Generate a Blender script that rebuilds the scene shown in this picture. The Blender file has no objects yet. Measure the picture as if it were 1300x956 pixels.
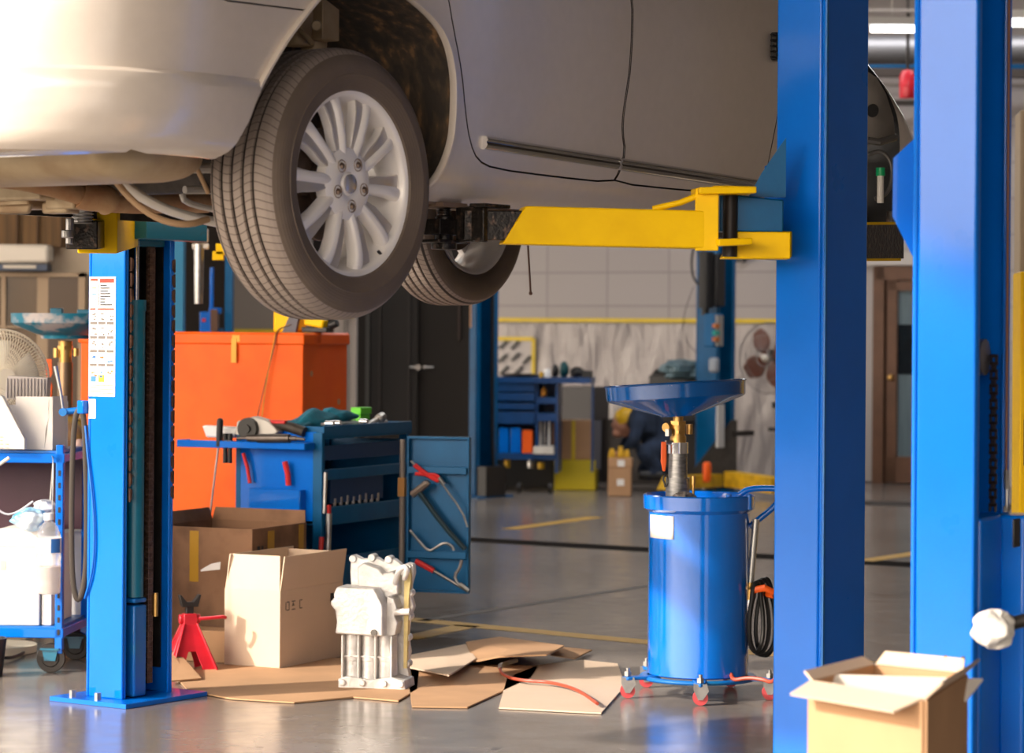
import bpy, bmesh, math, random
from mathutils import Vector, Matrix, Euler
random.seed(7)
SC = bpy.context.scene
COL = SC.collection
R = math.radians
PI = math.pi
FPX, HX, HY, EYE = 3500.0, 650.0, 420.0, 1.27
ROLL = 0.007

# ------------------------------------------------------------------ camera mapping
def ray(px, py):
    dx, dy = px-HX, py-HY
    c = math.cos(ROLL); s = math.sin(ROLL)
    return (dx*c-dy*s)/FPX, -(dx*s+dy*c)/FPX
def at(px, py, Y):
    a, b = ray(px, py)
    return Vector((a*Y, Y, EYE+b*Y))
def floor_at(px, py):
    a, b = ray(px, py)
    Y = -EYE/b
    return Vector((a*Y, Y, 0))
def pm(Y): return Y/FPX          # metres per pixel at depth Y

# ------------------------------------------------------------------ materials
MATS = {}
def mat(name, col, rough=.5, metal=0.0, var=0.0, vscale=8.0, bump=0.0, bscale=60.0, coat=0.0, col2=None, spec=.5,
        emis=None, alpha=1.0, trans=0.0, stretch=(1, 1, 1), thr=None, ior=1.45, sheen=0.0, rvar=0.0):
    if name in MATS: return MATS[name]
    m = bpy.data.materials.new(name); m.use_nodes = True
    nt = m.node_tree; b = nt.nodes['Principled BSDF']
    b.inputs['Base Color'].default_value = (*col, 1)
    b.inputs['Roughness'].default_value = rough
    b.inputs['Metallic'].default_value = metal
    b.inputs['Coat Weight'].default_value = coat
    b.inputs['Coat Roughness'].default_value = .08
    b.inputs['Specular IOR Level'].default_value = spec
    b.inputs['IOR'].default_value = ior
    b.inputs['Alpha'].default_value = alpha
    b.inputs['Transmission Weight'].default_value = trans
    if emis:
        b.inputs['Emission Color'].default_value = (*emis[0], 1)
        b.inputs['Emission Strength'].default_value = emis[1]
    tc = nt.nodes.new('ShaderNodeTexCoord'); mp = nt.nodes.new('ShaderNodeMapping')
    mp.inputs['Scale'].default_value = stretch
    nt.links.new(tc.outputs['Object'], mp.inputs['Vector'])
    if var > 0 or col2:
        n = nt.nodes.new('ShaderNodeTexNoise'); n.inputs['Scale'].default_value = vscale; n.inputs['Detail'].default_value = 6
        nt.links.new(mp.outputs[0], n.inputs['Vector'])
        r = nt.nodes.new('ShaderNodeValToRGB')
        lo, hi = thr if thr else (.3, .7)
        r.color_ramp.elements[0].position = lo; r.color_ramp.elements[1].position = hi
        c2 = col2 if col2 else tuple(max(0, x*(1-var)) for x in col)
        c1 = col if col2 else tuple(min(1, x*(1+var*.5)) for x in col)
        r.color_ramp.elements[0].color = (*c1, 1); r.color_ramp.elements[1].color = (*c2, 1)
        nt.links.new(n.outputs['Fac'], r.inputs['Fac']); nt.links.new(r.outputs['Color'], b.inputs['Base Color'])
    if rvar > 0:
        n3 = nt.nodes.new('ShaderNodeTexNoise'); n3.inputs['Scale'].default_value = 5; n3.inputs['Detail'].default_value = 4
        nt.links.new(mp.outputs[0], n3.inputs['Vector'])
        mr = nt.nodes.new('ShaderNodeMapRange'); mr.inputs['To Min'].default_value = max(.02, rough-rvar); mr.inputs['To Max'].default_value = rough+rvar
        nt.links.new(n3.outputs['Fac'], mr.inputs['Value']); nt.links.new(mr.outputs[0], b.inputs['Roughness'])
    if bump > 0:
        n2 = nt.nodes.new('ShaderNodeTexNoise'); n2.inputs['Scale'].default_value = bscale; n2.inputs['Detail'].default_value = 4
        nt.links.new(mp.outputs[0], n2.inputs['Vector'])
        bp = nt.nodes.new('ShaderNodeBump'); bp.inputs['Strength'].default_value = bump; bp.inputs['Distance'].default_value = .01
        nt.links.new(n2.outputs['Fac'], bp.inputs['Height']); nt.links.new(bp.outputs[0], b.inputs['Normal'])
    MATS[name] = m
    return m

BLUE = mat('blue_enamel', (.0, .145, .66), .3, var=.10, vscale=3, coat=.5, bump=.03, bscale=35, rvar=.08, spec=.1)
BLUE_W = mat('worn_blue_enamel', (.003, .13, .46), .38, col2=(.01, .16, .36), vscale=14, thr=(.5, .8), bump=.08, bscale=60)
BLUE_D = mat('cart_blue', (.0, .10, .26), .36, spec=.3, var=.2, vscale=6, bump=.06)
DRUM = mat('drum_blue', (.0, .16, .72), .16, var=.1, vscale=4, coat=1.0, bump=.03, bscale=20)
FUNNEL = mat('chipped_blue', (.0, .10, .40), .18, col2=(.45, .5, .55), vscale=26, thr=(.69, .72), coat=.5)
TEAL = mat('teal_enamel', (.004, .13, .22), .35, col2=(.05, .04, .02), vscale=16, thr=(.62, .78), coat=.2)
YELLOW = mat('yellow_enamel', (1.0, .60, .0), .42, spec=.2, var=.08, vscale=10, bump=.04, bscale=40)
YEL_D = mat('dirty_yellow', (.62, .36, .01), .5, var=.35, vscale=12)
ORANGE = mat('orange_enamel', (.95, .13, .002), .40, spec=.25, col2=(.90, .105, .002), vscale=5, thr=(.4, .7), bump=.02)
PAINT = mat('silver_paint', (.76, .68, .60), .27, metal=.18, coat=.8, var=.03, vscale=30)
CHROME = mat('chrome', (.85, .85, .86), .07, metal=1)
STEEL = mat('steel', (.42, .41, .40), .35, metal=.9, var=.25, vscale=30)
ALLOY = mat('alloy', (.90, .86, .82), .33, metal=.1, coat=.3)
ALU = mat('cast_aluminium', (.74, .73, .72), .45, metal=.35, var=.25, vscale=14, bump=.25, bscale=70)
ALU_Y = mat('yellowed_aluminium', (.75, .62, .28), .5, metal=.3, var=.3, vscale=14, bump=.2)
BRASS = mat('brass', (.62, .37, .12), .3, metal=.9, var=.2, vscale=40)
BLACK = mat('black_plastic', (.012, .012, .013), .4, bump=.05)
DARK = mat('dark_metal', (.03, .026, .024), .45, metal=.4, var=.4, vscale=20)
GREASE = mat('greasy_black_steel', (.018, .015, .013), .3, metal=.5, col2=(.16, .1, .07), vscale=50, thr=(.55, .75), bump=.3, bscale=90)
CHAIN = mat('chain_steel', (.22, .13, .09), .4, metal=.5, var=.5, vscale=60)
RUST = mat('rusty_steel', (.36, .17, .08), .7, metal=.2, col2=(.52, .34, .18), vscale=12, thr=(.35, .7), bump=.3, bscale=40)
DUSTY = mat('dusty_steel', (.55, .43, .27), .55, metal=.3, col2=(.38, .26, .15), vscale=7, thr=(.4, .75), bump=.12, bscale=30)
PALE = mat('pale_metal', (.72, .68, .62), .5, metal=.2, var=.15, vscale=10)
CARD = mat('cardboard', (.46, .27, .145), .85, var=.12, vscale=5, bump=.05, bscale=30)
CARD_L = mat('pale_cardboard', (.62, .48, .36), .8, var=.06, vscale=4, bump=.04, bscale=30)
CARD_D = mat('old_cardboard', (.27, .145, .08), .85, col2=(.13, .07, .04), vscale=6, thr=(.45, .75), bump=.05)
CARD_W = mat('white_carton', (.76, .72, .66), .7, var=.05)
PAPER = mat('white_paper', (.82, .81, .79), .8, var=.04)
RED = mat('red_enamel', (.55, .015, .03), .35, var=.25, vscale=12, coat=.2)
RED_H = mat('red_grip', (.6, .02, .02), .4)
ORG_P = mat('orange_plastic', (.9, .12, .01), .35)
RUB = mat('rubber', (.03, .028, .026), .7, var=.2, vscale=20)
BELT = mat('belt_rubber', (.035, .026, .02), .6)
CREAM = mat('cream_plastic', (.75, .68, .55), .5)
TAPE_Y = mat('yellow_tape', (.72, .52, .02), .5, var=.1)
TAPE_B = mat('brown_tape', (.48, .26, .02), .35)
CLOTH_T = mat('teal_cloth', (.01, .16, .24), .9, var=.35, vscale=20, bump=.4, bscale=50)
CLOTH_W = mat('white_rag', (.74, .72, .68), .95, col2=(.5, .46, .4), vscale=30, thr=(.5, .8), bump=.5, bscale=60)
CLOTH_G = mat('grey_rag', (.25, .22, .2), .95, var=.5, vscale=50, bump=.6, bscale=80)
GLASS_D = mat('dark_glass', (.01, .014, .018), .06, spec=.6)
PLASTIC_C = mat('clear_plastic', (.9, .9, .92), .15, trans=.75, alpha=.55, ior=1.2)
LIME = mat('lime_plastic', (.15, .75, .03), .4)
MAROON = mat('maroon_panel', (.055, .015, .03), .45, var=.2)
BLACK_T = mat('black_print', (.02, .02, .025), .6)
RED_T = mat('red_print', (.5, .03, .015), .6)
BLUE_T = mat('blue_print', (.04, .18, .5), .6)
ORG_T = mat('orange_print', (.5, .16, .04), .6)
GREY_T = mat('grey_print', (.14, .12, .11), .6)
NAVY = mat('navy_cloth', (.015, .028, .06), .9, var=.4, vscale=12, bump=.3)
SKIN = mat('skin', (.42, .2, .13), .6)
SOOT = mat('sooty_steel', (.05, .04, .033), .6, metal=.3, var=.5, vscale=14, bump=.2)

def node_mat(name):
    m = bpy.data.materials.new(name); m.use_nodes = True
    return m, m.node_tree, m.node_tree.nodes['Principled BSDF']

def liner_mat():
    m, nt, b = node_mat('muddy_liner')
    tc = nt.nodes.new('ShaderNodeTexCoord')
    mp = nt.nodes.new('ShaderNodeMapping'); mp.inputs['Scale'].default_value = (14, 14, 5)
    n = nt.nodes.new('ShaderNodeTexNoise'); n.inputs['Scale'].default_value = 2.2; n.inputs['Detail'].default_value = 8
    r = nt.nodes.new('ShaderNodeValToRGB')
    r.color_ramp.elements[0].position = .42; r.color_ramp.elements[0].color = (.035, .027, .02, 1)
    r.color_ramp.elements[1].position = .72; r.color_ramp.elements[1].color = (.28, .15, .06, 1)
    e = r.color_ramp.elements.new(.58); e.color = (.075, .05, .03, 1)
    bp = nt.nodes.new('ShaderNodeBump'); bp.inputs['Strength'].default_value = .5; bp.inputs['Distance'].default_value = .01
    L = nt.links.new
    L(tc.outputs['Object'], mp.inputs[0]); L(mp.outputs[0], n.inputs['Vector']); L(n.outputs['Fac'], r.inputs[0])
    L(r.outputs[0], b.inputs['Base Color']); L(n.outputs['Fac'], bp.inputs['Height']); L(bp.outputs[0], b.inputs['Normal'])
    b.inputs['Roughness'].default_value = .75
    return m
LINER = liner_mat()

def tyre_mat():
    # tread sipes from the angle around the axle (object Y axis), fine noise elsewhere
    m, nt, b = node_mat('tyre_rubber'); L = nt.links.new
    tc = nt.nodes.new('ShaderNodeTexCoord'); sx = nt.nodes.new('ShaderNodeSeparateXYZ')
    L(tc.outputs['Object'], sx.inputs[0])
    def M(op, a, c=None, d=None):
        n = nt.nodes.new('ShaderNodeMath'); n.operation = op
        for i, v in enumerate((a, c, d)):
            if v is None: continue
            if isinstance(v, (int, float)): n.inputs[i].default_value = v
            else: L(v, n.inputs[i])
        return n.outputs[0]
    ang = M('ARCTAN2', sx.outputs['Z'], sx.outputs['X'])
    rad = M('SQRT', M('ADD', M('MULTIPLY', sx.outputs['X'], sx.outputs['X']), M('MULTIPLY', sx.outputs['Z'], sx.outputs['Z'])))
    y = sx.outputs['Y']
    skew = M('MULTIPLY', M('SINE', M('MULTIPLY', y, 42)), .035)
    s = M('FRACT', M('MULTIPLY', M('ADD', ang, skew), 100/(2*PI)))
    sip = M('LESS_THAN', s, .12)
    tread = M('GREATER_THAN', rad, .318)
    h = M('SUBTRACT', 1.0, M('MULTIPLY', sip, tread))
    rings = M('MULTIPLY', M('SINE', M('MULTIPLY', rad, 900)), .04)
    h2 = M('ADD', h, rings)
    bp = nt.nodes.new('ShaderNodeBump'); bp.inputs['Strength'].default_value = .8; bp.inputs['Distance'].default_value = .004
    L(h2, bp.inputs['Height']); L(bp.outputs[0], b.inputs['Normal'])
    n = nt.nodes.new('ShaderNodeTexNoise'); n.inputs['Scale'].default_value = 12; n.inputs['Detail'].default_value = 5
    L(tc.outputs['Object'], n.inputs['Vector'])
    mix = nt.nodes.new('ShaderNodeMix'); mix.data_type = 'RGBA'
    mix.inputs[6].default_value = (.10, .075, .058, 1); mix.inputs[7].default_value = (.18, .135, .10, 1)
    L(n.outputs['Fac'], mix.inputs[0])
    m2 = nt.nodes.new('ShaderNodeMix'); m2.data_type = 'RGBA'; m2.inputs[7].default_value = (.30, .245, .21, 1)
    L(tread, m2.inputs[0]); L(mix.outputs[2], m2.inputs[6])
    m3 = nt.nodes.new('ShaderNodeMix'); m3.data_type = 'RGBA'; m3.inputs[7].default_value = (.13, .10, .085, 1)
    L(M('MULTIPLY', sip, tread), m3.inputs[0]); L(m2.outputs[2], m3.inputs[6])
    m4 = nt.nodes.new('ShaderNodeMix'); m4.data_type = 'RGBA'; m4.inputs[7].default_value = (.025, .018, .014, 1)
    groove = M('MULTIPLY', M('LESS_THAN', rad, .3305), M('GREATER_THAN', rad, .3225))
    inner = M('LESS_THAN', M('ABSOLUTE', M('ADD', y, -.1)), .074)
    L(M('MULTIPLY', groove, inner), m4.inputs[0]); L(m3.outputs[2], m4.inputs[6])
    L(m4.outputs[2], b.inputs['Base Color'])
    b.inputs['Roughness'].default_value = .62
    return m
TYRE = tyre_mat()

def floor_mat():
    m, nt, b = node_mat('worn_concrete'); L = nt.links.new
    tc = nt.nodes.new('ShaderNodeTexCoord')
    n = nt.nodes.new('ShaderNodeTexNoise'); n.inputs['Scale'].default_value = .8; n.inputs['Detail'].default_value = 8
    n2 = nt.nodes.new('ShaderNodeTexNoise'); n2.inputs['Scale'].default_value = 9; n2.inputs['Detail'].default_value = 8
    L(tc.outputs['Object'], n.inputs['Vector']); L(tc.outputs['Object'], n2.inputs['Vector'])
    r = nt.nodes.new('ShaderNodeValToRGB')
    r.color_ramp.elements[0].position = .35; r.color_ramp.elements[0].color = (.150, .130, .115, 1)
    r.color_ramp.elements[1].position = .7; r.color_ramp.elements[1].color = (.235, .21, .19, 1)
    L(n.outputs['Fac'], r.inputs[0])
    r2 = nt.nodes.new('ShaderNodeValToRGB')
    r2.color_ramp.elements[0].position = .66; r2.color_ramp.elements[0].color = (0, 0, 0, 1)
    r2.color_ramp.elements[1].position = .73; r2.color_ramp.elements[1].color = (1, 1, 1, 1)
    L(n2.outputs['Fac'], r2.inputs[0])
    mx = nt.nodes.new('ShaderNodeMix'); mx.data_type = 'RGBA'; mx.inputs[7].default_value = (.06, .05, .045, 1)
    L(r2.outputs[0], mx.inputs[0]); L(r.outputs[0], mx.inputs[6]); L(mx.outputs[2], b.inputs['Base Color'])
    mr = nt.nodes.new('ShaderNodeMapRange'); mr.inputs['To Min'].default_value = .10; mr.inputs['To Max'].default_value = .32
    L(n2.outputs['Fac'], mr.inputs['Value']); L(mr.outputs[0], b.inputs['Roughness'])
    bp = nt.nodes.new('ShaderNodeBump'); bp.inputs['Strength'].default_value = .05; bp.inputs['Distance'].default_value = .01
    L(n2.outputs['Fac'], bp.inputs['Height']); L(bp.outputs[0], b.inputs['Normal'])
    return m

def block_mat():
    m, nt, b = node_mat('painted_blockwork'); L = nt.links.new
    tc = nt.nodes.new('ShaderNodeTexCoord'); mp = nt.nodes.new('ShaderNodeMapping'); mp.inputs['Rotation'].default_value = (R(90), 0, 0)
    br = nt.nodes.new('ShaderNodeTexBrick'); br.inputs['Scale'].default_value = 1.0
    br.inputs['Brick Width'].default_value = .62; br.inputs['Row Height'].default_value = .3; br.inputs['Mortar Size'].default_value = .008
    br.offset = .0
    br.inputs['Color1'].default_value = (.37, .34, .34, 1); br.inputs['Color2'].default_value = (.39, .36, .36, 1); br.inputs['Mortar'].default_value = (.27, .25, .25, 1)
    L(tc.outputs['Object'], mp.inputs[0]); L(mp.outputs[0], br.inputs['Vector']); L(br.outputs[0], b.inputs['Base Color'])
    b.inputs['Roughness'].default_value = .6
    return m

def sheet_mat():
    m, nt, b = node_mat('wrinkled_sheet'); L = nt.links.new
    tc = nt.nodes.new('ShaderNodeTexCoord'); mp = nt.nodes.new('ShaderNodeMapping'); mp.inputs['Scale'].default_value = (5, 5, 1.2); mp.inputs['Rotation'].default_value = (0, R(25), 0)
    n = nt.nodes.new('ShaderNodeTexNoise'); n.inputs['Scale'].default_value = 1.5; n.inputs['Detail'].default_value = 5; n.inputs['Distortion'].default_value = .6
    L(tc.outputs['Object'], mp.inputs[0]); L(mp.outputs[0], n.inputs['Vector'])
    bp = nt.nodes.new('ShaderNodeBump'); bp.inputs['Strength'].default_value = .7; bp.inputs['Distance'].default_value = .12
    L(n.outputs['Fac'], bp.inputs['Height']); L(bp.outputs[0], b.inputs['Normal'])
    b.inputs['Base Color'].default_value = (.40, .36, .35, 1); b.inputs['Roughness'].default_value = .3
    return m

# ------------------------------------------------------------------ mesh builder
class MB:
    def __init__(s): s.bm = bmesh.new(); s.mi = 0
    def _f(s, vs):
        try: f = s.bm.faces.new(vs)
        except ValueError: return None
        f.material_index = s.mi; return f
    def box(s, c, d, rot=None, taper=1.0):
        c = Vector(c); hx, hy, hz = d[0]/2, d[1]/2, d[2]/2
        M = rot.to_3x3() if rot is not None else Matrix.Identity(3)
        v = []
        for z in (-1, 1):
            t = taper if z > 0 else 1
            for x, y in ((-1, -1), (1, -1), (1, 1), (-1, 1)):
                v.append(s.bm.verts.new(c+M@Vector((x*hx*t, y*hy*t, z*hz))))
        for q in ((3, 2, 1, 0), (4, 5, 6, 7), (0, 1, 5, 4), (1, 2, 6, 5), (2, 3, 7, 6), (3, 0, 4, 7)): s._f([v[i] for i in q])
        return s
    def prism(s, pts, o, ex, ey, ez, depth):
        """2D polygon pts in frame (o, ex, ey) extruded along ez by depth"""
        o, ex, ey, ez = map(Vector, (o, ex, ey, ez))
        a = [s.bm.verts.new(o+ex*p[0]+ey*p[1]) for p in pts]
        b = [s.bm.verts.new(o+ex*p[0]+ey*p[1]+ez*depth) for p in pts]
        s._f(a[::-1]); s._f(b)
        n = len(pts)
        for i in range(n): s._f([a[i], a[(i+1) % n], b[(i+1) % n], b[i]])
        return s
    def ring(s, c, ax, r, seg, ref=None, r2=None):
        ax = Vector(ax).normalized()
        ref = Vector(ref) if ref is not None else (Vector((0, 0, 1)) if abs(ax.z) < .9 else Vector((1, 0, 0)))
        e1 = ref.cross(ax).normalized(); e2 = ax.cross(e1)
        r2 = r if r2 is None else r2
        return [s.bm.verts.new(Vector(c)+e1*math.cos(2*PI*i/seg)*r+e2*math.sin(2*PI*i/seg)*r2) for i in range(seg)]
    def bridge(s, a, b):
        n = len(a)
        for i in range(n): s._f([a[i], a[(i+1) % n], b[(i+1) % n], b[i]])
    def cyl(s, p0, p1, r0, r1=None, seg=20, caps=True):
        p0, p1 = Vector(p0), Vector(p1); r1 = r0 if r1 is None else r1
        a = s.ring(p0, p1-p0, r0, seg); b = s.ring(p1, p1-p0, r1, seg)
        s.bridge(a, b)
        if caps: s._f(a[::-1]); s._f(b)
        return s
    def tube(s, pts, r, seg=10, closed=False, r2=None, ref=None, smooth=0):
        pts = [Vector(p) for p in pts]
        for _ in range(smooth):
            q = []
            n = len(pts)
            rng = range(n) if closed else range(n-1)
            if not closed: q.append(pts[0])
            for i in rng:
                a, b = pts[i], pts[(i+1) % n]
                q += [a*.75+b*.25, a*.25+b*.75]
            if not closed: q.append(pts[-1])
            pts = q
        n = len(pts); rings = []
        up = Vector(ref) if ref is not None else None
        prev = None
        for i, p in enumerate(pts):
            if closed: t = pts[(i+1) % n]-pts[i-1]
            else: t = pts[min(i+1, n-1)]-pts[max(i-1, 0)]
            t.normalize()
            if up is not None: e1 = up.cross(t).normalized()
            elif prev is None:
                e1 = (Vector((0, 0, 1)) if abs(t.z) < .9 else Vector((1, 0, 0))).cross(t).normalized()
            else:
                e1 = (prev-t*prev.dot(t)).normalized()
            prev = e1; e2 = t.cross(e1)
            rr = r[i*len(r)//n] if isinstance(r, (list, tuple)) else r
            rb = rr if r2 is None else r2
            rings.append([s.bm.verts.new(p+e1*math.cos(2*PI*k/seg)*rr+e2*math.sin(2*PI*k/seg)*rb) for k in range(seg)])
        for i in range(n-1): s.bridge(rings[i], rings[i+1])
        if closed:
            a, b = rings[-1], rings[0]
            k = min(range(seg), key=lambda k: (a[0].co-b[k].co).length)
            b = b[k:]+b[:k]; s.bridge(a, b)
        else: s._f(rings[0][::-1]); s._f(rings[-1])
        return s
    def lathe(s, prof, seg=48, M=None, closed=False, a0=0, a1=2*PI):
        """profile (r, h) around local Z, transformed by M"""
        M = M or Matrix.Identity(4); full = abs(a1-a0-2*PI) < 1e-6
        n = seg if full else seg+1
        rows = []
        for (r, h) in prof:
            if r < 1e-6: rows.append([s.bm.verts.new(M@Vector((0, 0, h)))]*n)
            else: rows.append([s.bm.verts.new(M@Vector((r*math.cos(a0+(a1-a0)*i/seg), r*math.sin(a0+(a1-a0)*i/seg), h))) for i in range(n)])
        R_ = rows+[rows[0]] if closed else rows
        for a, b in zip(R_[:-1], R_[1:]):
            for i in range(n if full else n-1):
                j = (i+1) % n
                vs = []
                for v in (a[i], a[j], b[j], b[i]):
                    if v not in vs: vs.append(v)
                if len(vs) > 2: s._f(vs)
        return s
    def sphere(s, c, r, seg=16, M=None):
        r = Vector((r, r, r)) if isinstance(r, (int, float)) else Vector(r)
        T = Matrix.Translation(Vector(c)) @ (M.to_4x4() if M is not None else Matrix.Identity(4)) @ Matrix.Diagonal((*r, 1))
        prof = [(math.sin(PI*i/(seg//2)), -math.cos(PI*i/(seg//2))) for i in range(seg//2+1)]
        prof[0] = (0, -1); prof[-1] = (0, 1)
        return s.lathe(prof, seg, T)
    def grid(s, fn, nu, nv, thick=None):
        V = [[s.bm.verts.new(Vector(fn(i/nu, j/nv))) for j in range(nv+1)] for i in range(nu+1)]
        for i in range(nu):
            for j in range(nv): s._f([V[i][j], V[i+1][j], V[i+1][j+1], V[i][j+1]])
        return V
    def build(s, name, m, parent=None, bevel=0, angle=35, solid=0, sub=0, bseg=2, recalc=True, flat=False):
        if recalc: bmesh.ops.recalc_face_normals(s.bm, faces=s.bm.faces)
        me = bpy.data.meshes.new(name); s.bm.to_mesh(me); s.bm.free()
        for mm in (m if isinstance(m, (list, tuple)) else [m]): me.materials.append(mm)
        if not flat:
            me.shade_smooth(); me.set_sharp_from_angle(angle=R(angle))
        o = bpy.data.objects.new(name, me); COL.objects.link(o)
        if parent is not None: o.parent = parent
        if solid:
            md = o.modifiers.new('solid', 'SOLIDIFY'); md.thickness = solid; md.offset = 0
        if bevel:
            md = o.modifiers.new('bevel', 'BEVEL'); md.width = bevel; md.segments = bseg; md.limit_method = 'ANGLE'; md.angle_limit = R(40)
            md.harden_normals = False
        if sub:
            md = o.modifiers.new('sub', 'SUBSURF'); md.levels = sub; md.render_levels = sub
        return o

def tag(o, label=None, cat=None, group=None, kind=None):
    if label: o['label'] = label
    if cat: o['category'] = cat
    if group: o['group'] = group
    if kind: o['kind'] = kind
    return o
def thing(name, label, cat, loc=(0, 0, 0), rz=0.0, group=None, rot=None):
    o = bpy.data.objects.new(name, None); COL.objects.link(o)
    o.location = loc; o.rotation_euler = rot if rot else (0, 0, rz)
    o.empty_display_size = .1
    return tag(o, label, cat, group)
def struct(o): o['kind'] = 'structure'; return o
def copy_tree(o, parent=None):
    c = o.copy(); COL.objects.link(c)
    if parent is not None: c.parent = parent
    for ch in list(o.children): copy_tree(ch, c)
    return c
Z = Vector((0, 0, 1))
def frame(theta_deg):
    """axes of a thing whose long side recedes right-away at theta from the view: rz, F, n"""
    t = R(theta_deg)
    return PI/2-t, Vector((math.sin(t), math.cos(t), 0)), Vector((math.cos(t), -math.sin(t), 0))
def rotz_m(a): return Matrix.Rotation(a, 4, 'Z')

# ================================================================== CAR
TH = 34.1
RZ, F, N = frame(TH)
O = Vector(((445-650)/FPX*6.8, 6.8, 0))       # rear wheel, outer face, on the floor plane
HUBZ = 1.63
def CU(px, py, v=0.0):
    """pixel -> (u, z) on the vertical plane at lateral offset v from the wheel face"""
    a, b = ray(px, py)
    # O.x+u F.x+v N.x = a*(O.y+u F.y+v N.y)
    u = (a*(O.y+v*N.y)-O.x-v*N.x)/(F.x-a*F.y)
    Y = O.y+u*F.y+v*N.y
    return u, EYE+b*Y
car = thing('car', 'silver grey sedan raised on the lift with its side and rear wheel showing', 'car', (O.x, O.y, 0), RZ)
def cl(u, v, z): return Vector((u, -v, z))     # car coordinates -> car local
WB = 2.62
CV = -.82                                      # lateral centre of the car
REAR, FRONT = -1.06, 3.62

prof_pts = [(1.600, -.045), (1.625, -.012), (1.66, .004), (1.72, .012), (1.80, .020), (1.90, .034), (2.00, .046), (2.10, .052), (2.18, .052), (2.28, .040), (2.38, .020), (2.48, -.005)]
def pv(z):
    if z <= prof_pts[0][0]: return prof_pts[0][1]
    for (a, va), (b, vb) in zip(prof_pts[:-1], prof_pts[1:]):
        if z <= b:
            t = (z-a)/(b-a); t = t
            return va+(vb-va)*t
    return prof_pts[-1][1]
def ring_pt(t, z, zi):
    """t in 0..1 around the plan; superellipse ends with straight sides"""
    # perimeter: right side from rear to front, front, left side, rear
    half = -CV+pv(z)
    zz = z
    sw = 0.0
    return half
def plan_loop(z, n_side=120, n_end=40):
    half = -CV+pv(z)
    # front tapers lower down in height: nose slopes back with height
    zf = max(0.0, min(1.0, (z-1.85)/.55))
    front = FRONT-1.05*zf**1.5
    rear = REAR+.10*max(0, (z-2.0)/.5)**2
    lr, lf = .62, .60                           # length of the rounded ends
    pts = []
    ex = 2.7
    def endv(q): return max(0.0, 1-q**ex)**(1/ex)
    n = n_end
    side = []
    for i in range(n+1):                        # rear end, from centreline to side
        a = PI/2*i/n
        q = math.cos(a)**(2/ex); w = math.sin(a)**(2/ex)
        side.append((rear+lr-lr*q, half*w))
    for i in range(1, n_side):
        side.append((rear+lr+(front-lf-rear-lr)*i/n_side, half))
    ex2 = 2.1
    for i in range(n+1):
        a = PI/2*(1-i/n)
        q = math.cos(a)**(2/ex2); w = math.sin(a)**(2/ex2)
        side.append((front-lf+lf*q, half*w))
    for u, h in side: pts.append((u, h))
    for u, h in side[-2:0:-1]: pts.append((u, -h))
    return pts
def body_solid():
    mb = MB(); bm = mb.bm
    zs = [1.60, 1.605, 1.612, 1.62, 1.63, 1.645, 1.66, 1.68, 1.70, 1.725, 1.75, 1.775, 1.80, 1.825, 1.845, 1.855, 1.862, 1.88, 1.91, 1.94, 1.97, 2.0, 2.03, 2.06, 2.09, 2.12, 2.15, 2.18, 2.22, 2.26, 2.30, 2.34, 2.38, 2.42, 2.45, 2.48]
    rings = []
    for z in zs:
        ring = []
        for (u, h) in plan_loop(z):
            zz = z; hh = h
            if u < .0:                          # bumper bottom rises to the rear; crease with a lower flare
                k = min(1, -u/.45)
                if z < 1.76: zz = z+(1.76-z)*.42*k
                if z <= 1.845:
                    out = .022*k*min(1, (1.855-z)/.02)*(1-max(0, (1.76-z)/.2))
                    hh = h+math.copysign(out, h) if abs(h) > .05 else h
                    u = u-.02*k if abs(h) < .9 else u
            ring.append(bm.verts.new(cl(u, CV+hh, zz)))
        rings.append(ring)
    n = len(rings[0])
    for a, b in zip(rings[:-1], rings[1:]):
        for i in range(n): mb._f([a[i], a[(i+1) % n], b[(i+1) % n], b[i]])
    # flat closing faces built as strips across the car
    for ring in (rings[0], rings[-1]):
        m = n//2
        for i in range(m):
            a, b = ring[i], ring[i+1]
            c, d = ring[(n-i-1) % n], ring[(n-i) % n]
            vs = []
            for v in (a, b, c, d):
                if v not in vs: vs.append(v)
            if len(vs) > 2: mb._f(vs)
    return mb
def bool_obj(base, cutters, op='DIFFERENCE'):
    """returns a new mesh = base op cutters (evaluated, no operators)"""
    for c in cutters:
        md = base.modifiers.new('b', 'BOOLEAN'); md.operation = op; md.object = c; md.solver = 'EXACT'
        md.material_mode = 'TRANSFER'
    bpy.context.view_layer.update()
    dg = bpy.context.evaluated_depsgraph_get()
    me = bpy.data.meshes.new_from_object(base.evaluated_get(dg), preserve_all_data_layers=True, depsgraph=dg)
    base.modifiers.clear()
    return me
def offset_poly(p, d):
    n = len(p); out = []
    A = sum(p[i][0]*p[(i+1) % n][1]-p[(i+1) % n][0]*p[i][1] for i in range(n))
    sgn = 1 if A > 0 else -1
    for i in range(n):
        a, b, c = Vector(p[i-1]), Vector(p[i]), Vector(p[(i+1) % n])
        d1 = (b-a).normalized(); d2 = (c-b).normalized()
        nn = Vector((d1.y, -d1.x))+Vector((d2.y, -d2.x))
        if nn.length < 1e-6: nn = Vector((d1.y, -d1.x))
        nn.normalize()
        k = 1/max(.5, nn.dot(Vector((d1.y, -d1.x))))
        q = b+nn*d*sgn*k; out.append((q.x, q.y))
    return out
def side_prism(name, pts, v0, v1, m):
    mb = MB()
    mb.prism([(u, z) for u, z in pts], cl(0, v0, 0), (1, 0, 0), (0, 0, 1), (0, -1, 0), v1-v0)
    return mb.build(name, m, car)
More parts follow.
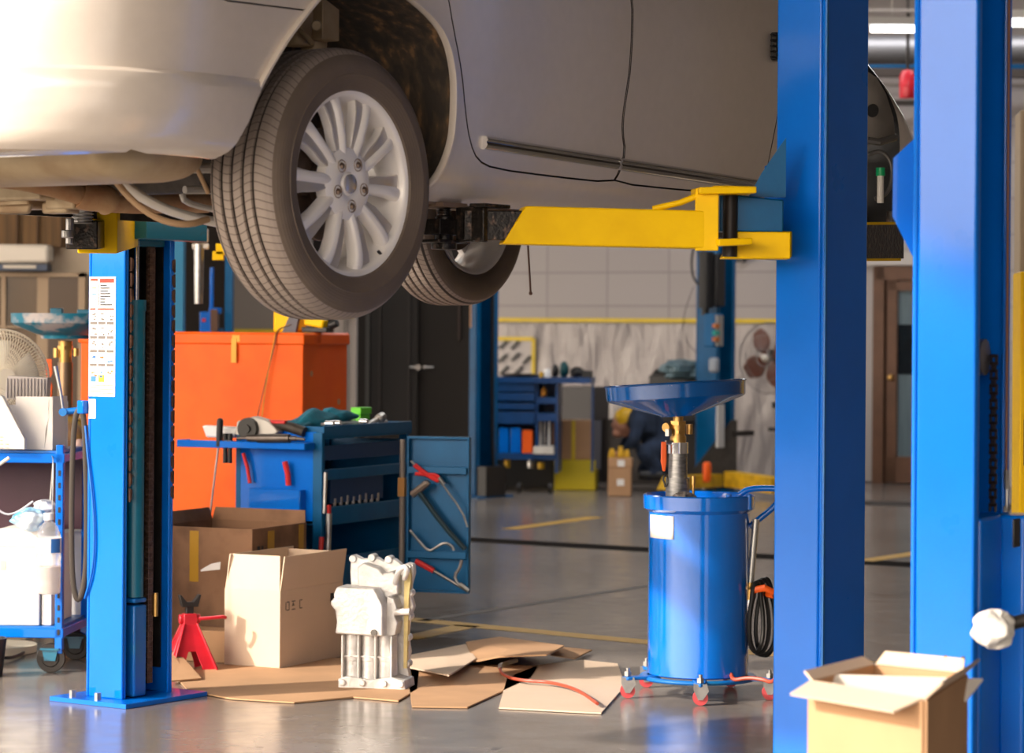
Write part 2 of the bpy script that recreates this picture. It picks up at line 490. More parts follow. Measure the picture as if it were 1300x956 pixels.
def smooth_poly(pts, it=2):
    for _ in range(it):
        q = []
        n = len(pts)
        for i in range(n):
            a, b = Vector(pts[i]), Vector(pts[(i+1) % n])
            q += [tuple(a*.75+b*.25), tuple(a*.25+b*.75)]
        pts = q
    return pts

APRON = mat('apron_grey', (.22, .20, .18), .6, var=.2, vscale=10)
BODYM = [PAINT, LINER, SOOT, BLACK]
solid = body_solid().build('solid', BODYM, car, angle=28)
arch_px = [(293, 214), (304, 168), (318, 120), (345, 60), (378, 10)]
a_rear = [CU(x, y, .02) for x, y in arch_px]
a_front = [CU(x, y, .03) for x, y in [(505, 2), (545, 40), (565, 90), (573, 150), (572, 185), (562, 220), (543, 251)]]
arch = [(a_rear[0][0]-.02, 1.50)] + a_rear + [(-.12, 2.125), (.0, 2.145)] + a_front + [(a_front[-1][0]-.04, 1.5)]
def densify(p, n=3):
    out = []
    for i in range(len(p)-1):
        p0 = Vector(p[max(i-1, 0)]); p1 = Vector(p[i]); p2 = Vector(p[i+1]); p3 = Vector(p[min(i+2, len(p)-1)])
        for k in range(n):
            t = k/n
            q = .5*((2*p1)+(-p0+p2)*t+(2*p0-5*p1+4*p2-p3)*t*t+(-p0+3*p1-3*p2+p3)*t**3)
            out.append((q.x, q.y))
    out.append(tuple(p[-1])); return out
arch = [arch[0]]+densify(arch[1:-1], 4)+[arch[-1]]
fa_c = (WB, 1.80)
farch = [(fa_c[0]-.40, 1.5)] + [(fa_c[0]+.365*math.cos(PI-PI*i/24), fa_c[1]+.37*math.sin(PI-PI*i/24)) for i in range(25)] + [(fa_c[0]+.39, 1.5)]
c1 = side_prism('c1', arch, -.36, .25, LINER); c1b = side_prism('c1b', arch, 2*CV-.25, 2*CV+.36, LINER)
c2 = side_prism('c2', farch, -.48, .25, BODYM[3]); c2b = side_prism('c2b', farch, 2*CV-.25, 2*CV+.48, LINER)
mbx = MB(); mbx.box((1.12, -CV, 1.62), (3.72, 1.52, .23)); c3 = mbx.build('c3', SOOT, car)
door_r = smooth_poly([CU(558, -25, .05), CU(572, 40, .05), CU(585, 92, .045), CU(591, 140, .035), CU(598, 182, .025), CU(607, 203, .02), CU(626, 213, .015)]
                     + [CU(700, 222, .015), CU(777, 229, .015), CU(783, 217, .015), CU(790, 190, .02), CU(787, 165, .03), CU(789, 140, .04), CU(793, 90, .045), CU(795, 40, .05), CU(795, -25, .05)]
                     + [(1.09, 2.44), (.36, 2.44)], 1)
fu = CU(795, 40, .05)[0]
door_f = smooth_poly([(p[0]+.012, p[1]) for p in [CU(795, -25, .05), CU(795, 40, .05), CU(793, 90, .045), CU(789, 140, .04), CU(787, 165, .03), CU(790, 190, .02), CU(783, 217, .015), CU(777, 229, .015)]]
                     + [(1.6, 1.690), (2.03, 1.695), (2.08, 1.76), (2.10, 1.9), (2.13, 2.1), (2.15, 2.3), (2.1, 2.44), (1.11, 2.44)], 1)
seam = [CU(265, 0, .05), CU(285, 7, .05), CU(330, 12, .05), CU(375, 16, .05)]
bump_poly = [(-1.4, 1.4), (-.30, 1.4), (-.20, seam[3][1]), (seam[2][0], seam[2][1]), (seam[1][0], seam[1][1]), (seam[0][0], seam[0][1]+.004), (-.7, seam[0][1]+.10), (-1.4, seam[0][1]+.10)]
def mk(name, pts, v0, v1, e=0.0, m=SOOT):
    return side_prism(name, offset_poly(pts, e) if e else pts, v0, v1, m)
pr_r = mk('p1', door_r, -.05, .3); pr_f = mk('p2', door_f, -.05, .3); pr_b = mk('p3', bump_poly, 2*CV-.4, .4)
pr_R = mk('p4', door_r, -.055, .3, .005); pr_F = mk('p5', door_f, -.055, .3, .005); pr_B = mk('p6', bump_poly, 2*CV-.4, .4, .004)
me_base = bool_obj(solid, [c3, c1, c1b, c2, c2b])
base = bpy.data.objects.new('base', me_base); COL.objects.link(base); base.parent = car
def finish(me, name, label=None):
    me.shade_smooth(); me.set_sharp_from_angle(angle=R(30))
    o = bpy.data.objects.new(name, me); COL.objects.link(o); o.parent = car
    if label: o['label'] = label
    return o
me_body = bool_obj(base, [pr_R, pr_F, pr_B])
me_dr = bool_obj(base, [pr_r], 'INTERSECT'); me_df = bool_obj(base, [pr_f], 'INTERSECT'); me_bp = bool_obj(base, [pr_b], 'INTERSECT')
finish(me_body, 'body_shell'); finish(me_dr, 'rear_door'); finish(me_df, 'front_door'); finish(me_bp, 'rear_bumper')
for o in (solid, base, c1, c1b, c2, c2b, c3, pr_r, pr_f, pr_b, pr_R, pr_F, pr_B): bpy.data.objects.remove(o, do_unlink=True)

# greenhouse above the belt line
mb = MB()
def gh(t, k):  # t around, k up
    a = 2*PI*t
    u0, u1 = -.55-.0*k+.45*k, 2.25-.85*k
    half = .80-.26*k
    cu, cv = math.cos(a), math.sin(a)
    su = math.copysign(abs(cu)**.5, cu); sv = math.copysign(abs(cv)**.5, cv)
    return cl((u0+u1)/2+su*(u1-u0)/2, CV+sv*half, 2.47+.46*k)
mb.grid(gh, 64, 6); mb.build('window_glass', GLASS_D, car)
mb = MB(); mb.grid(lambda t, k: (lambda p: Vector((p.x*(1-k)+.83*k, p.y*(1-k)-CV*k, 2.93+.07*math.sin(k*PI/2))))(gh(t, 1)), 64, 8); mb.build('roof', PAINT, car)
# flange lip around the rear arch
mb = MB()
lip = [cl(u, pv(z)+.004-.0, z) for u, z in arch[1:-1] if not (u < 0 and z < 1.80)]
mb.tube(lip, .006, 6, r2=.012, ref=(0, 1, 0)); mb.build('arch_lip', PAINT, car)
# chrome strips on the doors
def strip(pts, w, name='chrome_strip'):
    mb = MB(); rows = []
    prof = [(-1, .0), (-.9, .010), (-.35, .016), (.1, .012), (.35, .017), (.9, .009), (1, 0)]
    for (u, z) in pts:
        rows.append([mb.bm.verts.new(cl(u, pv(z+w*a)+b, z+w*a)) for a, b in prof])
    for a, b in zip(rows[:-1], rows[1:]):
        for i in range(len(prof)-1): mb._f([a[i], a[i+1], b[i+1], b[i]])
    mb._f(rows[0]); mb._f(rows[-1])
    mb.build(name, CHROME, car, angle=50)
s0, s1 = CU(615, 181, .03), CU(785, 205, .03)
strip([(s0[0]+(s1[0]-s0[0])*t, s0[1]+(s1[1]-s0[1])*t) for t in (0, .02, .25, .5, .75, .99, 1)], .0180)
s0, s1 = CU(788, 206, .03), CU(975, 232, .03)
strip([(s0[0]+(s1[0]-s0[0])*t, s0[1]+(s1[1]-s0[1])*t) for t in (0, .02, .25, .5, .75, .99, 1)], .0180)
# front door lower vent-like badge and mirror area piece (black mesh inlay)
u0, z0 = CU(975, 55, .05)
mb = MB(); mb.box(cl(u0+.03, .066, z0), (.10, .02, .085)); 
for i in range(5): mb.box(cl(u0-.028, .072, z0-.035+i*.017), (.03, .012, .006))
mb.build('side_vent', [BLACK], car, bevel=.003)

# ---------------- wheels
def make_wheel(parent, u, v, z, side=1, detail=True):
    """wheel centre at outer face; local Y axis points inboard from the outer face"""
    w = bpy.data.objects.new('wheel', None); COL.objects.link(w); w.parent = parent
    w.location = cl(u, v, z); w.rotation_euler = (0, R(11), 0 if side > 0 else PI)
    Mx = Matrix.Rotation(-PI/2, 4, 'X')          # lathe Z -> local +Y
    # tyre
    T = .215; h0 = -.012
    prof = [(.226, .012+h0), (.232, .0+h0), (.243, -.004+h0), (.262, -.010+h0), (.270, -.0125+h0), (.272, -.0105+h0), (.290, -.010+h0), (.305, -.004+h0), (.316, .004+h0), (.322, .010+h0), (.329, .020+h0), (.3335, .030+h0)]
    def groove(y, wd=.0045, dp=.0085):
        return [(.336, y-wd-.001), (.336-dp, y-wd+.001), (.336-dp, y+wd-.001), (.336, y+wd+.001)]
    mid = []
    for gy in (.052, .083, .117, .148): mid += groove(gy+h0)
    prof += mid+[(.3335, .170+h0), (.329, .182+h0), (.320, .194+h0), (.305, .204+h0), (.285, .209+h0), (.26, .206+h0), (.24, .200+h0), (.228, .19+h0)]
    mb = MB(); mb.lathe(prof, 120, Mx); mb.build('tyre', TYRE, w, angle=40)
    # rim barrel
    mb = MB()
    mb.lathe([(.2315, .004), (.233, -.002), (.229, -.006), (.222, -.004), (.216, .004), (.213, .016), (.209, .03), (.2, .05), (.197, .12), (.205, .17), (.218, .185), (.226, .187), (.2245, .176), (.206, .165), (.202, .12), (.206, .05)], 96, Mx)
    mb.build('rim', ALLOY, w, angle=40)
    # spokes
    mb = MB()
    ns = 10
    for k in range(ns):
        a = 2*PI*k/ns+R(9)
        er = Vector((math.cos(a), 0, math.sin(a))); et = Vector((-math.sin(a), 0, math.cos(a)))
        # stations r, half width left/right, depth(front y)
        st = [(.060, .018, .018, .008), (.085, .019, .020, .006), (.100, .0195, .024, .004), (.120, .020, .030, .002), (.150, .019, .032, .001), (.180, .021, .037, .002), (.203, .025, .042, .006), (.2170, .030, .047, .012)]
        rows = []
        for r, wl, wr, y in st:
            c = er*r
            # cross-section: bulged main blade and a sunken facet on one side
            cs = [(-wl, y+.034), (-wl, y+.010), (-wl*.72, y+.001), (-wl*.2, y-.002), (.004, y+.0015), (.008, y+.009), (wr*.86, y+.006), (wr*.95, y+.009), (wr, y+.034)]
            rows.append([mb.bm.verts.new(c+et*t+Vector((0, 1, 0))*yy) for t, yy in cs])
        for a_, b_ in zip(rows[:-1], rows[1:]):
            m = len(a_)
            for i in range(m):
                mb.mi = 1 if i in (5, 6) else 0
                mb._f([a_[i], a_[(i+1) % m], b_[(i+1) % m], b_[i]])
        mb.mi = 0
        mb._f(rows[0]); mb._f(rows[-1])
    sp = mb.build('spokes', [ALLOY, mat('alloy_facet', (.52, .48, .45), .3, metal=.4)], w, angle=50, bevel=.0018)
    # hub disc with pocketed lugs
    mb = MB()
    mb.lathe([(0, .006), (.026, .005), (.03, .010), (.038, .004), (.055, .002), (.078, .006), (.090, .013), (.094, .04)], 60, Mx)
    mb.build('hub', ALLOY, w, angle=50)
    mb = MB(); mb.lathe([(0, -.004), (.018, -.003), (.0235, .001), (.025, .008)], 32, Mx); mb.build('centre_cap', mat('cap_silver', (.62, .58, .56), .25, metal=.7), w)
    for k in range(5):
        a = 2*PI*k/5+R(70)
        c = Vector((math.cos(a)*.0555, 0, math.sin(a)*.0555))
        mb = MB()
        mb.mi = 1
        mb.lathe([(.0165, .0025), (.0155, .0005), (.0135, .0035), (.0125, .02)], 20, Matrix.Translation(c) @ Mx)
        mb.mi = 0
        mb.lathe([(0, -.004), (.005, -.004), (.0088, .0), (.0095, .015)], 6, Matrix.Translation(c) @ Mx)
        mb.build('lug_nut', [mat('lug_steel', (.30, .22, .17), .3, metal=.9), mat('lug_pocket', (.34, .26, .2), .5, metal=.5)], w, angle=30)
    mb = MB()
    mb.lathe([(.0, .075), (.06, .075), (.065, .085), (.14, .085), (.14, .10), (.05, .10)], 48, Mx); 
    mb.box((-.12, .10, .02), (.06, .08, .14)); 
    mb.build('brake_disc', mat('brake_iron', (.16, .11, .08), .5, metal=.6, var=.4, vscale=20), w)
    # valve
    mb = MB(); mb.cyl((.155, .012, -.135), (.175, .004, -.15), .004, seg=8); mb.build('valve_stem', BLACK, w)
    return w
make_wheel(car, 0, 0, HUBZ)
make_wheel(car, -.06, 2*CV-.04, HUBZ, -1)
make_wheel(car, WB, 2*CV, 1.695, -1)

# ---------------- underbody
mb = MB()     # muffler, lying across the car behind the axle
muz = 1.688
def muf(t, k):
    a = 2*PI*t
    v = -.135-1.0*k
    e = min(1, min(k, 1-k)/.10); e = math.sin(e*PI/2)**.6
    cu, sz = math.cos(a), math.sin(a)
    ru, rz_ = .19, .074
    su = math.copysign(abs(cu)**.75, cu); sv = math.copysign(abs(sz)**.75, sz)
    rib = 1+.035*math.sin(k*30) if .2 < k < .9 else 1
    return cl(-.50+su*ru*e*rib, v, muz+sv*rz_*e*(1-.12*math.cos(a)))
mb.grid(muf, 48, 60)
mb.grid(lambda t, k: Vector(muf(t, 0))*k+cl(-.5, -.135, muz)*(1-k), 48, 2)
mb.build('muffler', DUSTY, car, angle=60)
mb = MB()
pts = [cl(*p) for p in [(-.98, -.75, 1.66), (-.85, -.72, 1.665), (-.72, -.68, 1.66)]]
mb.tube(pts, .032, 16, smooth=1)
mb.build('exhaust_tip', RUST, car)
def P(px, py, Y):   # pixel at depth -> car local
    q = at(px, py, Y)-O
    return Vector((q.dot(F), -q.dot(N), q.z))
mb = MB()
mb.tube([P(-30, 232, 6.9), P(30, 238, 6.95), P(75, 248, 7.0), P(103, 256, 7.05)], .026, 16, smooth=2)
mb.tube([P(98, 254, 7.05), P(106, 257, 7.06), P(128, 258, 7.08), P(136, 264, 7.1)], .037, 18, smooth=1)
mb.tube([P(122, 262, 7.2), P(170, 264, 7.3), P(260, 262, 7.5)], .030, 14)
mb.build('exhaust_pipe', RUST, car)
mb = MB()    # pale lower control arm sweeping down to the wheel
mb.tube([P(132, 222, 6.72), P(150, 238, 6.74), P(185, 262, 6.78), P(225, 278, 6.84), P(275, 288, 6.9)], .024, 14, r2=.012, smooth=2)
mb.build('control_arm', PALE, car)
mb = MB()
mb.tube([P(140, 232, 6.7), P(165, 262, 6.7), P(200, 286, 6.72), P(235, 292, 6.74), P(262, 284, 6.8)], .0085, 10, smooth=2)
mb.tube([P(235, 195, 6.62), P(245, 215, 6.64), P(262, 250, 6.7)], .006, 8, smooth=1)
mb.build('brake_line', mat('tan_tube', (.42, .27, .15), .5), car)
mb = MB()
mb.tube([P(230, 220, 6.85), P(300, 218, 6.95)], .013, 10); mb.tube([P(232, 247, 6.9), P(300, 246, 7.0)], .011, 10)
mb.tube([P(229, 252, 6.88), P(232, 262, 6.88), P(260, 270, 6.93), P(300, 276, 7.0)], .008, 8, smooth=1)
mb.build('suspension_link', PALE, car)
mb = MB()
mb.cyl(cl(-.03, -.40, 1.66), cl(-.03, -1.25, 1.66), .045, seg=16); mb.box(cl(-.02, -.3, 1.66), (.16, .22, .10)); mb.box(cl(.28, -.5, 1.68), (.5, .07, .06)); mb.box(cl(.28, -1.1, 1.68), (.5, .07, .06))
mb.build('rear_axle', SOOT, car, bevel=.01)
mb = MB()
pts = []
for i in range(0, 130):
    a = i*.4; pts.append(cl(-.12+.055*math.cos(a), -.26+.055*math.sin(a), 1.70+.0024*i))
mb.tube(pts, .008, 6); mb.cyl(cl(-.12, -.26, 1.68), cl(-.12, -.26, 2.05), .026)
mb.build('coil_spring', mat('dusty_spring', (.4, .28, .17), .5, metal=.4), car)
# strut and bracket seen in the top of the rear arch
mb = MB()
mb.cyl(P(392, 95, 7.1), P(398, -40, 7.1), .034, seg=20); mb.cyl(P(372, 62, 7.05), P(372, 20, 7.05), .045, .05, seg=18)
mb.box(P(405, 25, 7.05), (.07, .05, .12)); mb.cyl(P(397, 35, 6.98), P(396, 36, 6.93), .013, seg=12); mb.cyl(P(384, 20, 6.98), P(384, 20, 6.94), .009, seg=6)
mb.tube([P(350, 52, 7.0), P(365, 40, 7.0), P(380, 45, 6.98), P(392, 60, 6.98)], .008, 8, smooth=2)
mb.build('shock_absorber', DUSTY, car, bevel=.003)
mb = MB()    # heat shields / brackets left under the tail
mb.prism([(-.02, -.005), (.04, .03), (.11, .03), (.13, -.01), (.08, -.035), (.0, -.03)], P(12, 258, 7.25), (F.x, -N.x, 0), (0, 0, 1), (.8, .5, 0), .05)
mb.prism([(0, 0), (.05, .015), (.09, .045), (.10, .0), (.08, -.02), (.01, -.02)], P(52, 262, 7.2), (F.x, -N.x, 0), (0, 0, 1), (.8, .5, 0), .04)
mb.prism([(0, 0), (.10, .005), (.09, -.02), (.0, -.02)], P(-12, 270, 6.9), (F.x, -N.x, 0), (0, 0, 1), (.8, .5, 0), .03)
mb.box(P(35, 252, 7.15), (.15, .22, .05)); mb.box(P(88, 262, 7.1), (.09, .10, .05)); mb.box(P(15, 268, 7.2), (.1, .2, .03)); mb.box(P(75, 272, 7.1), (.05, .09, .03))
mb.build('subframe', mat('tan_steel', (.36, .25, .15), .55, metal=.4, col2=(.55, .45, .3), vscale=10, thr=(.4, .7)), car, bevel=.006)
mb = MB()
mb.box(cl(.37, -.10, 1.613), (.20, .12, .03)); mb.box(cl(.75, -.09, 1.612), (.8, .05, .045)); mb.box(cl(.30, -.05, 1.60), (.04, .02, .03)); mb.box(cl(.45, -.05, 1.60), (.07, .02, .022))
mb.box(cl(1.55, -.09, 1.612), (.75, .05, .045))
mb.build('sill_rail', mat('sill_tan', (.22, .15, .10), .6, var=.3, vscale=20), car, bevel=.004)
# front hub area (front wheel is off)
mb = MB()
uF = WB
Mh = Matrix.Translation(cl(uF, -.10, 1.68)) @ Matrix.Rotation(-PI/2, 4, 'X')
mb.lathe([(0, -.05), (.03, -.05), (.035, -.02), (.07, -.015), (.072, 0), (.145, .0), (.145, .024), (.06, .03), (0, .03)], 40, Mh)
mb.box(cl(uF+.13, -.12, 1.70), (.07, .09, .13)); 
mb.build('brake_disc', DARK, car, bevel=.003)
mb = MB()
mb.cyl(cl(uF, -.26, 1.72), cl(uF-.03, -.36, 2.22), .028, seg=16); mb.cyl(cl(uF, -.2, 1.6), cl(uF, -.7, 1.66), .02, seg=10)
mb.tube([cl(uF+.15, -.1, 1.83), cl(uF+.22, -.16, 1.90), cl(uF+.2, -.24, 1.82), cl(uF+.1, -.22, 1.74)], .008, 8, smooth=2)
pts = [cl(uF-.02+.06*math.cos(i*.45), -.32+.06*math.sin(i*.45), 1.95+.002*i) for i in range(110)]
mb.tube(pts, .007, 6)
mb.box(cl(uF+.25, -.25, 1.60), (.3, .3, .03)); mb.sphere(cl(uF+.30, -.28, 1.78), .07)
mb.build('front_suspension', SOOT, car)
q = P(1115, 212, 8.95)
mb = MB(); mb.cyl(q-Vector((0, 0, .012)), q+Vector((0, 0, .014)), .015, seg=12); mb.build('fluid_cap', mat('green_plastic', (.0, .35, .12), .4), car)
mb = MB(); mb.cyl(q-Vector((0, 0, .1)), q-Vector((0, 0, .012)), .011, seg=10); mb.build('fluid_tube', PALE, car)
mb = MB(); pl_ = [P(x, y, Y_) for x, y, Y_ in ((1090, 80, 9.0), (1108, 92, 9.0), (1120, 112, 9.03), (1130, 142, 9.08), (1133, 170, 9.1), (1090, 174, 9.05))]
mb._f([mb.bm.verts.new(p) for p in pl_]); mb.build('apron_panel', APRON, car, solid=.006)
mb = MB(); mb.lathe([(0, 0), (.022, 0)], 20, Matrix.Translation(P(1104, 134, 8.99)) @ Matrix.Rotation(R(90), 4, 'Y')); mb.build('apron_hole', BLACK, car)
mb = MB(); mb.tube([P(1098, 172, 9.0), P(1112, 174, 9.0), P(1133, 168, 9.05)], .012, 8); mb.tube([P(1100, 190, 9.0), P(1114, 184, 9.0), P(1128, 196, 9.0), P(1130, 220, 9.0), P(1124, 240, 9.0), P(1108, 246, 9.0)], .007, 8, smooth=2); mb.build('inner_pipe', mat('pipe_grey', (.12, .115, .11), .45, metal=.4), car)
mb = MB(); mb.prism([(2.60, 1.86), (3.02, 1.86), (3.00, 1.92), (2.97, 2.0), (2.9, 2.1), (2.80, 2.18), (2.6, 2.2)], cl(0, -.40, 0), (1, 0, 0), (0, 0, 1), (0, -1, 0), .02); mb.box(cl(2.8, -.30, 1.87), (.4, .2, .03)); mb.build('apron_panel', APRON, car, bevel=.004)
mb = MB()
mb.sphere(cl(2.84, -.385, 1.98), (.045, .01, .035)); mb.prism([(0, 0), (.05, .05), (.12, .06), (.05, -.12), (.0, -.18), (-.03, -.1)], cl(uF+.12, -.25, 2.02), (1, 0, 0), (0, 0, 1), (0, -1, 0), .01)
mb.build('inner_bracket', BLACK, car)

# ================================================================== LIFT POSTS
def c_section(mb, w, d, t, lip, z0, z1):
    """C channel, open towards +y, web at y=-d"""
    def b(x0, x1, y0, y1): mb.box(((x0+x1)/2, (y0+y1)/2, (z0+z1)/2), (x1-x0, y1-y0, z1-z0))
    b(-w/2, w/2, -d, -d+t); b(-w/2, -w/2+t, -d+t, 0); b(w/2-t, w/2, -d+t, 0)
    b(-w/2+t, -w/2+t+lip, -t, 0); b(w/2-t-lip, w/2-t, -t, 0)
def make_post(label, corner, rz, w=.256, d=.165, H=3.6, flip=False, lip=.03, m=BLUE, group=None, tilt=0.0):
    o = thing('lift_post', label, 'lift post', corner, rz, group)
    if tilt: o.rotation_euler = (0, tilt, rz)
    mb = MB(); c_section(mb, w, d, .012, lip, .015, H)
    mb.build('column', m, o, bevel=.006, bseg=3)
    mb = MB(); mb.box((0, -d/2, .0085), (w+.16, d+.18, .015))
    mb.build('base_plate', m, o)
    for sx in (-1, 1):
        for sy in (-.5, -1.2):
            mb = MB(); mb.cyl((sx*(w/2+.05), d*sy+.02, .016), (sx*(w/2+.05), d*sy+.02, .04), .012, seg=6); mb.build('anchor_bolt', STEEL, o)
    return o
# near post: closed face outward (n), so it opens towards the car (-N = local +y)
# visible corner (rear/outer) at x=1047
def place(corner_px, Y, rz, lx, ly):
    """world location so that local (lx,ly) lies on the ray of corner_px at depth Y"""
    p = at(corner_px, 420, Y); M = rotz_m(rz)
    q = M @ Vector((lx, ly, 0)); return Vector((p.x-q.x, p.y-q.y, 0))
W_, D_ = .256, .150
loc1 = place(1046, 7.45, RZ, -W_/2, -D_)
post1 = make_post('tall blue lift post right in front of the car, holding the long yellow arm', loc1, RZ, W_, D_, tilt=0.0, lip=.035)
mb = MB(); mb.box((-W_/2+.004, -D_-.0015, 1.8), (.010, .005, 3.5)); mb.build('weld_seam', BLUE_W, post1)
# carriage of near post, wraps on the car side
def PL(o, px, py, Y):
    q = at(px, py, Y)-Vector(o.location); return rotz_m(-o.rotation_euler[2]) @ q
def PLf(o): return lambda px, py, Y: PL(o, px, py, Y)
p1 = PLf(post1)
mb = MB()
mb.box((0.02, .03, 1.60), (W_-.02, .05, .26))
mb.box((0, -.06, 1.60), (W_-.05, .09, .50))
mb.build('carriage', BLUE, post1, bevel=.005)
RI = rotz_m(-RZ)
ex = (RI@Vector((1, 0, 0))).normalized(); ey_ = (RI@Vector((0, 1, 0))).normalized()
mb = MB()   # gusset: sloping blue plate left of the post
mb.prism([(0, .0), (.10, 0), (.10, .16), (.075, .125), (.035, .065)], p1(948, 246, 7.42), ex, Z, ey_, .012)
mb.build('gusset', BLUE_D, post1)
mb = MB()
a = p1(912, 290, 7.36)
mb.prism([(0, .0), (.17, 0), (.17, .085), (.02, .1), (0, .1)], a, ex, Z, ey_, .10)
mb.build('pivot_block', BLUE_D, post1, bevel=.004)
# the long yellow arm
def beam(mb, a, b, wy, h, cut=0.0, cutb=0.0):
    """box beam a->b (centre line, local), end a cut diagonally"""
    a, b = Vector(a), Vector(b); t = (b-a); L_ = t.length; t.normalize(); side = Z.cross(t).normalized(); up = t.cross(side)
    pts = [(cut, h/2), (0, -h/2), (L_, -h/2), (L_+cutb, h/2)]
    mb.prism(pts, a-side*wy/2, t, up, side, wy)
arm = MB()
beam(arm, p1(634, 286, 7.24), p1(906, 289, 7.32), .09, .100, .058)
arm_o = arm.build('lift_arm', YELLOW, post1, bevel=.004)
mb = MB()
beam(mb, p1(880, 240, 7.30), p1(952, 238, 7.32), .12, .018)
beam(mb, p1(903, 305, 7.30), p1(945, 303, 7.32), .12, .018)
mb.prism([(0, 0), (.062, 0), (.062, .165), (.0, .165)], p1(881, 315, 7.27), ex, Z, ey_, .014)
mb.tube([p1(826, 263, 7.28), p1(862, 254, 7.28), p1(905, 236, 7.28), p1(950, 236, 7.28)], .009, 8)
mb.build('arm_fork', YELLOW, arm_o, bevel=.003)
mb = MB(); mb.cyl(p1(925, 232, 7.36), p1(925, 322, 7.36), .02, seg=16); mb.build('pivot_pin', DARK, arm_o)
mb = MB()
beam(mb, p1(585, 287, 7.22), p1(680, 287, 7.25), .07, .078, 0)
mb.box(p1(597, 286, 7.2), (.02, .09, .092)); mb.box(p1(620, 262, 7.2), (.12, .05, .01))
mb.build('arm_extension', GREASE, arm_o, bevel=.003)
mb = MB()
mb.cyl(p1(562, 311, 7.22), p1(562, 276, 7.22), .024, seg=18); mb.cyl(p1(562, 318, 7.22), p1(562, 309, 7.22), .034, seg=18); mb.box(p1(560, 290, 7.22), (.12, .07, .04)); mb.cyl(p1(562, 276, 7.22), p1(562, 264, 7.22), .016, seg=16)
for i in range(5): mb.cyl(p1(562, 276-i*3, 7.22), p1(562, 274.5-i*3, 7.22), .0195, seg=16)
mb.box(p1(560, 308, 7.22), (.14, .08, .008))
mb.build('lift_pad', GREASE, arm_o, bevel=.003)
mb = MB(); mb.box(p1(562, 262, 7.22), (.11, .07, .012)); mb.build('pad_plate', mat('pad_brown', (.2, .13, .09), .6), arm_o)
# front arm
arm2 = MB()
fa0, fa1 = p1(960, 307, 7.38), p1(1078, 300, 8.15)
beam(arm2, fa0-Vector((0, 0, 0)), fa1, .09, .072, .035)
arm2.prism([(-.085, -.036), (-.062, 0), (-.045, .036), (.10, .036), (.10, -.036)], p1(955, 307, 7.36), ex, Z, ey_, .1)
o = arm2.build('lift_arm', YELLOW, post1, bevel=.004)
mb = MB(); beam(mb, p1(1080, 300, 8.2), p1(1128, 300, 8.5), .09, .105); mb.cyl(p1(1131, 290, 8.5), p1(1131, 262, 8.5), .02); mb.build('lift_pad', GREASE, o)
mb = MB(); beam(mb, p1(1080, 278, 8.19), p1(1124, 277, 8.45), .095, .008); beam(mb, p1(1080, 324, 8.19), p1(1124, 323, 8.45), .095, .008); mb.build('yellow_edge', YELLOW, o)

# far post, open side towards the camera-right (local +y = N): rotate by 180
RZ2 = RZ+PI
loc2 = place(158, 9.30, RZ2, W_/2, 0)
post2 = make_post('blue lift post with a tall white warning sticker, standing under the rear of the car', loc2, RZ2, W_, .165, lip=.010, m=BLUE)
p2 = PLf(post2)
d2 = .165
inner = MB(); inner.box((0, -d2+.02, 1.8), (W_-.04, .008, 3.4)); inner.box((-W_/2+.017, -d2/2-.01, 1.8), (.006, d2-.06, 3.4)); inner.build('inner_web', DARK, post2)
def zat(py, Y): return EYE-(py-420)*Y/FPX
Yp = 9.35
def on2(px, py, ly, o=post2, rz=RZ2):
    a, b = ray(px, py); M = rotz_m(-rz)
    d = M@Vector((a, 1, b)); o_ = M@(Vector((0, 0, EYE))-Vector(o.location))
    t = (ly-o_.y)/d.y
    return o_+d*t
# hydraulic cylinder, rod, hose, chain
CY = -.022
cx = on2(174, 600, CY).x
mb = MB(); mb.cyl((cx, CY, zat(762, Yp)), (cx, CY, zat(386, Yp)), .031, seg=28); mb.cyl((cx, CY, zat(398, Yp)), (cx, CY, zat(384, Yp)), .034, seg=28)
mb.build('hydraulic_cylinder', TEAL, post2)
mb = MB(); mb.box((cx, CY, zat(766, Yp)), (.064, .060, .016)); mb.box((cx-.00, CY, (zat(772, Yp)+.02)/2), (.062, .060, zat(772, Yp)-.02)); mb.build('cylinder_foot', BLUE_W, post2, bevel=.006)
mb = MB(); mb.cyl((cx, CY, zat(386, Yp)), (cx, CY, zat(270, Yp)), .009, seg=14); mb.build('piston_rod', CHROME, post2)
mb = MB(); mb.tube([(cx+.02, -.03, zat(395, Yp)), (cx+.0, -.03, zat(375, Yp)), (cx-.02, -.03, zat(395, Yp))], .004, 6, smooth=1); mb.build('latch_cable', YEL_D, post2)
def chain(parent, x, y, z0, z1, pitch=.019, wid=.022, ax='x', m=CHAIN):
    mb = MB(); n = int((z1-z0)/pitch)
    for i in range(n):
        zc = z0+pitch*(i+.5); off = .004 if i % 2 else .0075
        for s_ in (-1, 1):
            if ax == 'x': mb.box((x+s_*off, y, zc), (.003, .011, pitch*1.12)); 
            else: mb.box((x, y+s_*off, zc), (.011, .003, pitch*1.12))
        a = Vector((1, 0, 0)) if ax == 'x' else Vector((0, 1, 0))
        c = Vector((x, y, zc+pitch/2)); mb.cyl(c-a*.011, c+a*.011, .0058, seg=8)
    return mb.build('chain', m, parent)
ch = MB()
chx = on2(192, 600, -.045).x
for i in range(int((zat(300, Yp)-.06)/.018)):
    zc = .06+.018*i
    for s_ in (-1.5, -.5, .5, 1.5):
        ch.box((chx+s_*.007, -.045, zc), (.004, .02, .0155 if i % 2 else .0165))
    ch.cyl((chx-.017, -.045, zc+.009), (chx+.017, -.045, zc+.009), .004, seg=6)
ch.build('leaf_chain', CHAIN, post2)
mb = MB(); mb.cyl((chx-.02, -.03, .28), (chx-.02, -.03, .36), .010, seg=10); mb.build('chain_anchor', BRASS, post2)
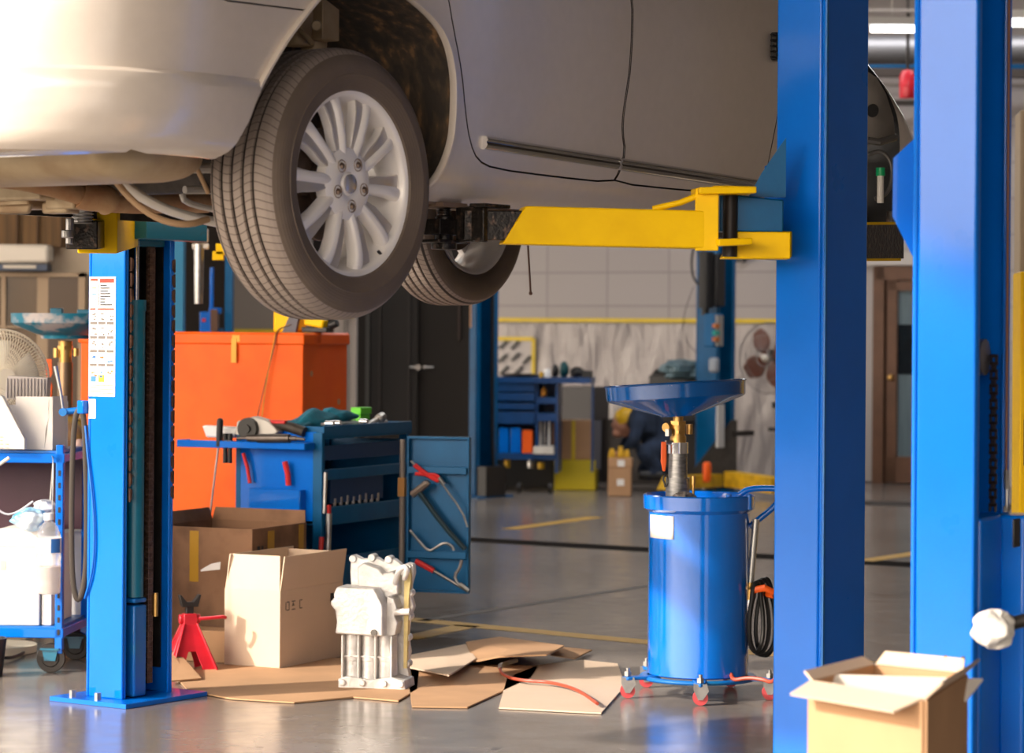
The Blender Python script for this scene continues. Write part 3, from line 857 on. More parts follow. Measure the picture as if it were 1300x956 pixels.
# toothed latch strips
for x, zz0, zz1 in ((W_/2-.020, zat(640, Yp), zat(318, Yp)), (-W_/2+.012, zat(640, Yp), zat(310, Yp))):
    mb = MB(); n = int((zz1-zz0)/.052)
    for i in range(n):
        z = zz0+.052*i
        mb.prism([(0, 0), (.010, .012), (.010, .040), (0, .046)], (x-.004, .0015, z), (-1 if x > 0 else 1, 0, 0), (0, 0, 1), (0, 1, 0), .008)
    mb.build('latch_strip', mat('dark_latch', (.12, .06, .04), .5, metal=.3, var=.5, vscale=30), post2)
# sticker with warning panels (on the rear face, local +x)
fx = W_/2
SY0, SY1 = -d2+.006, -.040
mb = MB(); zt, zb = zat(355, Yp), zat(507, Yp)
mb.box((fx+.001, (SY0+SY1)/2, (zt+zb)/2), (.002, SY1-SY0, zt-zb)); st = mb.build('warning_sticker', PAPER, post2)
def sq(mb, mi, a0, a1, b0, b1):
    """fractions across (a, left->right in view) and down (b)"""
    mb.mi = mi
    y0 = SY0+(SY1-SY0)*a0; y1 = SY0+(SY1-SY0)*a1; z1 = zt+(zb-zt)*b0; z0 = zt+(zb-zt)*b1
    mb.box((fx+.0024, (y0+y1)/2, (z0+z1)/2), (.0008, abs(y1-y0), abs(z1-z0)))
mb = MB()
sq(mb, 1, .05, .33, .015, .035); sq(mb, 1, .4, .95, .015, .05)
sq(mb, 0, .36, .38, .06, .24)
rnd = random.Random(3)
for i in range(8):
    sq(mb, 0, .42, .6+rnd.random()*.34, .066+i*.023, .078+i*.023)
for i in range(3): sq(mb, 3 if i else 2, .1, .28, .09+i*.05, .095+i*.05+.004)
sq(mb, 1, .03, .25, .262, .278); sq(mb, 1, .33, .96, .262, .278)
rows = [.29, .41, .525, .64, .77]
for r_, b in enumerate(rows):
    for c_, a in enumerate((.04, .36, .68)):
        if r_ < 4: sq(mb, 4, a, a+.27, b+.085, b+.108)
        k = (2, 3)[(r_+c_) % 2] if r_ > 2 else 4
        for j in range(4):
            aa = a+.03+rnd.random()*.16; bb = b+.01+rnd.random()*.055
            sq(mb, k, aa, aa+.03+rnd.random()*.08, bb, bb+.007+rnd.random()*.010)
    if r_ < 4: sq(mb, 4, .02, .98, b+.113, b+.115)
sq(mb, 3, .08, .28, .83, .88); sq(mb, 5, .38, .6, .82, .88); sq(mb, 4, .68, .95, .8, .805)
for i in range(5): sq(mb, 4, .05, .95, .905+i*.016, .912+i*.016)
mb.build('print', [BLACK_T, RED_T, ORG_T, BLUE_T, GREY_T, TAPE_Y], st)
mb = MB(); mb.box((fx+.001, -d2+.022, zat(523, Yp)), (.002, .032, .066)); mb.build('small_sticker', PAPER, post2)
# air hose clipped to the face
mb = MB()
pts = [(fx+.006, -d2-.004, zat(545, Yp)), (fx+.008, -d2+.012, zat(590, Yp)), (fx+.008, -d2+.035, zat(640, Yp)), (fx+.008, -d2+.044, zat(690, Yp)), (fx+.008, -d2+.035, zat(730, Yp)), (fx+.008, -d2+.008, zat(758, Yp)), (fx+.0, -d2-.006, zat(765, Yp))]
mb.tube(pts, .004, 8, smooth=2); mb.build('hose', mat('blue_hose', (.0, .12, .5), .4), post2)
mb = MB(); mb.box((fx+.01, -d2-.012, zat(521, Yp)), (.03, .03, .045)); mb.build('switch_box', BLUE, post2, bevel=.004)
mb = MB(); mb.box((0, .035, 1.62), (W_+.12, .05, .10)); mb.box((0, -.06, 1.75), (W_-.06, .08, .40)); mb.build('carriage', TEAL, post2, bevel=.004)
mb = MB(); mb.box(p2(215, 293, 9.05), (.30, .06, .095)); mb.build('crossbar', TEAL, post2, bevel=.004)
mb = MB()     # yellow arm of far post, pointing at the camera-left
ends = (p2(122, 303, 8.35), p2(150, 296, 9.05))
a, b = Vector(ends[0]), Vector(ends[1])
beam(mb, a, b, .12, .125, .0)
o = mb.build('lift_arm', YELLOW, post2, bevel=.004)
mb = MB(); beam(mb, p2(102, 306, 8.2), p2(125, 303, 8.6), .095, .085); mb.build('arm_extension', GREASE, o, bevel=.004)
mb = MB(); mb.cyl(p2(103, 292, 8.2), p2(103, 272, 8.2), .028, seg=16)
for i in range(5): mb.cyl(p2(103, 292-i*4, 8.2), p2(103, 290-i*4, 8.2), .033, seg=16)
mb.box(p2(100, 270, 8.15), (.12, .1, .02)); mb.cyl(p2(87, 318, 8.15), p2(87, 285, 8.15), .012, seg=10); mb.box(p2(78, 272, 8.15), (.06, .05, .03)); mb.cyl(p2(84, 310, 8.12), p2(84, 300, 8.12), .018, seg=12)
mb.build('lift_pad', STEEL, o, bevel=.003)

# right foreground post of the next bay
TH3 = 27.0; RZb, Fb, Nb = frame(TH3); RZ3 = RZb+PI
loc3 = place(1239, 5.95, RZ3, W_/2, 0)
post3 = make_post('brightly lit blue lift post at right with chain and cable in its open side', loc3, RZ3, W_, .145, lip=.022, m=BLUE)
post3['category'] = 'lift post'
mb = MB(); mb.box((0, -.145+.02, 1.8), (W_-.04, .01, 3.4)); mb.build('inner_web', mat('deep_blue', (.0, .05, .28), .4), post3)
p3 = PLf(post3)
Y3 = 6.0
def z3(py): return EYE-(py-412)*Y3/FPX
M3 = rotz_m(-RZ3)
def onlocal(px, py, ly):
    """point in post3 local where ray meets plane y=ly"""
    a, b = ray(px, py)
    d = M3@Vector((a, 1, b)); o_ = M3@(Vector((0, 0, EYE))-loc3)
    t = (ly-o_.y)/d.y
    return o_+d*t
q0, q1 = onlocal(1262, 440, -.014), onlocal(1262, 642, -.014)
mb = MB(); n = int((q0.z-q1.z)/.0165)
for i in range(n):
    zc = q1.z+.0165*(i+.5); x = q0.x
    for s_ in (-1, 1):
        mb.prism([(.0085*math.cos(t*PI/6)*(1 if abs(math.cos(t*PI/6)) > .1 else .55), (.009 if i % 2 else .0085)*math.sin(t*PI/6)+0) for t in range(12)], (x, -.014+s_*(.003 if i % 2 else .006)-.001, zc), (1, 0, 0), (0, 0, 1), (0, 1, 0), .002)
    mb.cyl((x, -.023, zc+.008), (x, -.005, zc+.008), .004, seg=8)
mb.build('chain', mat('chain_dark', (.05, .035, .03), .4, metal=.7), post3)
mb = MB(); q = onlocal(1256, 445, -.022); mb.cyl((q.x+.02, -.035, q.z), (q.x+.02, -.024, q.z), .040, seg=32); mb.build('chain_wheel', STEEL, post3)
mb = MB(); a, b = onlocal(1275, -30, .005), onlocal(1280, 595, .005); mb.cyl(a, b, .0032, seg=8); mb.build('wire_cable', mat('rusty_cable', (.22, .10, .05), .6, metal=.4), post3)
mb = MB(); a, b = onlocal(1280, 588, .005), onlocal(1281, 612, .005); mb.cyl(a, b, .0055, seg=10); mb.cyl(b, onlocal(1281, 640, .005), .0035, seg=8); mb.cyl(onlocal(1281, 634, .005), onlocal(1281, 641, .005), .008, seg=6); mb.build('cable_end', STEEL, post3)
mb = MB(); q = onlocal(1262, 300, -.10); mb.box((q.x+.0, -.11, q.z), (.08, .01, .05)); mb.build('grease_mark', BLACK, post3)
mb = MB()    # lower carriage block
zt3 = onlocal(1270, 645, .0).z
mb.box((-.02, -.045, zt3/2+.03), (W_-.03, .10, zt3-.06)); mb.box((-.10, .03, zt3/2+.04), (.10, .06, zt3-.08))
mb.build('carriage', BLUE, post3, bevel=.008, bseg=3)
q = onlocal(1291, 668, .062)
mb = MB(); mb.box((q.x-.01, .064, q.z), (.045, .006, .062)); mb.build('rubber_pad', BLACK, post3, bevel=.003)
q = onlocal(1283, 845, .005)
mb = MB(); mb.tube([(q.x+.03, .01, q.z-.09), (q.x+.03, .012, q.z-.01), (q.x+.015, .012, q.z+.012), (q.x-.03, .012, q.z+.022)], .004, 6, smooth=1); mb.build('weld_bead', STEEL, post3)
for px in (1190, 1216):
    q = at(px, 832, 5.9); q = M3@(q-loc3); mb = MB(); mb.cyl((W_/2-.004, q.y, q.z), (W_/2+.0015, q.y, q.z), .005, seg=12); mb.build('bolt_hole', BLACK, post3)
# cut-corner plate left of the post (carriage plate behind)
mb = MB()
Yg = 6.15
g = [(1131, 194), (1160, 166), (1175, 160), (1175, 345), (1158, 320), (1131, 268)]
pl = [M3@(at(x, y, Yg)-loc3) for x, y in g]
vs = [mb.bm.verts.new(p) for p in pl]; off = M3@Vector((.02, .12, 0)).normalized()*.012
vb = [mb.bm.verts.new(p+off) for p in pl]
mb._f(vs); mb._f(vb[::-1])
for i in range(6): mb._f([vs[i], vs[(i+1) % 6], vb[(i+1) % 6], vb[i]])
mb.build('carriage_plate', BLUE, post3)
for o in (post3,):
    for ch_ in o.children: pass
# arm stub with rag
q = at(1300, 783, 5.75)
rag_loc = at(1267, 790, 5.72)
mb = MB(); mb.cyl(M3@(at(1262, 790, 5.74)-loc3), M3@(at(1330, 772, 5.74)-loc3), .014, seg=14); mb.cyl(M3@(at(1285, 783, 5.74)-loc3), M3@(at(1285, 783, 5.95)-loc3), .02, seg=14); mb.build('release_lever', DARK, post3)
def blob(name, mb_fn, m): pass
def cloth_ball(label, cat, name, c, r, m, seed, am=1.0):
    rnd = random.Random(seed); o = thing(name, label, cat, c)
    mb = MB(); ph = [rnd.random()*6 for _ in range(8)]
    def fn(t, k):
        a = 2*PI*t; b = PI*k
        rr = 1+.16*am*math.sin(3*a+ph[0]+2*math.cos(b*2))+.16*(am-1)*abs(math.sin(2*a+ph[6]+b))+.10*math.sin(5*a+ph[1])*math.sin(b)+.09*math.sin(4*b+ph[2]+a)+.06*math.sin(9*a+ph[3]+3*b)+.05*math.sin(11*b+ph[4])
        rr *= 1 if 0 < k < 1 else 1
        return (r[0]*rr*math.sin(b)*math.cos(a), r[1]*rr*math.sin(b)*math.sin(a), r[2]*(math.cos(b))*(1+.1*math.sin(a*2+ph[5])*math.sin(b)))
    mb.grid(fn, 60, 34); mb.build('fabric', m, o, angle=80)
    return o
cloth_ball('crumpled white rag wrapped round the lever of the right lift post', 'rag', 'rag', rag_loc, (.034, .03, .042), CLOTH_W, 4, am=1.9)

# ================================================================== OIL DRAINER
DC = at(889, 420, 9.64); DC.z = 0
dr = thing('oil_drainer', 'glossy blue waste oil drum on casters with a wide tilted funnel on top', 'oil drainer', DC)
def DP(px, py, dY=0.0): return at(px, py, DC.y+dY)-Vector((DC.x, DC.y, 0))
mb = MB()
mb.lathe([(0, .075), (.17, .075), (.176, .08), (.176, .60), (.176, .642), (.184, .648), (.194, .655), (.196, .70), (.190, .704), (.186, .698), (.184, .665), (.15, .650), (0, .645)], 72)
mb.build('drum', DRUM, dr, angle=40)
mb = MB(); mb.lathe([(.176, .072), (.20, .074), (.206, .066), (.2, .058), (.16, .058)], 64); 
for a in (R(200), R(268), R(335), R(60), R(130)):
    e = Vector((math.cos(a), math.sin(a), 0)); t = Vector((-e.y, e.x, 0))
    L_ = .27
    mb.prism([(.15, -.025), (L_, -.018), (L_+.015, 0), (L_, .018), (.15, .025)], (0, 0, .064), e, t, (0, 0, 1), .012)
mb.build('base_ring', BLUE_W, dr, bevel=.003)
for a in (R(200), R(268), R(335), R(60), R(130)):
    e = Vector((math.cos(a), math.sin(a), 0))*.265
    c = MB(); c.cyl(e+Vector((0, 0, .0775)), e+Vector((0, 0, .093)), .013, seg=6); c.cyl(e+Vector((0, 0, .09)), e+Vector((0, 0, .105)), .007, seg=10)
    c.prism([(-.022, .074), (.022, .074), (.028, .05), (.008, .02), (-.008, .02), (-.022, .05)], e+Vector((0, -.014, 0)), (1, 0, 0), (0, 0, 1), (0, 1, 0), .003)
    c.prism([(-.022, .074), (.022, .074), (.028, .05), (.008, .02), (-.008, .02), (-.022, .05)], e+Vector((0, .011, 0)), (1, 0, 0), (0, 0, 1), (0, 1, 0), .003)
    co = c.build('caster', STEEL, dr)
    c = MB(); c.cyl(e+Vector((0, -.009, .027)), e+Vector((0, .009, .027)), .026, seg=24); c.build('caster_wheel', mat('red_wheel', (.5, .06, .07), .5), co)
# rim clamps on right
mb = MB()
for px in (928, 941, 954):
    q = DP(px, 632, -.14+.02*(px-928)/13); mb.cyl(q-Vector((0, 0, .028)), q+Vector((0, 0, .022)), .010, seg=12)
mb.build('hinge_lugs', DRUM, dr)
mb = MB()
mb.tube([DP(942, 624, 0), DP(953, 616, 0), DP(985, 615, 0), DP(994, 618, 0), DP(994, 627, 0), DP(985, 640, 0), DP(964, 657, 0), DP(955, 665, 0)], .011, 12, smooth=2); mb.build('handle', DRUM, dr)
mb = MB(); mb.cyl(DP(950, 640, 0), DP(946, 850, 0), .010); mb.build('rear_tube', BLUE_W, dr)
# label, drawn on drum as a curved sheet
mb = MB()
def lab(t, k):
    a = R(196)+R(20)*t*1.15+R(4); return (.1775*math.cos(a+R(8)), .1775*math.sin(a+R(8)), .565+.078*k)
def lab2(t, k):
    th = math.asin(max(-1, min(1, (-.172+.075*t)/.178))); return (.1782*math.sin(th), -.1782*math.cos(th), .555+.080*k)
mb.grid(lab2, 8, 2); lb = mb.build('label', PAPER, dr, solid=.001)
mb = MB()
def lab3(t, k):
    th = math.asin(max(-1, min(1, (-.160+.056*t)/.178))); return (.1788*math.sin(th), -.1788*math.cos(th), .594+.008*k)
mb.grid(lab3, 8, 1); mb.build('print', mat('lilac_print', (.45, .45, .62), .7), lb)
# stem
sx = DP(865, 600, 0).x
def stem(mb, y0, y1, r0, r1=None, x=None, seg=24):
    x = sx if x is None else x
    z0, z1 = zat(y0, 9.64), zat(y1, 9.64)
    mb.cyl((x, 0, z0), (x, 0, z1), r0, r1, seg=seg)
sx = DP(863, 600, 0).x
mb = MB(); stem(mb, 632, 605, .042, .042); stem(mb, 606, 572, .034, .032); mb.build('outer_tube', mat('worn_steel', (.3, .3, .3), .35, metal=.8, var=.4, vscale=30, stretch=(1, 1, 4)), dr)
mb = MB(); stem(mb, 574, 560, .036); mb.build('chrome_collar', CHROME, dr)
mb = MB(); stem(mb, 561, 552, .028); stem(mb, 553, 536, .024, .026); stem(mb, 549, 545, .029, seg=6); stem(mb, 538, 533, .030, .030, seg=6); stem(mb, 534, 527, .018); mb.cyl((sx-.028, 0, zat(541, 9.64)), (sx-.045, -.02, zat(541, 9.64)), .02, .016, seg=12)
mb.build('brass_valve', BRASS, dr)
mb = MB(); mb.cyl((sx-.025, -.02, zat(560, 9.64)), (sx-.045, -.03, zat(560, 9.64)), .008, seg=8); mb.cyl((sx-.035, -.025, zat(552, 9.64)), (sx-.035, -.025, zat(543, 9.64)), .013, seg=6); mb.build('valve_stem', STEEL, dr)
mb = MB(); mb.prism([(-.009, .0), (.009, 0), (.010, -.07), (.006, -.103), (-.004, -.103), (-.010, -.07)], (sx-.051, -.034, zat(559, 9.64)), (1, 0, 0), (0, 0, 1), (0, 1, 0), .010); mb.build('valve_handle', ORG_P, dr, bevel=.003)
mb = MB(); q = DP(877, 548, .02); mb.cyl(q, q+Vector((0, 0, .035)), .011, seg=12); q = DP(883, 612, -.02); mb.cyl(q, q+Vector((0, 0, .03)), .008); mb.cyl(q-Vector((0, 0, .04)), q, .005); mb.build('brass_fitting', BRASS, dr)
mb = MB(); q = DP(847, 612, -.02); mb.tube([q, q+Vector((-.008, 0, .02)), q+Vector((.004, 0, .035)), q+Vector((.012, 0, .01)), q+Vector((.0, 0, -.012))], .004, 6, closed=True, smooth=1); mb.build('clip', BLACK, dr)
# funnel, tilted
fz = zat(527, 9.64)
MF = Matrix.Translation((sx-.004, 0, fz)) @ Matrix.Rotation(R(-3.6), 4, 'Y') @ Matrix.Rotation(R(-1.2), 4, 'X')
mb = MB(); mb.lathe([(0, .002), (.058, .0), (.062, .004), (.232, .058), (.243, .066), (.246, .112), (.251, .116), (.247, .119), (.241, .114), (.238, .070), (.06, .012), (0, .010)], 80, MF)
mb.build('funnel', FUNNEL, dr, angle=40)
mb = MB(); mb.lathe([(.075, .112), (.239, .112)], 60, MF, a0=R(-10), a1=R(100)); mb.build('funnel_screen', mat('silver_screen', (.5, .48, .46), .5, metal=.4, var=.3, vscale=60), dr, solid=.002)
mb = MB(); mb.lathe([(0, .04), (.16, .05)], 30, MF); mb.build('oil_film', mat('oil_black', (.01, .01, .01), .1), dr)
# level gauge and hose
mb = MB(); mb.cyl(DP(963, 655, -.04), DP(957, 735, -.04), .0125, seg=14); mb.build('gauge_tube', mat('gauge_steel', (.5, .5, .48), .25, metal=.7), dr)
mb = MB(); mb.cyl(DP(957, 735, -.04), DP(956, 757, -.04), .015, seg=12); mb.cyl(DP(956, 740, -.04), DP(956, 744, -.04), .018, seg=6); mb.cyl(DP(957, 745, -.05), DP(975, 744, -.05), .009, seg=10); mb.build('hose_coupling', BRASS, dr)
mb = MB(); mb.cyl(DP(956, 757, -.04), DP(955, 775, -.04), .0125, .010, seg=12); mb.cyl(DP(949, 812, -.05), DP(948, 838, -.05), .011, .009, seg=12); mb.cyl(DP(949, 826, -.05), DP(949, 829, -.05), .014, seg=6); mb.build('hose_fitting', CHROME, dr)
mb = MB(); pts = []
for i in range(220):
    t = i/219; c = DP(950, 758, -.05)*(1-t)+DP(949, 812, -.05)*t; a = i*.9; pts.append(c+Vector((.010*math.cos(a), .010*math.sin(a), 0)))
mb.tube(pts, .002, 5); mb.build('hose_spring', CHROME, dr)
mb = MB()
for k, (dx, ry, rx, dY) in enumerate(((973, 46, 17, -.02), (969, 44, 12, -.05), (977, 47, 12, .0), (965, 42, 9, -.07))):
    cxp, cyp = dx, 782
    pts = []
    for i in range(40):
        a = 2*PI*i/40
        xx = cxp+rx*math.sin(a)*(1-.25*math.cos(a)); yy = cyp-ry*math.cos(a)*.98-6*(math.cos(a) > .6)
        pts.append(DP(xx-6*math.cos(a)*0, yy, dY+.02*math.sin(a)))
    mb.tube(pts, .0075, 8, closed=True)
mb.build('coiled_hose', mat('black_hose', (.014, .014, .015), .35), dr)
mb = MB(); mb.tube([DP(960, 745, -.08), DP(975, 742, -.09), DP(986, 747, -.08), DP(986, 751, -.06), DP(970, 748, -.02)], .006, 8, r2=.012, ref=(0, 0, 1)); mb.build('hose_strap', ORG_P, dr)
cloth_ball('crumpled grey rag lying on top of the blue oil drum', 'rag', 'rag', at(871, 626, 9.55)+Vector((0, 0, -.008)), (.036, .03, .022), CLOTH_G, 9)
mb = MB()
hp = [(934, 852), (937, 860), (955, 856), (975, 858), (985, 862), (992, 856), (996, 842), (1010, 838), (1030, 850), (1060, 858)]
pts = [at(x, y, 9.5-.03*i) for i, (x, y) in enumerate(hp)]
pts = [Vector((p.x, p.y, max(.012, p.z))) for p in pts]
mb.tube(pts, .007, 8, smooth=2)
ah = mb.build('air_hose', mat('orange_hose', (.36, .06, .03), .45)); tag(ah, 'red air hose lying at the foot of the blue oil drum', 'hose')

# ================================================================== CARDBOARD BOXES
def open_box(name, label, px, Y, theta, L, Wd, H, flap, m, mats=None, flaps=(70, 70, 100, 60), z0=.004, tape=None, marks=False, cat='cardboard box', group=None, corner=None):
    """front-left face has width Wd (along n), right face recedes L (along F); near corner at px"""
    rz, Ff, Nn = frame(theta)
    p = floor_at(px, 853) if Y is None else at(px, 420, Y)
    o = thing(name, label, cat, (p.x, p.y, z0), rz, group)
    t = .005
    mb = MB()
    # local: near corner at origin, x -> F (0..L), y -> -N so face spans y 0..Wd
    mb.box((L/2, Wd/2, t/2), (L, Wd, t))
    mb.box((t/2, Wd/2, H/2), (t, Wd, H)); mb.box((L-t/2, Wd/2, H/2), (t, Wd, H))
    mb.box((L/2, t/2, H/2), (L-2*t, t, H)); mb.box((L/2, Wd-t/2, H/2), (L-2*t, t, H))
    mb.build('box_body', m, o, bevel=.001)
    def fl(axis, s, ang, ln, nm='flap'):
        mb = MB(); a = R(ang); up = Vector((0, 0, math.sin(a)))
        if axis == 'x':
            x = 0 if s < 0 else L; d = Vector((s*math.cos(a), 0, math.sin(a)))
            mb.prism([(0.003, 0), (.012, ln), (Wd-.012, ln), (Wd-.003, 0)], (x-(0 if s < 0 else t), 0, H), (0, 1, 0), d, (1, 0, 0), .004)
        else:
            y = 0 if s < 0 else Wd; d = Vector((0, s*math.cos(a), math.sin(a)))
            mb.prism([(0.003, 0), (.003, ln), (L-.003, ln), (L-.003, 0)], (0, y-(0 if s < 0 else t), H), (1, 0, 0), d, (0, 1, 0), .004)
        return mb.build(nm, m, o)
    for (axis, s), ang in zip((('x', -1), ('y', -1), ('x', 1), ('y', 1)), flaps):
        if ang is not None: fl(axis, s, ang, flap)
    return o
bx = open_box('cardboard_box', 'open pale cardboard box with flaps up standing by the blue tool cart', 358, 10.27, 27, .46, .245, .29, .130, CARD_L, flaps=(97, 82, 110, 98))
mb = MB()
for x0, w in ((.055, .03), (.095, .045), (.15, .03)):
    mb.box((x0, -.0006, .215), (w*.55, .0012, .004)); mb.box((x0, -.0006, .245), (w*.55, .0012, .004))
mb.prism([(0, 0), (.02, 0), (.01, .014)], (.082, -.001, .228), (1, 0, 0), (0, 0, 1), (0, -1, 0), .0006)
mb.box((.041, -.0006, .23), (.003, .0012, .03)); mb.box((.064, -.0006, .23), (.003, .0012, .03)); mb.box((.14, -.0006, .23), (.003, .0012, .03))
mb.build('shipping_marks', GREY_T, bx)
mb = MB(); mb.box((.39, -.0006, .235), (.05, .0012, .035)); mb.build('dark_stamp', BLACK_T, bx)
bigp = open_box('cardboard_box', 'large worn brown cardboard box behind the pale one, strapped with brown tape', 322, 10.75, 24, .445, .44, .485, .05, CARD_D, flaps=(None, None, 75, 70))
mb = MB()
for bx_c, bx_s in (((-.0012, .26, .37), (.002, .04, .20)), ((.15, -.0012, .37), (.05, .002, .20)), ((.40, -.0012, .39), (.04, .002, .18))):
    mb = MB(); mb.box(bx_c, bx_s); mb.build('packing_tape', TAPE_B, bigp)
mb = MB(); mb.box((.05, -.0012, .40), (.02, .002, .03)); mb.box((.08, -.0012, .40), (.012, .002, .03)); mb.build('print', BLACK_T, bigp)
mb = MB(); a = MB()
mb.prism([(0, 0), (.075, .008), (.078, .038), (.04, .03), (.0, .006)], at(259, 731, 10.72), (1, 0, 0), (0, -.1, 1), (0, 1, 0), .004)
tag(mb.build('paper_scrap', PAPER), 'white paper scrap poking out behind the pale cardboard box', 'paper')
# wooden block / low crate behind the jack stand
cr = thing('cardboard_tray', 'low flat cardboard tray behind the red jack stand', 'cardboard tray', at(268, 420, 10.5).xy.to_3d(), frame(24)[0])
mb = MB(); mb.box((.06, .03, .06), (.12, .2, .12)); mb.build('tray_body', CARD, cr, bevel=.004)
# foreground box at the bottom right
p = at(1040, 900, 6.3)
fb = thing('cardboard_box', 'shallow open cardboard box at the foot of the front lift posts', 'cardboard box', (0, 0, 0))
# box corners measured in the photograph, rim height about z=.42
Zr = .62
def rim(px, py): 
    a, b = ray(px, py); Y = (Zr-EYE)/b; return Vector((a*Y, Y, Zr))
c_nl, c_far, c_fr, c_nr = rim(1035, 860), rim(1116, 838), rim(1232, 848), rim(1180, 882)
fb.location = (c_far.x, c_far.y, 0)
base_o = Vector((c_far.x, c_far.y, 0))
ccs = [c_nl-base_o, c_far-base_o, c_fr-base_o, c_nr-base_o]
mb = MB()
for i in range(4):
    a, b = ccs[i], ccs[(i+1) % 4]; t = (b-a).normalized(); n_ = Vector((t.y, -t.x, 0))
    L_ = (b-a).length
    mb.prism([(0, .30-Zr), (L_, .30-Zr), (L_, 0), (0, 0)], a, t, Z, -n_, .005)
vb_ = [mb.bm.verts.new(Vector((c.x, c.y, .30))) for c in ccs]; mb._f(vb_)
mb.build('box_body', CARD, fb)
def flapq(i, out, up, m=CARD_L):
    a, b = ccs[i], ccs[(i+1) % 4]; t = (b-a).normalized(); n_ = Vector((-t.y, t.x, 0)); cen = sum(ccs, Vector())/4
    if (a+b).dot(n_)/2 < cen.dot(n_): n_ = -n_
    d = (n_*out+Z*up)
    mb = MB(); L_ = (b-a).length
    mb.prism([(.004, 0), (L_-.004, 0), (L_-.014, 1), (.014, 1)], a, t, d, t.cross(d).normalized(), .004); mb.build('flap', m, fb)
flapq(0, .02, .015); flapq(1, .02, .025, CARD_L); flapq(2, .03, .03); flapq(3, .06, -.02)
mb = MB(); c = sum(ccs, Vector())/4
mb.prism([(-.13, -.02), (.13, -.03), (.16, .03), (-.13, .045)], c+Vector((.02, .06, -.03)), (1, .1, 0), (.1, .5, .6), (0, -.6, .8), .006)
mb.build('inner_flap', CARD_W, fb)
# it sits on a low stack: a wooden block below
wb = thing('wooden_crate', 'low wooden crate under the shallow open cardboard box', 'crate', base_o)
mb = MB(); cc = sum(ccs, Vector())/4
for k in range(4): mb.box((cc.x, cc.y, .03+.073*k), (.2, .15, .05))
for sx_ in (-1, 1): mb.box((cc.x+sx_*.08, cc.y, .147), (.02, .13, .294))
mb.build('crate_slats', mat('raw_wood', (.5, .36, .2), .8, var=.2, vscale=8, stretch=(1, 8, 8)), wb)

# flattened cardboard sheets
def sheet(label, pts, z, m=CARD, lift=None, name='cardboard_sheet'):
    mb = MB(); P_ = []
    for i, (x, y) in enumerate(pts):
        a, b = ray(x, y); zz = z+(lift[i] if lift else 0); Y = (zz-EYE)/b; P_.append(Vector((a*Y, Y, zz)))
    top = [mb.bm.verts.new(p+Vector((0, 0, .005))) for p in P_]; bot = [mb.bm.verts.new(p) for p in P_]
    n = len(P_); cen_t = mb.bm.verts.new(sum((v.co for v in top), Vector())/n); cen_b = mb.bm.verts.new(sum((v.co for v in bot), Vector())/n)
    for i in range(n):
        mb._f([top[i], top[(i+1) % n], cen_t]); mb._f([bot[(i+1) % n], bot[i], cen_b]); mb._f([top[i], bot[i], bot[(i+1) % n], top[(i+1) % n]])
    o = mb.build(name, m, flat=True); return tag(o, label, 'cardboard sheet')
sheet('flattened brown cardboard sheet on the floor in front of the pale box', [(228, 866), (262, 852), (300, 848), (372, 846), (450, 838), (520, 832), (538, 856), (536, 878), (512, 893), (455, 889), (380, 897), (300, 893), (246, 884)], .002, CARD)
sheet('flattened cardboard sheet curling up beside the cast gearbox housing', [(520, 836), (597, 820), (600, 823), (610, 838), (576, 860), (525, 850)], .012, CARD_L, [0, 0, 0, .015, .03, 0])
sheet('upper flattened cardboard sheet with a raised near edge', [(597, 817), (640, 810), (722, 820), (700, 832), (640, 835), (607, 842)], .02, CARD, [0, 0, .03, .07, .035, .0])
sheet('small flattened cardboard piece at the right end of the sheets', [(722, 822), (757, 825), (735, 836), (704, 832)], .012, CARD, [.02, .0, 0, .01])
sheet('flattened cardboard sheet lying left of the blue oil drum', [(690, 845), (745, 838), (790, 842), (800, 870), (770, 905), (640, 900), (650, 862)], .002, CARD_L)
sheet('big torn cardboard sheet under the other sheets', [(522, 852), (600, 846), (690, 846), (680, 862), (600, 900), (530, 900)], .002, CARD)
sheet('torn brown cardboard flap leaning at the foot of the sticker post', [(222, 832), (232, 835), (262, 868), (222, 872)], .01, CARD, [.06, .05, 0, 0])
mb = MB(); pts = [at(641, 857, 10.1), at(645, 866, 10.0), at(656, 872, 9.9), at(700, 880, 9.7), at(760, 885, 9.6)]
pts = [Vector((p.x, p.y, .022+.0*i)) for i, p in enumerate([floor_at(641, 857), floor_at(643, 863), floor_at(655, 869), floor_at(675, 872), floor_at(705, 873), floor_at(740, 882), floor_at(765, 900)])]
mb.tube(pts, .006, 8, smooth=2); o = mb.build('hose', mat('orange_hose', (.36, .06, .03), .45)); tag(o, 'short orange hose end lying on the cardboard sheets', 'hose')
h_end = pts[0]
mb = MB(); mb.tube([h_end+Vector((0, 0, .005)), h_end+Vector((.0, .03, .01)), h_end+Vector((.06, .10, .02))], .009, 8, smooth=1); mb.build('connector', STEEL, o)

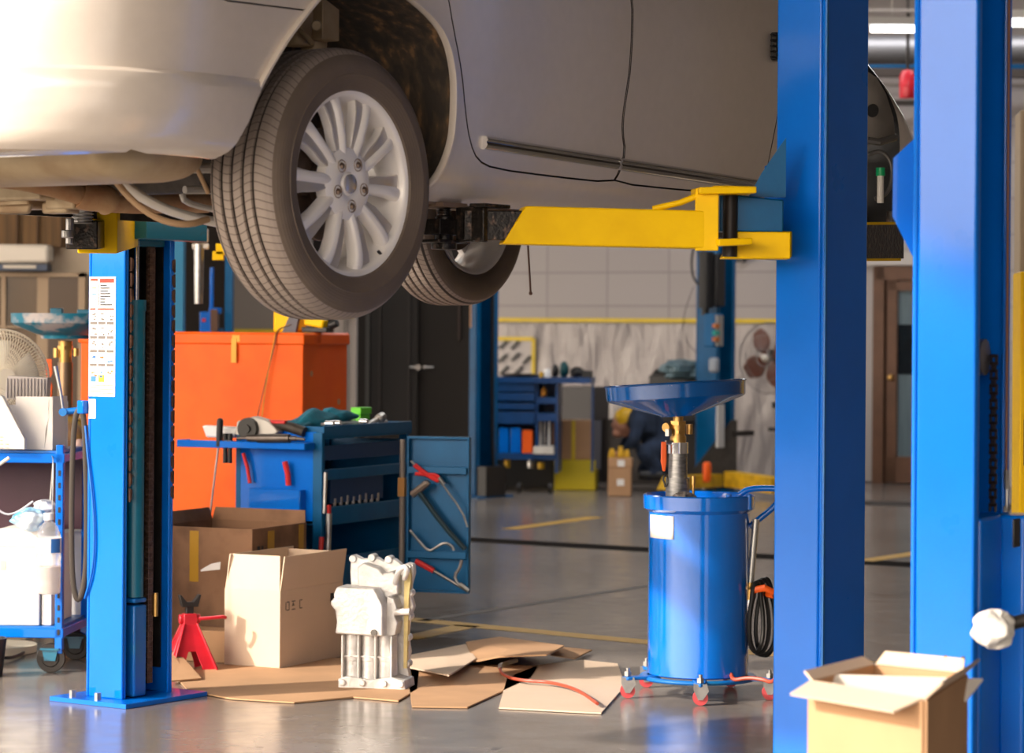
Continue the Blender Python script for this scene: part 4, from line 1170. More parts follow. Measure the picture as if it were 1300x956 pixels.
# ================================================================== GEARBOX HOUSING
gz = .003
gc = floor_at(478, 876)
gb = thing('gearbox_housing', 'bare cast aluminium gearbox housing standing on end on the floor', 'gearbox housing', (gc.x, gc.y, gz), R(-12))
s = gc.y/FPX
def gp(px, py): return ((px-478)*s, (874-py)*s)
mb = MB()   # back plate with bolt lugs
outl = [(446, 868), (444, 800), (446, 760), (444, 730), (445, 712), (452, 709), (460, 713), (470, 712), (474, 709), (480, 711), (488, 716), (494, 712), (502, 712), (508, 716), (514, 722), (520, 716), (527, 718), (528, 730), (524, 745), (524, 758), (528, 772), (522, 790), (520, 812), (523, 830), (520, 846), (524, 868)]
mb.prism([gp(*p) for p in outl], (0, .05, 0), (1, 0, 0), (0, 0, 1), (0, 1, 0), .035)
for p in ((448, 713), (473, 711), (495, 713), (520, 722), (522, 755), (521, 785), (519, 812), (519, 845), (446, 760), (446, 830)):
    x, z = gp(*p); mb.cyl((x, .040, z), (x, .09, z), .014, seg=12)
mb.build('rear_flange', ALU, gb, bevel=.003)
mb = MB()
mb.prism([gp(*p) for p in [(517, 850), (517, 730), (524, 722), (526, 735), (523, 760), (521, 850)]], (0, .03, 0), (1, 0, 0), (0, 0, 1), (0, 1, 0), .03); mb.build('machined_edge', ALU_Y, gb)
mb = MB()
mb.prism([gp(*p) for p in [(459, 745), (458, 722), (466, 716), (485, 722), (492, 730), (505, 725), (512, 735), (512, 755), (500, 760), (460, 760)]], (0, .0, 0), (1, 0, 0), (0, 0, 1), (0, 1, 0), .06)
mb.build('upper_body', ALU, gb, bevel=.006)
mb = MB()   # front cover block
mb.prism([gp(*p) for p in [(436, 753), (440, 745), (488, 746), (494, 756), (500, 768), (500, 806), (438, 804), (440, 790), (438, 775), (432, 768), (432, 762), (436, 761)]], (0, -.085, 0), (1, 0, 0), (0, 0, 1), (0, 1, 0), .12)
mb.build('front_cover', ALU, gb, bevel=.008, bseg=3)
mb = MB()
mb.prism([gp(*p) for p in [(500, 757), (509, 760), (513, 772), (510, 782), (514, 790), (511, 806), (498, 808)]], (0, -.03, 0), (1, 0, 0), (0, 0, 1), (0, 1, 0), .09)
mb.build('side_rib', ALU, gb, bevel=.003); mb = MB()
x, z = gp(518, 777); mb.cyl((x-.02, -.02, z), (x+.035, -.03, z+.004), .012, seg=14)
mb.build('side_boss', ALU, gb); mb = MB(); x, z = gp(434, 765); mb.cyl((x-.012, -.03, z), (x+.03, -.03, z), .009, seg=12)
mb.build('side_boss', ALU, gb); mb = MB(); x, z = gp(489, 801); mb.cyl((x, -.095, z), (x, -.08, z), .011, seg=14)
mb.build('bolt_boss', mat('bolt_dark', (.12, .11, .10), .5, metal=.5), gb); mb = MB(); mb.tube([(gp(508, 742)[0], .0, gp(508, 742)[1]), (gp(514, 724)[0], -.02, gp(514, 724)[1]), (gp(524, 718)[0], -.03, gp(524, 718)[1]), (gp(527, 724)[0], -.03, gp(527, 724)[1]), (gp(520, 735)[0], .0, gp(520, 735)[1])], .010, 10, smooth=2)
mb.build('lifting_eye', ALU, gb, bevel=.003)
mb = MB()   # lower bell with vertical cylinders
for px, r in ((454, .026), (476, .027), (497, .026)):
    x, _ = gp(px, 0); mb.cyl((x, -.01, .01), (x, -.01, gp(0, 806)[1]), r, seg=20); mb.cyl((x, -.01, .0), (x, -.01, .03), r*1.15, r, seg=20)
    mb.cyl((x, -.01, gp(0, 840)[1]), (x, -.01, gp(0, 834)[1]), r*1.08, seg=20)
for px in (444, 465, 487, 508):
    x, _ = gp(px, 0); mb.box((x, -.012, gp(0, 838)[1]), (.007, .08, .175))
mb.box((gp(476, 0)[0], -.01, gp(0, 834)[1]), (.18, .05, .008)); mb.build('lower_ribs', ALU, gb, bevel=.002)
mb = MB(); mb.prism([gp(*p) for p in [(440, 874), (440, 862), (450, 858), (480, 862), (510, 858), (526, 862), (528, 874)]], (0, -.06, 0), (1, 0, 0), (0, 0, 1), (0, 1, 0), .14)
for px in (446, 472, 500, 522):
    x, _ = gp(px, 0); mb.cyl((x, -.07, .022), (x, -.055, .022), .012, seg=12)
mb.build('foot_flange', ALU, gb, bevel=.003)

# ================================================================== JACK STAND
jc = floor_at(246, 856)
js = thing('jack_stand', 'small red jack stand beside the pale cardboard box', 'jack stand', jc, R(20))
mb = MB()
def jleg(sx_, sy_):
    top, bot = .15, .0
    a = Vector((sx_*.022, sy_*.022, .165)); b = Vector((sx_*.085, sy_*.075, .0))
    return a, b
for sgn in (-1, 1):
    # front & back plates with triangular hole
    y = sgn
    o_ = [(-.095, 0), (-.095, .012), (-.028, .175), (.028, .175), (.095, .012), (.095, 0), (.036, 0), (.032, .022), (.014, .072), (-.014, .072), (-.032, .022), (-.036, 0)]
    mb.prism(o_, (0, y*.07, 0), (1, 0, 0), (0, -y*.28, 1), (0, -y, 0), .006)
    mb.prism(o_, (y*.09, 0, 0), (0, 1, 0), (-y*.36, 0, 1), (-y, 0, 0), .006)
mb.build('stand_base', RED, js, bevel=.002)
mb = MB(); mb.box((0, 0, .185), (.05, .045, .05)); mb.cyl((-.04, -.0, .19), (.04, 0, .19), .018, seg=16); mb.build('collar', RED, js, bevel=.003)
mb = MB(); mb.tube([(.03, -.03, .192), (.08, -.04, .195), (.12, -.04, .198), (.13, -.035, .194)], .007, 8, smooth=1); mb.build('ratchet_handle', RED, js)
mb = MB(); mb.box((0, 0, .21), (.028, .022, .07)); mb.prism([(-.042, .045), (-.034, .045), (-.012, .018), (.012, .018), (.034, .045), (.042, .045), (.03, 0), (-.03, 0)], (0, -.016, .235), (1, 0, 0), (0, 0, 1), (0, 1, 0), .032); mb.build('saddle_post', DARK, js, bevel=.002)

# ================================================================== ORANGE CABINET
rzc, Fc, Nc = frame(24)
YC = 12.4
pc = at(385, 420, YC)
cab = thing('storage_cabinet', 'big orange metal cabinet with a flanged lid, standing behind the blue tool cart', 'cabinet', (pc.x, pc.y, 0), rzc)
def CL(px, py, plane='front'):
    """cabinet local point on front face (x=0) for pixel"""
    a, b = ray(px, py); M = rotz_m(-rzc); d = M@Vector((a, 1, b)); o_ = M@(Vector((0, 0, EYE))-Vector((pc.x, pc.y, 0)))
    t = -o_.x/d.x if plane == 'front' else -o_.y/d.y
    return o_+d*t
ytl = CL(103, 430)[1]; ctop = CL(380, 429)[2]
cd = CL(441, 429, 'side')[0]
mb = MB(); mb.box((cd/2, ytl/2, ctop/2), (cd, ytl, ctop)); mb.build('body', ORANGE, cab, bevel=.004)
mb = MB(); mb.box((cd/2, ytl/2, ctop-.02), (cd+.02, ytl+.02, .05)); mb.box((cd/2, ytl/2, ctop+.004), (cd+.014, ytl+.014, .012)); mb.build('lid', ORANGE, cab, bevel=.006)
a = CL(299, 450); mb = MB(); mb.box((-.012, a.y, a.z), (.004, .026, .11)); mb.box((-.010, a.y-.01, a.z+.055), (.004, .04, .03)); mb.build('tape_strip', mat('masking_tape', (.8, .42, .05), .6), cab)
for (x, y, r) in ((396, 478, .014), (431, 513, .015)):
    a = CL(x, y, 'side'); mb = MB(); mb.lathe([(0, .0), (r, 0)], 9, Matrix.Translation((a.x, -.0015, a.z)) @ Matrix.Rotation(PI/2, 4, 'X')); mb.build('paint_chip', mat('chip', (.6, .3, .15), .6), cab, flat=True)
for k, (xs, m) in enumerate((((352, 340, 330), BLACK), ((350, 341, 337), YEL_D))):
    pts = [CL(xs[0]+4, 422)+Vector((.10, 0, .02)), CL(xs[0]+2, 427)+Vector((-.014, 0, .015)), CL(xs[0], 440)+Vector((-.018, 0, 0)), CL(xs[1], 490)+Vector((-.018, 0, 0)), CL(xs[2], 545)+Vector((-.03, 0, 0)), CL(xs[2]-6, 600)+Vector((-.03, 0, 0))]
    mb = MB(); mb.tube(pts, .0022, 6, smooth=2); o = mb.build('power_cable', m); o.matrix_world = Matrix.Translation((pc.x, pc.y, 0)) @ rotz_m(rzc)
    tag(o, ('black', 'yellow')[k]+' cable hanging down the front of the orange cabinet', 'cable')
# on the cabinet: yellow grinder stand
M_c = Matrix.Translation((pc.x, pc.y, 0)) @ rotz_m(rzc)
ct = ctop+.012
def on_cab(px, dx): 
    a = CL(px, 428); return Vector((dx, a.y, ct))
g = thing('yellow_case', 'yellow rounded tool case standing on top of the orange cabinet', 'tool case', M_c@on_cab(330, .22), rzc+R(0))
mb = MB(); k = YC/FPX*1.02
mb.prism([(-.055, 0), (.07, 0), (.065, .08), (.045, .125), (0, .13), (-.055, .11)], (.0, 0, 0), (0, -1, 0), (0, 0, 1), (1, 0, 0), .10); mb.build('case_shell', YELLOW, g, bevel=.01, bseg=3)
mb = MB(); mb.prism([(.0, 0), (.07, 0), (.085, .07), (.05, .10)], (-.012, -.0, 0), (0, -1, 0), (0, 0, 1), (1, 0, 0), .02); mb.build('side_panel', mat('slate', (.08, .09, .12), .5), g)
g = thing('clamp_tool', 'yellow clamp with a black grip lying on the orange cabinet', 'clamp', M_c@on_cab(380, .16), rzc)
mb = MB(); mb.box((0, 0, .045), (.05, .10, .04), Matrix.Rotation(R(10), 3, 'X')); mb.box((.0, .035, .075), (.05, .05, .04)); mb.build('clamp_body', YELLOW, g, bevel=.008)
mb = MB(); mb.box((0, 0, .012), (.04, .13, .024)); mb.cyl((0, -.07, .03), (0, -.11, .045), .018); mb.build('grip', BLACK, g, bevel=.004)

# ================================================================== TOOL CART
TC = 25.0; rzt, Ft, Nt = frame(TC)
YT = 11.35
pt = at(410, 420, YT)
cart = thing('tool_cart', 'blue steel tool cart with open drawers, tools spread over its top', 'tool cart', (pt.x, pt.y, 0), rzt)
M_t = Matrix.Translation((pt.x, pt.y, 0)) @ rotz_m(rzt); M_ti = M_t.inverted()
def TL(px, py, plane='front', off=0.0):
    a, b = ray(px, py); d = M_ti.to_3x3()@Vector((a, 1, b)); o_ = M_ti@Vector((0, 0, EYE))
    t = (off-o_.x)/d.x if plane == 'front' else (off-o_.y)/d.y if plane == 'side' else (off-o_.z)/d.z
    return o_+d*t
# front (rear-facing) panel x=0, y 0..fw ; right open side y=0, x 0..cdp
fw = TL(302, 620)[1]; cdp = TL(522, 620, 'side')[0]
ztop = TL(400, 548, 'side')[2]
ZT = TL(405, 553)[2]
mb = MB()
mb.box((.012, .022, ZT/2), (.024, .044, ZT)); mb.box((cdp-.012, .02, ZT/2), (.024, .04, ZT-.0)); mb.box((.012, fw-.012, ZT/2), (.024, .024, ZT)); mb.box((cdp-.012, fw-.012, ZT/2), (.024, .024, ZT))
mb.box((cdp/2, fw-.003, ZT/2), (cdp-.04, .006, ZT-.1)); mb.box((cdp-.004, fw/2, ZT/2), (.006, fw-.04, ZT-.1))
mb.build('frame', BLUE_D, cart, bevel=.003)
z1, z2 = TL(330, 565)[2], TL(330, 662)[2]
mb = MB(); mb.box((.004, fw/2+.015, (z1+z2)/2+.02), (.006, fw-.03, z1-z2+.05)); 
mb.build('side_panel', BLUE, cart)
pz = TL(330, 624)[2]   # pocket
y_a, y_b = TL(326, 640)[1], TL(390, 640)[1]
mb = MB(); mb.box((-.045, (y_a+y_b)/2, pz-.06), (.006, abs(y_a-y_b), .12)); mb.box((-.02, y_a, pz-.06), (.05, .006, .12)); mb.box((-.02, y_b, pz-.06), (.05, .006, .12)); mb.box((-.02, (y_a+y_b)/2, pz-.118), (.05, abs(y_a-y_b), .006)); mb.build('pocket', BLUE, cart, bevel=.002)
# top tray
mb = MB(); tz = TL(450, 556, 'side')[2]
mb.box((cdp/2+.02, fw/2, tz), (cdp, fw, .01)); mb.box((cdp/2+.02, .004, tz+.02), (cdp, .008, .055)); mb.box((cdp/2+.02, fw-.004, tz+.02), (cdp, .008, .05)); mb.box((.02, .08, tz+.02), (.008, .16, .05)); mb.box((cdp+.02, fw/2, tz+.02), (.008, fw, .05))
mb.build('top_tray', BLUE_D, cart, bevel=.002)
# front shelf tray sticking out with tool holes (left, over orange)
sz_ = TL(350, 569)[2]
ysl, ysr = TL(240, 570)[1], TL(392, 570)[1]
mb = MB(); mb.box((-.03, (fw+.02)/2+.01, sz_), (.11, fw-.03, .028)); mb.box((-.03, (ysl+fw)/2, sz_-.002), (.10, ysl-fw, .008)); mb.box((-.082, (ysl+fw)/2, sz_), (.006, ysl-fw, .030)); mb.box((-.03, ysl, sz_), (.10, .006, .030)); 
mb.build('side_shelf', BLUE, cart, bevel=.003)
# shelves on open side
def tz_at(py): return TL(450, py, 'side')[2]
for py, h in ((603, .045), (655, .075)):
    mb = MB(); z = tz_at(py); mb.box((cdp/2, .006, z), (cdp-.05, .012, h)); mb.box((cdp/2, fw/2, z-h/2+.004), (cdp-.05, fw-.02, .008)); mb.build('drawer', BLUE_D, cart, bevel=.003)
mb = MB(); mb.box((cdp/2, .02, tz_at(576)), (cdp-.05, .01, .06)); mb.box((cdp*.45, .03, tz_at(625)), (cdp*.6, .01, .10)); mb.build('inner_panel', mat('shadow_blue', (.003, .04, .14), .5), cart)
mb = MB(); mb.box((cdp/2, .03, .17), (cdp-.05, .01, .30)); mb.box((cdp/2, fw/2, .05), (cdp-.03, fw, .03)); mb.build('lower_cabinet', BLUE_D, cart, bevel=.003)
for x in (.06, cdp-.06):
    for y in (.05, fw-.05):
        mb = MB(); mb.cyl((x, y-.012, .028), (x, y+.012, .028), .027, seg=20); mb.box((x, y, .052), (.05, .035, .012)); mb.build('caster', BLACK, cart)
# sockets in the drawer
for i in range(8):
    so = thing('socket', 'small steel socket standing in a row in the cart drawer', 'socket', M_t@Vector((.16+i*.055, .03, tz_at(655)+.038)), 0, 'sockets in the blue cart drawer')
    mb = MB(); mb.cyl((0, 0, 0), (0, 0, .03+.004*(i % 3)), .0095, seg=12); mb.mi = 1; mb.cyl((0, 0, .031+.004*(i % 3)), (0, 0, .0315+.004*(i % 3)), .006, seg=6); mb.build('socket_body', [STEEL, BLACK], so)
# rods in the corner of the cart
for k, (px, y0, y1, r, m, lab_) in enumerate(((416, 603, 655, .008, STEEL, 'upper bright steel rod hanging at the corner of the blue tool cart'), (421, 655, 706, .013, STEEL, 'thick grey steel bar standing in the corner of the blue tool cart'), (412, 685, 706, .010, RED_H, 'red handled tool standing low in the corner of the blue tool cart'))):
    a = M_t@TL(px, y0, 'side', -.02); b = M_t@TL(px-1, y1, 'side', -.02)
    mb = MB()
    o = thing('steel_rod', lab_, 'rod', b)
    mb.cyl((0, 0, 0), a-b, r, seg=12); mb.build('shaft', m, o)
    if k == 1: mb = MB(); mb.cyl(a-b, a-b+Vector((0, 0, .035)), .009, seg=12); mb.build('red_tip', RED_H, o)
# ------- door panel with tools
rzd = frame(62)[0]
dd = at(521, 420, 11.75)
xdr = 602
yy0, yy1 = 556, 753
M_d = Matrix.Translation((dd.x, dd.y, 0)) @ rotz_m(R(-16)); M_di = M_d.inverted()
door = bpy.data.objects.new('door', None); COL.objects.link(door); door.parent = cart; door.matrix_local = M_ti @ M_d
def DL(px, py, off=0.0):
    a, b = ray(px, py); d = M_di.to_3x3()@Vector((a, 1, b)); o_ = M_di@Vector((0, 0, EYE)); t = (off-o_.y)/d.y; return o_+d*t
dl, drr = DL(521, 650).x, DL(600, 650).x; dzt, dzb = DL(560, 557).z, DL(560, 752).z
mb = MB(); mb.box(((dl+drr)/2, .01, (dzt+dzb)/2), (drr-dl, .008, dzt-dzb)); mb.box((dl+.005, -.006, (dzt+dzb)/2), (.01, .03, dzt-dzb)); mb.box((drr-.005, -.006, (dzt+dzb)/2), (.01, .03, dzt-dzb)); mb.box(((dl+drr)/2, -.006, dzt), (drr-dl, .03, .01)); mb.box(((dl+drr)/2, -.006, dzb), (drr-dl, .03, .01))
mb.build('panel', BLUE_D, door, bevel=.002)
for py in (598, 705):
    z = DL(560, py).z; mb = MB(); mb.box(((dl+drr)/2, -.03, z), (drr-dl-.015, .006, .03)); mb.box(((dl+drr)/2, -.015, z-.014), (drr-dl-.015, .03, .004)); mb.build('tool_rail', BLUE_D, door, bevel=.002)
# a vertical hinge rod joins it to the cart
mb = MB(); q = DL(514, 690); mb.cyl((q.x, .0, .02), (q.x, .0, DL(514, 560).z), .012, seg=12); mb.build('hinge_post', mat('grey_post', (.2, .17, .15), .5), door)
mb = MB(); mb.box((q.x, -.002, DL(514, 620).z), (.03, .03, .08)); mb.build('brown_sleeve', mat('ochre', (.35, .16, .03), .6), door)
def tool(name, label, cat, segs):
    """segs: (partname, material, points px, radius)"""
    o = thing(name, label, cat, M_d@Vector((0, 0, 0)), R(-16))
    c0 = None
    for nm, m, pts, r in segs:
        mb = MB(); P_ = [DL(x, y, -.045) for x, y in pts]
        mb.tube(P_, r, 8, smooth=1 if len(P_) > 2 else 0, r2=(r if not isinstance(r, list) else None)); mb.build(nm, m, o)
    return o
tool('pliers', 'pliers with long red grips hung at the top of the blue tool panel', 'pliers', [('grip', RED_H, [(560, 612), (548, 606), (536, 598), (529, 592)], .010), ('grip', RED_H, [(562, 610), (556, 604), (548, 604), (530, 603)], .008), ('jaws', STEEL, [(560, 608), (566, 616)], .010), ('grip_end', STEEL, [(529, 592), (524, 587)], .005)])
tool('steel_wire_hook', 'thin steel rod slanting down the right of the blue tool panel', 'rod', [('shaft', STEEL, [(563, 614), (590, 650), (597, 670)], .0045)])
tool('ball_peen_hammer', 'hammer with a dark handle slung across the blue tool panel', 'hammer', [('head', mat('hammer_steel', (.25, .2, .17), .4, metal=.7), [(526, 630), (545, 615)], .016), ('handle', mat('dark_teal_grip', (.01, .03, .04), .5), [(534, 625), (565, 667), (594, 698)], .011), ('peen', STEEL, [(543, 618), (547, 613)], .013)])
tool('hook_spanner', 'curved steel hook tool resting behind the lower rail of the tool panel', 'hook tool', [('shaft', STEEL, [(524, 675), (535, 688), (548, 702), (558, 696), (568, 690), (578, 694), (580, 700)], .006)])
tool('s_wrench', 'bent steel wrench hanging below the lower rail of the tool panel', 'wrench', [('shaft', STEEL, [(590, 712), (588, 722), (581, 732), (585, 742), (593, 748)], .007), ('tip', STEEL, [(588, 742), (599, 751)], .009)])
tool('screwdriver', 'red handled screwdriver at the foot of the blue tool panel', 'screwdriver', [('handle', RED_H, [(532, 714), (555, 726)], .012), ('blade', STEEL, [(555, 726), (596, 750)], .006)])
# ------- things on the cart top & side shelf
def ctp(px, py, off=None): return M_t@TL(px, py, 'z', tz+.012 if off is None else off)
def on_tray(px, y, x): return M_t@Vector((x, y, tz+.006))
gl = thing('work_gloves', 'teal cloth gloves heaped on top of the tool cart', 'gloves', M_t@Vector((.30, .17, tz+.02)), rzt)
mb = MB()
def glove(cx_, cy_, L_, ph, z0=0):
    def fn(t, k):
        a = 2*PI*t; x = -L_/2+L_*k; e = math.sin(PI*min(1, max(.0, k)))**.5 if 0 < k < 1 else 0
        h = .038*(1+.5*math.sin(k*3+ph))*(1+.2*math.sin(a*3+k*9+ph)+.1*math.sin(a*7+ph))
        return (cx_+x, cy_+.07*e*math.cos(a)*(1+.1*math.sin(9*k)), z0+.03+max(-.028, h*e*math.sin(a)))
    mb.grid(fn, 30, 30)
glove(0, 0, .42, .5, .0); glove(.14, -.01, .24, 2.2, .025); glove(-.12, .03, .20, 4)
for i in range(4): mb.tube([(-.18, -.04+.022*i, .03), (-.24, -.05+.024*i, .02), (-.29, -.05+.026*i, .012)], .011, 8, smooth=1)
mb.build('fabric', CLOTH_T, gl, angle=80)
def thing_at(name, label, cat, px, py, dx=0.0, plane_y=.06):
    q = TL(px, py, 'side', plane_y); return thing(name, label, cat, M_t@q, rzt), q
o, q = thing_at('green_container', 'small lime green box lid at the back of the tool cart top', 'box', 460, 524, plane_y=.2); mb = MB(); mb.box((0, 0, 0), (.10, .05, .03)); mb.box((0, 0, -.05), (.09, .04, .07)); mb.build('box_shell', LIME, o, bevel=.003)
o, q = thing_at('bearing_puller', 'greasy steel puller at the far corner of the tool cart top', 'puller', 482, 540, plane_y=.05)
mb = MB(); mb.box((.03, 0, .0), (.05, .02, .065)); mb.cyl((-.16, 0, -.02), (.0, 0, .02), .013); mb.cyl((-.02, -.01, .02), (.02, -.01, .03), .02); mb.sphere((.05, 0, -.0), .02); mb.build('puller_body', STEEL, o, bevel=.002)
zb_ = tz+.012
for i, (x, lab_) in enumerate(((.12, 'small chrome socket nearest the camera on the cart top tray edge'), (.18, 'small chrome socket second along the cart top tray edge'), (.42, 'shiny round socket lying in front of the teal gloves'))):
    so = thing('chrome_socket', lab_, 'socket', M_t@Vector((x, .03, tz+.054)), rzt); mb = MB(); mb.cyl((0, -.018, 0), (0, .018, 0), .013, seg=14); mb.build('socket_body', CHROME, so)
# spanners row lying on the tray
for i in range(3):
    sp_ = thing('spanner', ('long steel spanner lying under the edge of the teal gloves', 'middle steel spanner on the tool cart top', 'short steel spanner lying behind the others on the cart top')[i], 'spanner', M_t@Vector((.28+.1*i, .05+.05*i, tz+.05)), rzt+R(8*i-6))
    mb = MB(); mb.box((0, 0, 0), (.22-.03*i, .016, .008)); mb.lathe([(.010, -.005), (.017, -.005), (.017, .005), (.010, .005)], 16, Matrix.Translation((.115-.015*i, 0, 0)), closed=True); mb.prism([(0, -.018), (.03, -.014), (.012, 0), (.03, .014), (0, .018), (-.012, 0)], (-.12+.015*i, 0, -.005), (-1, 0, 0), (0, 1, 0), (0, 0, 1), .010); mb.build('spanner_body', STEEL, sp_, bevel=.001)
# angle grinder & white guard on the side shelf
def SL(px, py, x=-.03): 
    return M_t@TL(px, py, 'front', x)
o = thing('angle_grinder', 'grimy grey angle grinder with a black disc on the cart side shelf', 'angle grinder', SL(318, 549, -.05), rzt)
s_ = 11.4/FPX
mb = MB(); mb.cyl((-.02, 0, 0), (.0, 0, 0), .045, .047, seg=30); mb.cyl((-.028, 0, 0), (-.02, 0, 0), .018, seg=16); mb.build('disc', mat('black_disc', (.02, .018, .016), .5), o)
mb = MB(); mb.prism([(.07, -.03), (.06, .03), (-.02, .052), (-.09, .035), (-.14, -.01), (-.10, -.035), (-.03, -.02)], (.0, 0, .0), (0, 1, 0), (0, 0, 1), (1, 0, 0), .05); mb.build('guard', mat('pale_guard', (.5, .47, .43), .5, metal=.3), o, bevel=.006)
mb = MB(); mb.tube([(.05, -.05, .0), (.04, -.12, .02), (.04, -.19, .005), (.04, -.24, -.01)], .022, 12, smooth=1); mb.build('motor_housing', SOOT, o)
mb = MB(); mb.box((.03, -.12, .03), (.03, .08, .014)); mb.build('switch', RED_H, o, bevel=.003)
o = thing('air_ratchet', 'dark air ratchet lying along the front of the cart side shelf', 'air tool', SL(335, 561, -.09), rzt)
mb = MB(); mb.cyl((0, .12, -.002), (0, .07, 0), .007, seg=12); mb.cyl((0, .07, 0), (0, .02, 0), .014, seg=14); mb.cyl((0, .02, .0), (0, -.13, .003), .019, .018, seg=16); mb.cyl((0, -.13, .003), (0, -.16, .003), .011, seg=12); mb.cyl((0, -.16, .003), (0, -.2, 0), .008, .006, seg=12); mb.build('tool_body', mat('gunmetal', (.12, .10, .09), .35, metal=.7, var=.3, vscale=30), o)
o = thing('white_funnel', 'white plastic scoop lying on the left end of the cart side shelf', 'scoop', SL(272, 553, -.02), rzt)
mb = MB(); mb.prism([(.055, .02), (.035, -.03), (-.10, -.03), (-.12, .015)], (0, 0, .004), (0, 1, 0), (0, 0, 1), (1, 0, 0), .06); mb.build('scoop_body', PAPER, o, bevel=.008)
o = thing('long_screwdriver', 'long screwdriver with a black handle hanging point down through the cart side shelf', 'screwdriver', SL(280, 566, -.075), rzt)
a = TL(281, 540, 'front', -.075)-TL(280, 566, 'front', -.075); b = TL(270, 659, 'front', -.075)-TL(280, 566, 'front', -.075)
mb = MB(); mb.cyl((0, 0, -.02), a, .013, .014, seg=14); mb.sphere(a, .0135); mb.build('handle', BLACK, o)
mb = MB(); mb.cyl((0, 0, 0), b, .0045, .004, seg=10); mb.cyl(b*.93, b, .005, .003, seg=8); mb.build('blade', STEEL, o)
for k, px in enumerate((288, 294)):
    o = thing('deep_socket', ('left', 'right')[k]+' one of two deep black sockets hanging in the cart side shelf', 'socket', SL(px, 566, -.07), rzt, 'black sockets in the cart side shelf')
    mb = MB(); mb.cyl((0, 0, .035), (0, 0, .0), .011, seg=14); mb.cyl((0, 0, 0), (0, 0, -.088), .009, .010, seg=14); mb.build('socket_body', BLACK, o); mb = MB(); mb.cyl((0, 0, .0), (0, 0, .005), .013, seg=16); mb.build('chrome_ring', CHROME, o)
for k, (x0, y0, x1, y1, r) in enumerate(((311, 580, 320, 610, .008), (364, 590, 369, 612, .012))):
    a = SL(x0, y0, -.03); b = SL(x1, y1+8, -.022)
    o = thing('pliers', ('red handled pliers in the left of the cart side pocket', 'thick red handled tool in the right of the cart side pocket')[k], 'pliers', b)
    mb = MB(); mb.tube([Vector((0, 0, 0)), (a-b)*.5+Vector((.004, 0, 0)), a-b], r, 10); mb.build('grip', RED_H, o)

# ================================================================== LEFT SIDE
# parts cart (blue frame)
YL = 10.15
lc = at(78, 420, YL)
rzl = R(-4)
lcart = thing('parts_cart', 'blue slotted steel cart on casters at the left edge, loaded with white cartons', 'cart', (lc.x, lc.y, 0), rzl)
def LL(px, py, dy=0.0): 
    q = at(px, py, YL+dy)-Vector((lc.x, lc.y, 0)); return rotz_m(-rzl)@q
zL0, zL1 = LL(40, 590).z, LL(40, 578).z
CWd = .62
mb = MB()
def bar(a, b, th=.03, dp=.03):
    a, b = Vector(a), Vector(b); c = (a+b)/2; d = b-a
    mb.box(c, (abs(d.x)+th if abs(d.x) > .01 else th, abs(d.y)+dp if abs(d.y) > .01 else dp, abs(d.z)+th if abs(d.z) > .01 else th))
for y in (0, .42):
    bar((0, y, .085), (0, y, zL1), .028); bar((-CWd, y, .085), (-CWd, y, zL1), .028)
    bar((-CWd, y, zL0), (0, y, zL0), .036); bar((-CWd, y, LL(40, 812).z), (0, y, LL(40, 812).z), .036)
for x in (0, -CWd):
    bar((x, 0, zL0), (x, .42, zL0), .03); bar((x, 0, LL(40, 812).z), (x, .42, LL(40, 812).z), .03)
mb.build('frame', BLUE, lcart, bevel=.003)
zsh = LL(40, 812).z+.02
for zq in (zsh, zL1-.012):
    mb = MB(); mb.box((-CWd/2, .21, zq), (CWd, .42, .008)); mb.build('shelf', BLUE_W, lcart)
mb = MB(); mb.box((-CWd/2, .40, (zL0+LL(40, 690).z)/2), (CWd-.02, .01, zL0-LL(40, 690).z)); mb.build('back_panel', MAROON, lcart)
mb = MB()
for i in range(14):
    mb.box((0.0, -.0158, .15+i*.045), (.009, .002, .02))
mb.build('slots', BLACK, lcart)
for x in (-.03, -CWd+.03):
    for y in (0.0, .40):
        mb = MB(); mb.prism([(-.03, .09), (.03, .09), (.02, .045), (-.02, .045)], (x, y-.022, 0), (1, 0, 0), (0, 0, 1), (0, 1, 0), .003); mb.prism([(-.03, .09), (.03, .09), (.02, .045), (-.02, .045)], (x, y+.019, 0), (1, 0, 0), (0, 0, 1), (0, 1, 0), .003); mb.box((x, y, .088), (.07, .06, .006)); ca = mb.build('caster', TEAL, lcart)
        mb = MB(); mb.lathe([(0, -.013), (.03, -.013), (.034, -.010), (.052, -.010), (.054, -.006), (.054, .006), (.052, .010), (.034, .010), (.03, .013), (0, .013)], 32, Matrix.Translation((x, y, .054)) @ Matrix.Rotation(PI/2, 4, 'X')); mb.build('caster_wheel', DARK, ca)
def carton(label, px0, px1, py0, py1, dy, dep, m=CARD_W, name='carton', tape=False, rest=None):
    a, b = LL(px0, py1, dy), LL(px1, py0, dy); z0 = a.z if rest is None else rest
    o = thing(name, label, 'carton', Vector((lc.x, lc.y, 0))+rotz_m(rzl)@Vector(((a.x+b.x)/2, a.y, z0)), rzl)
    w = b.x-a.x; h = b.z-z0
    mb = MB(); mb.box((0, dep/2, h/2), (w, dep, h)); mb.build('carton_body', m, o, bevel=.003)
    mb = MB(); mb.box((0, -.0008, h*.82), (w, .0016, .004)); 
    mb.box((-w*.42, -.0008, h*.62), (.010, .0016, .035)); mb.box((-w*.36, -.0008, h*.62), (.010, .0016, .035)); mb.build('print', mat('faint_print', (.5, .46, .42), .7), o)
    return o
carton('big white carton on the lower shelf of the blue cart', 3, 55, 680, 806, .03, .33, rest=zsh+.005)
carton('narrow white carton beside the big one at the post of the blue cart', 58, 70, 690, 806, .03, .33, rest=zsh+.005, m=CARD_W)
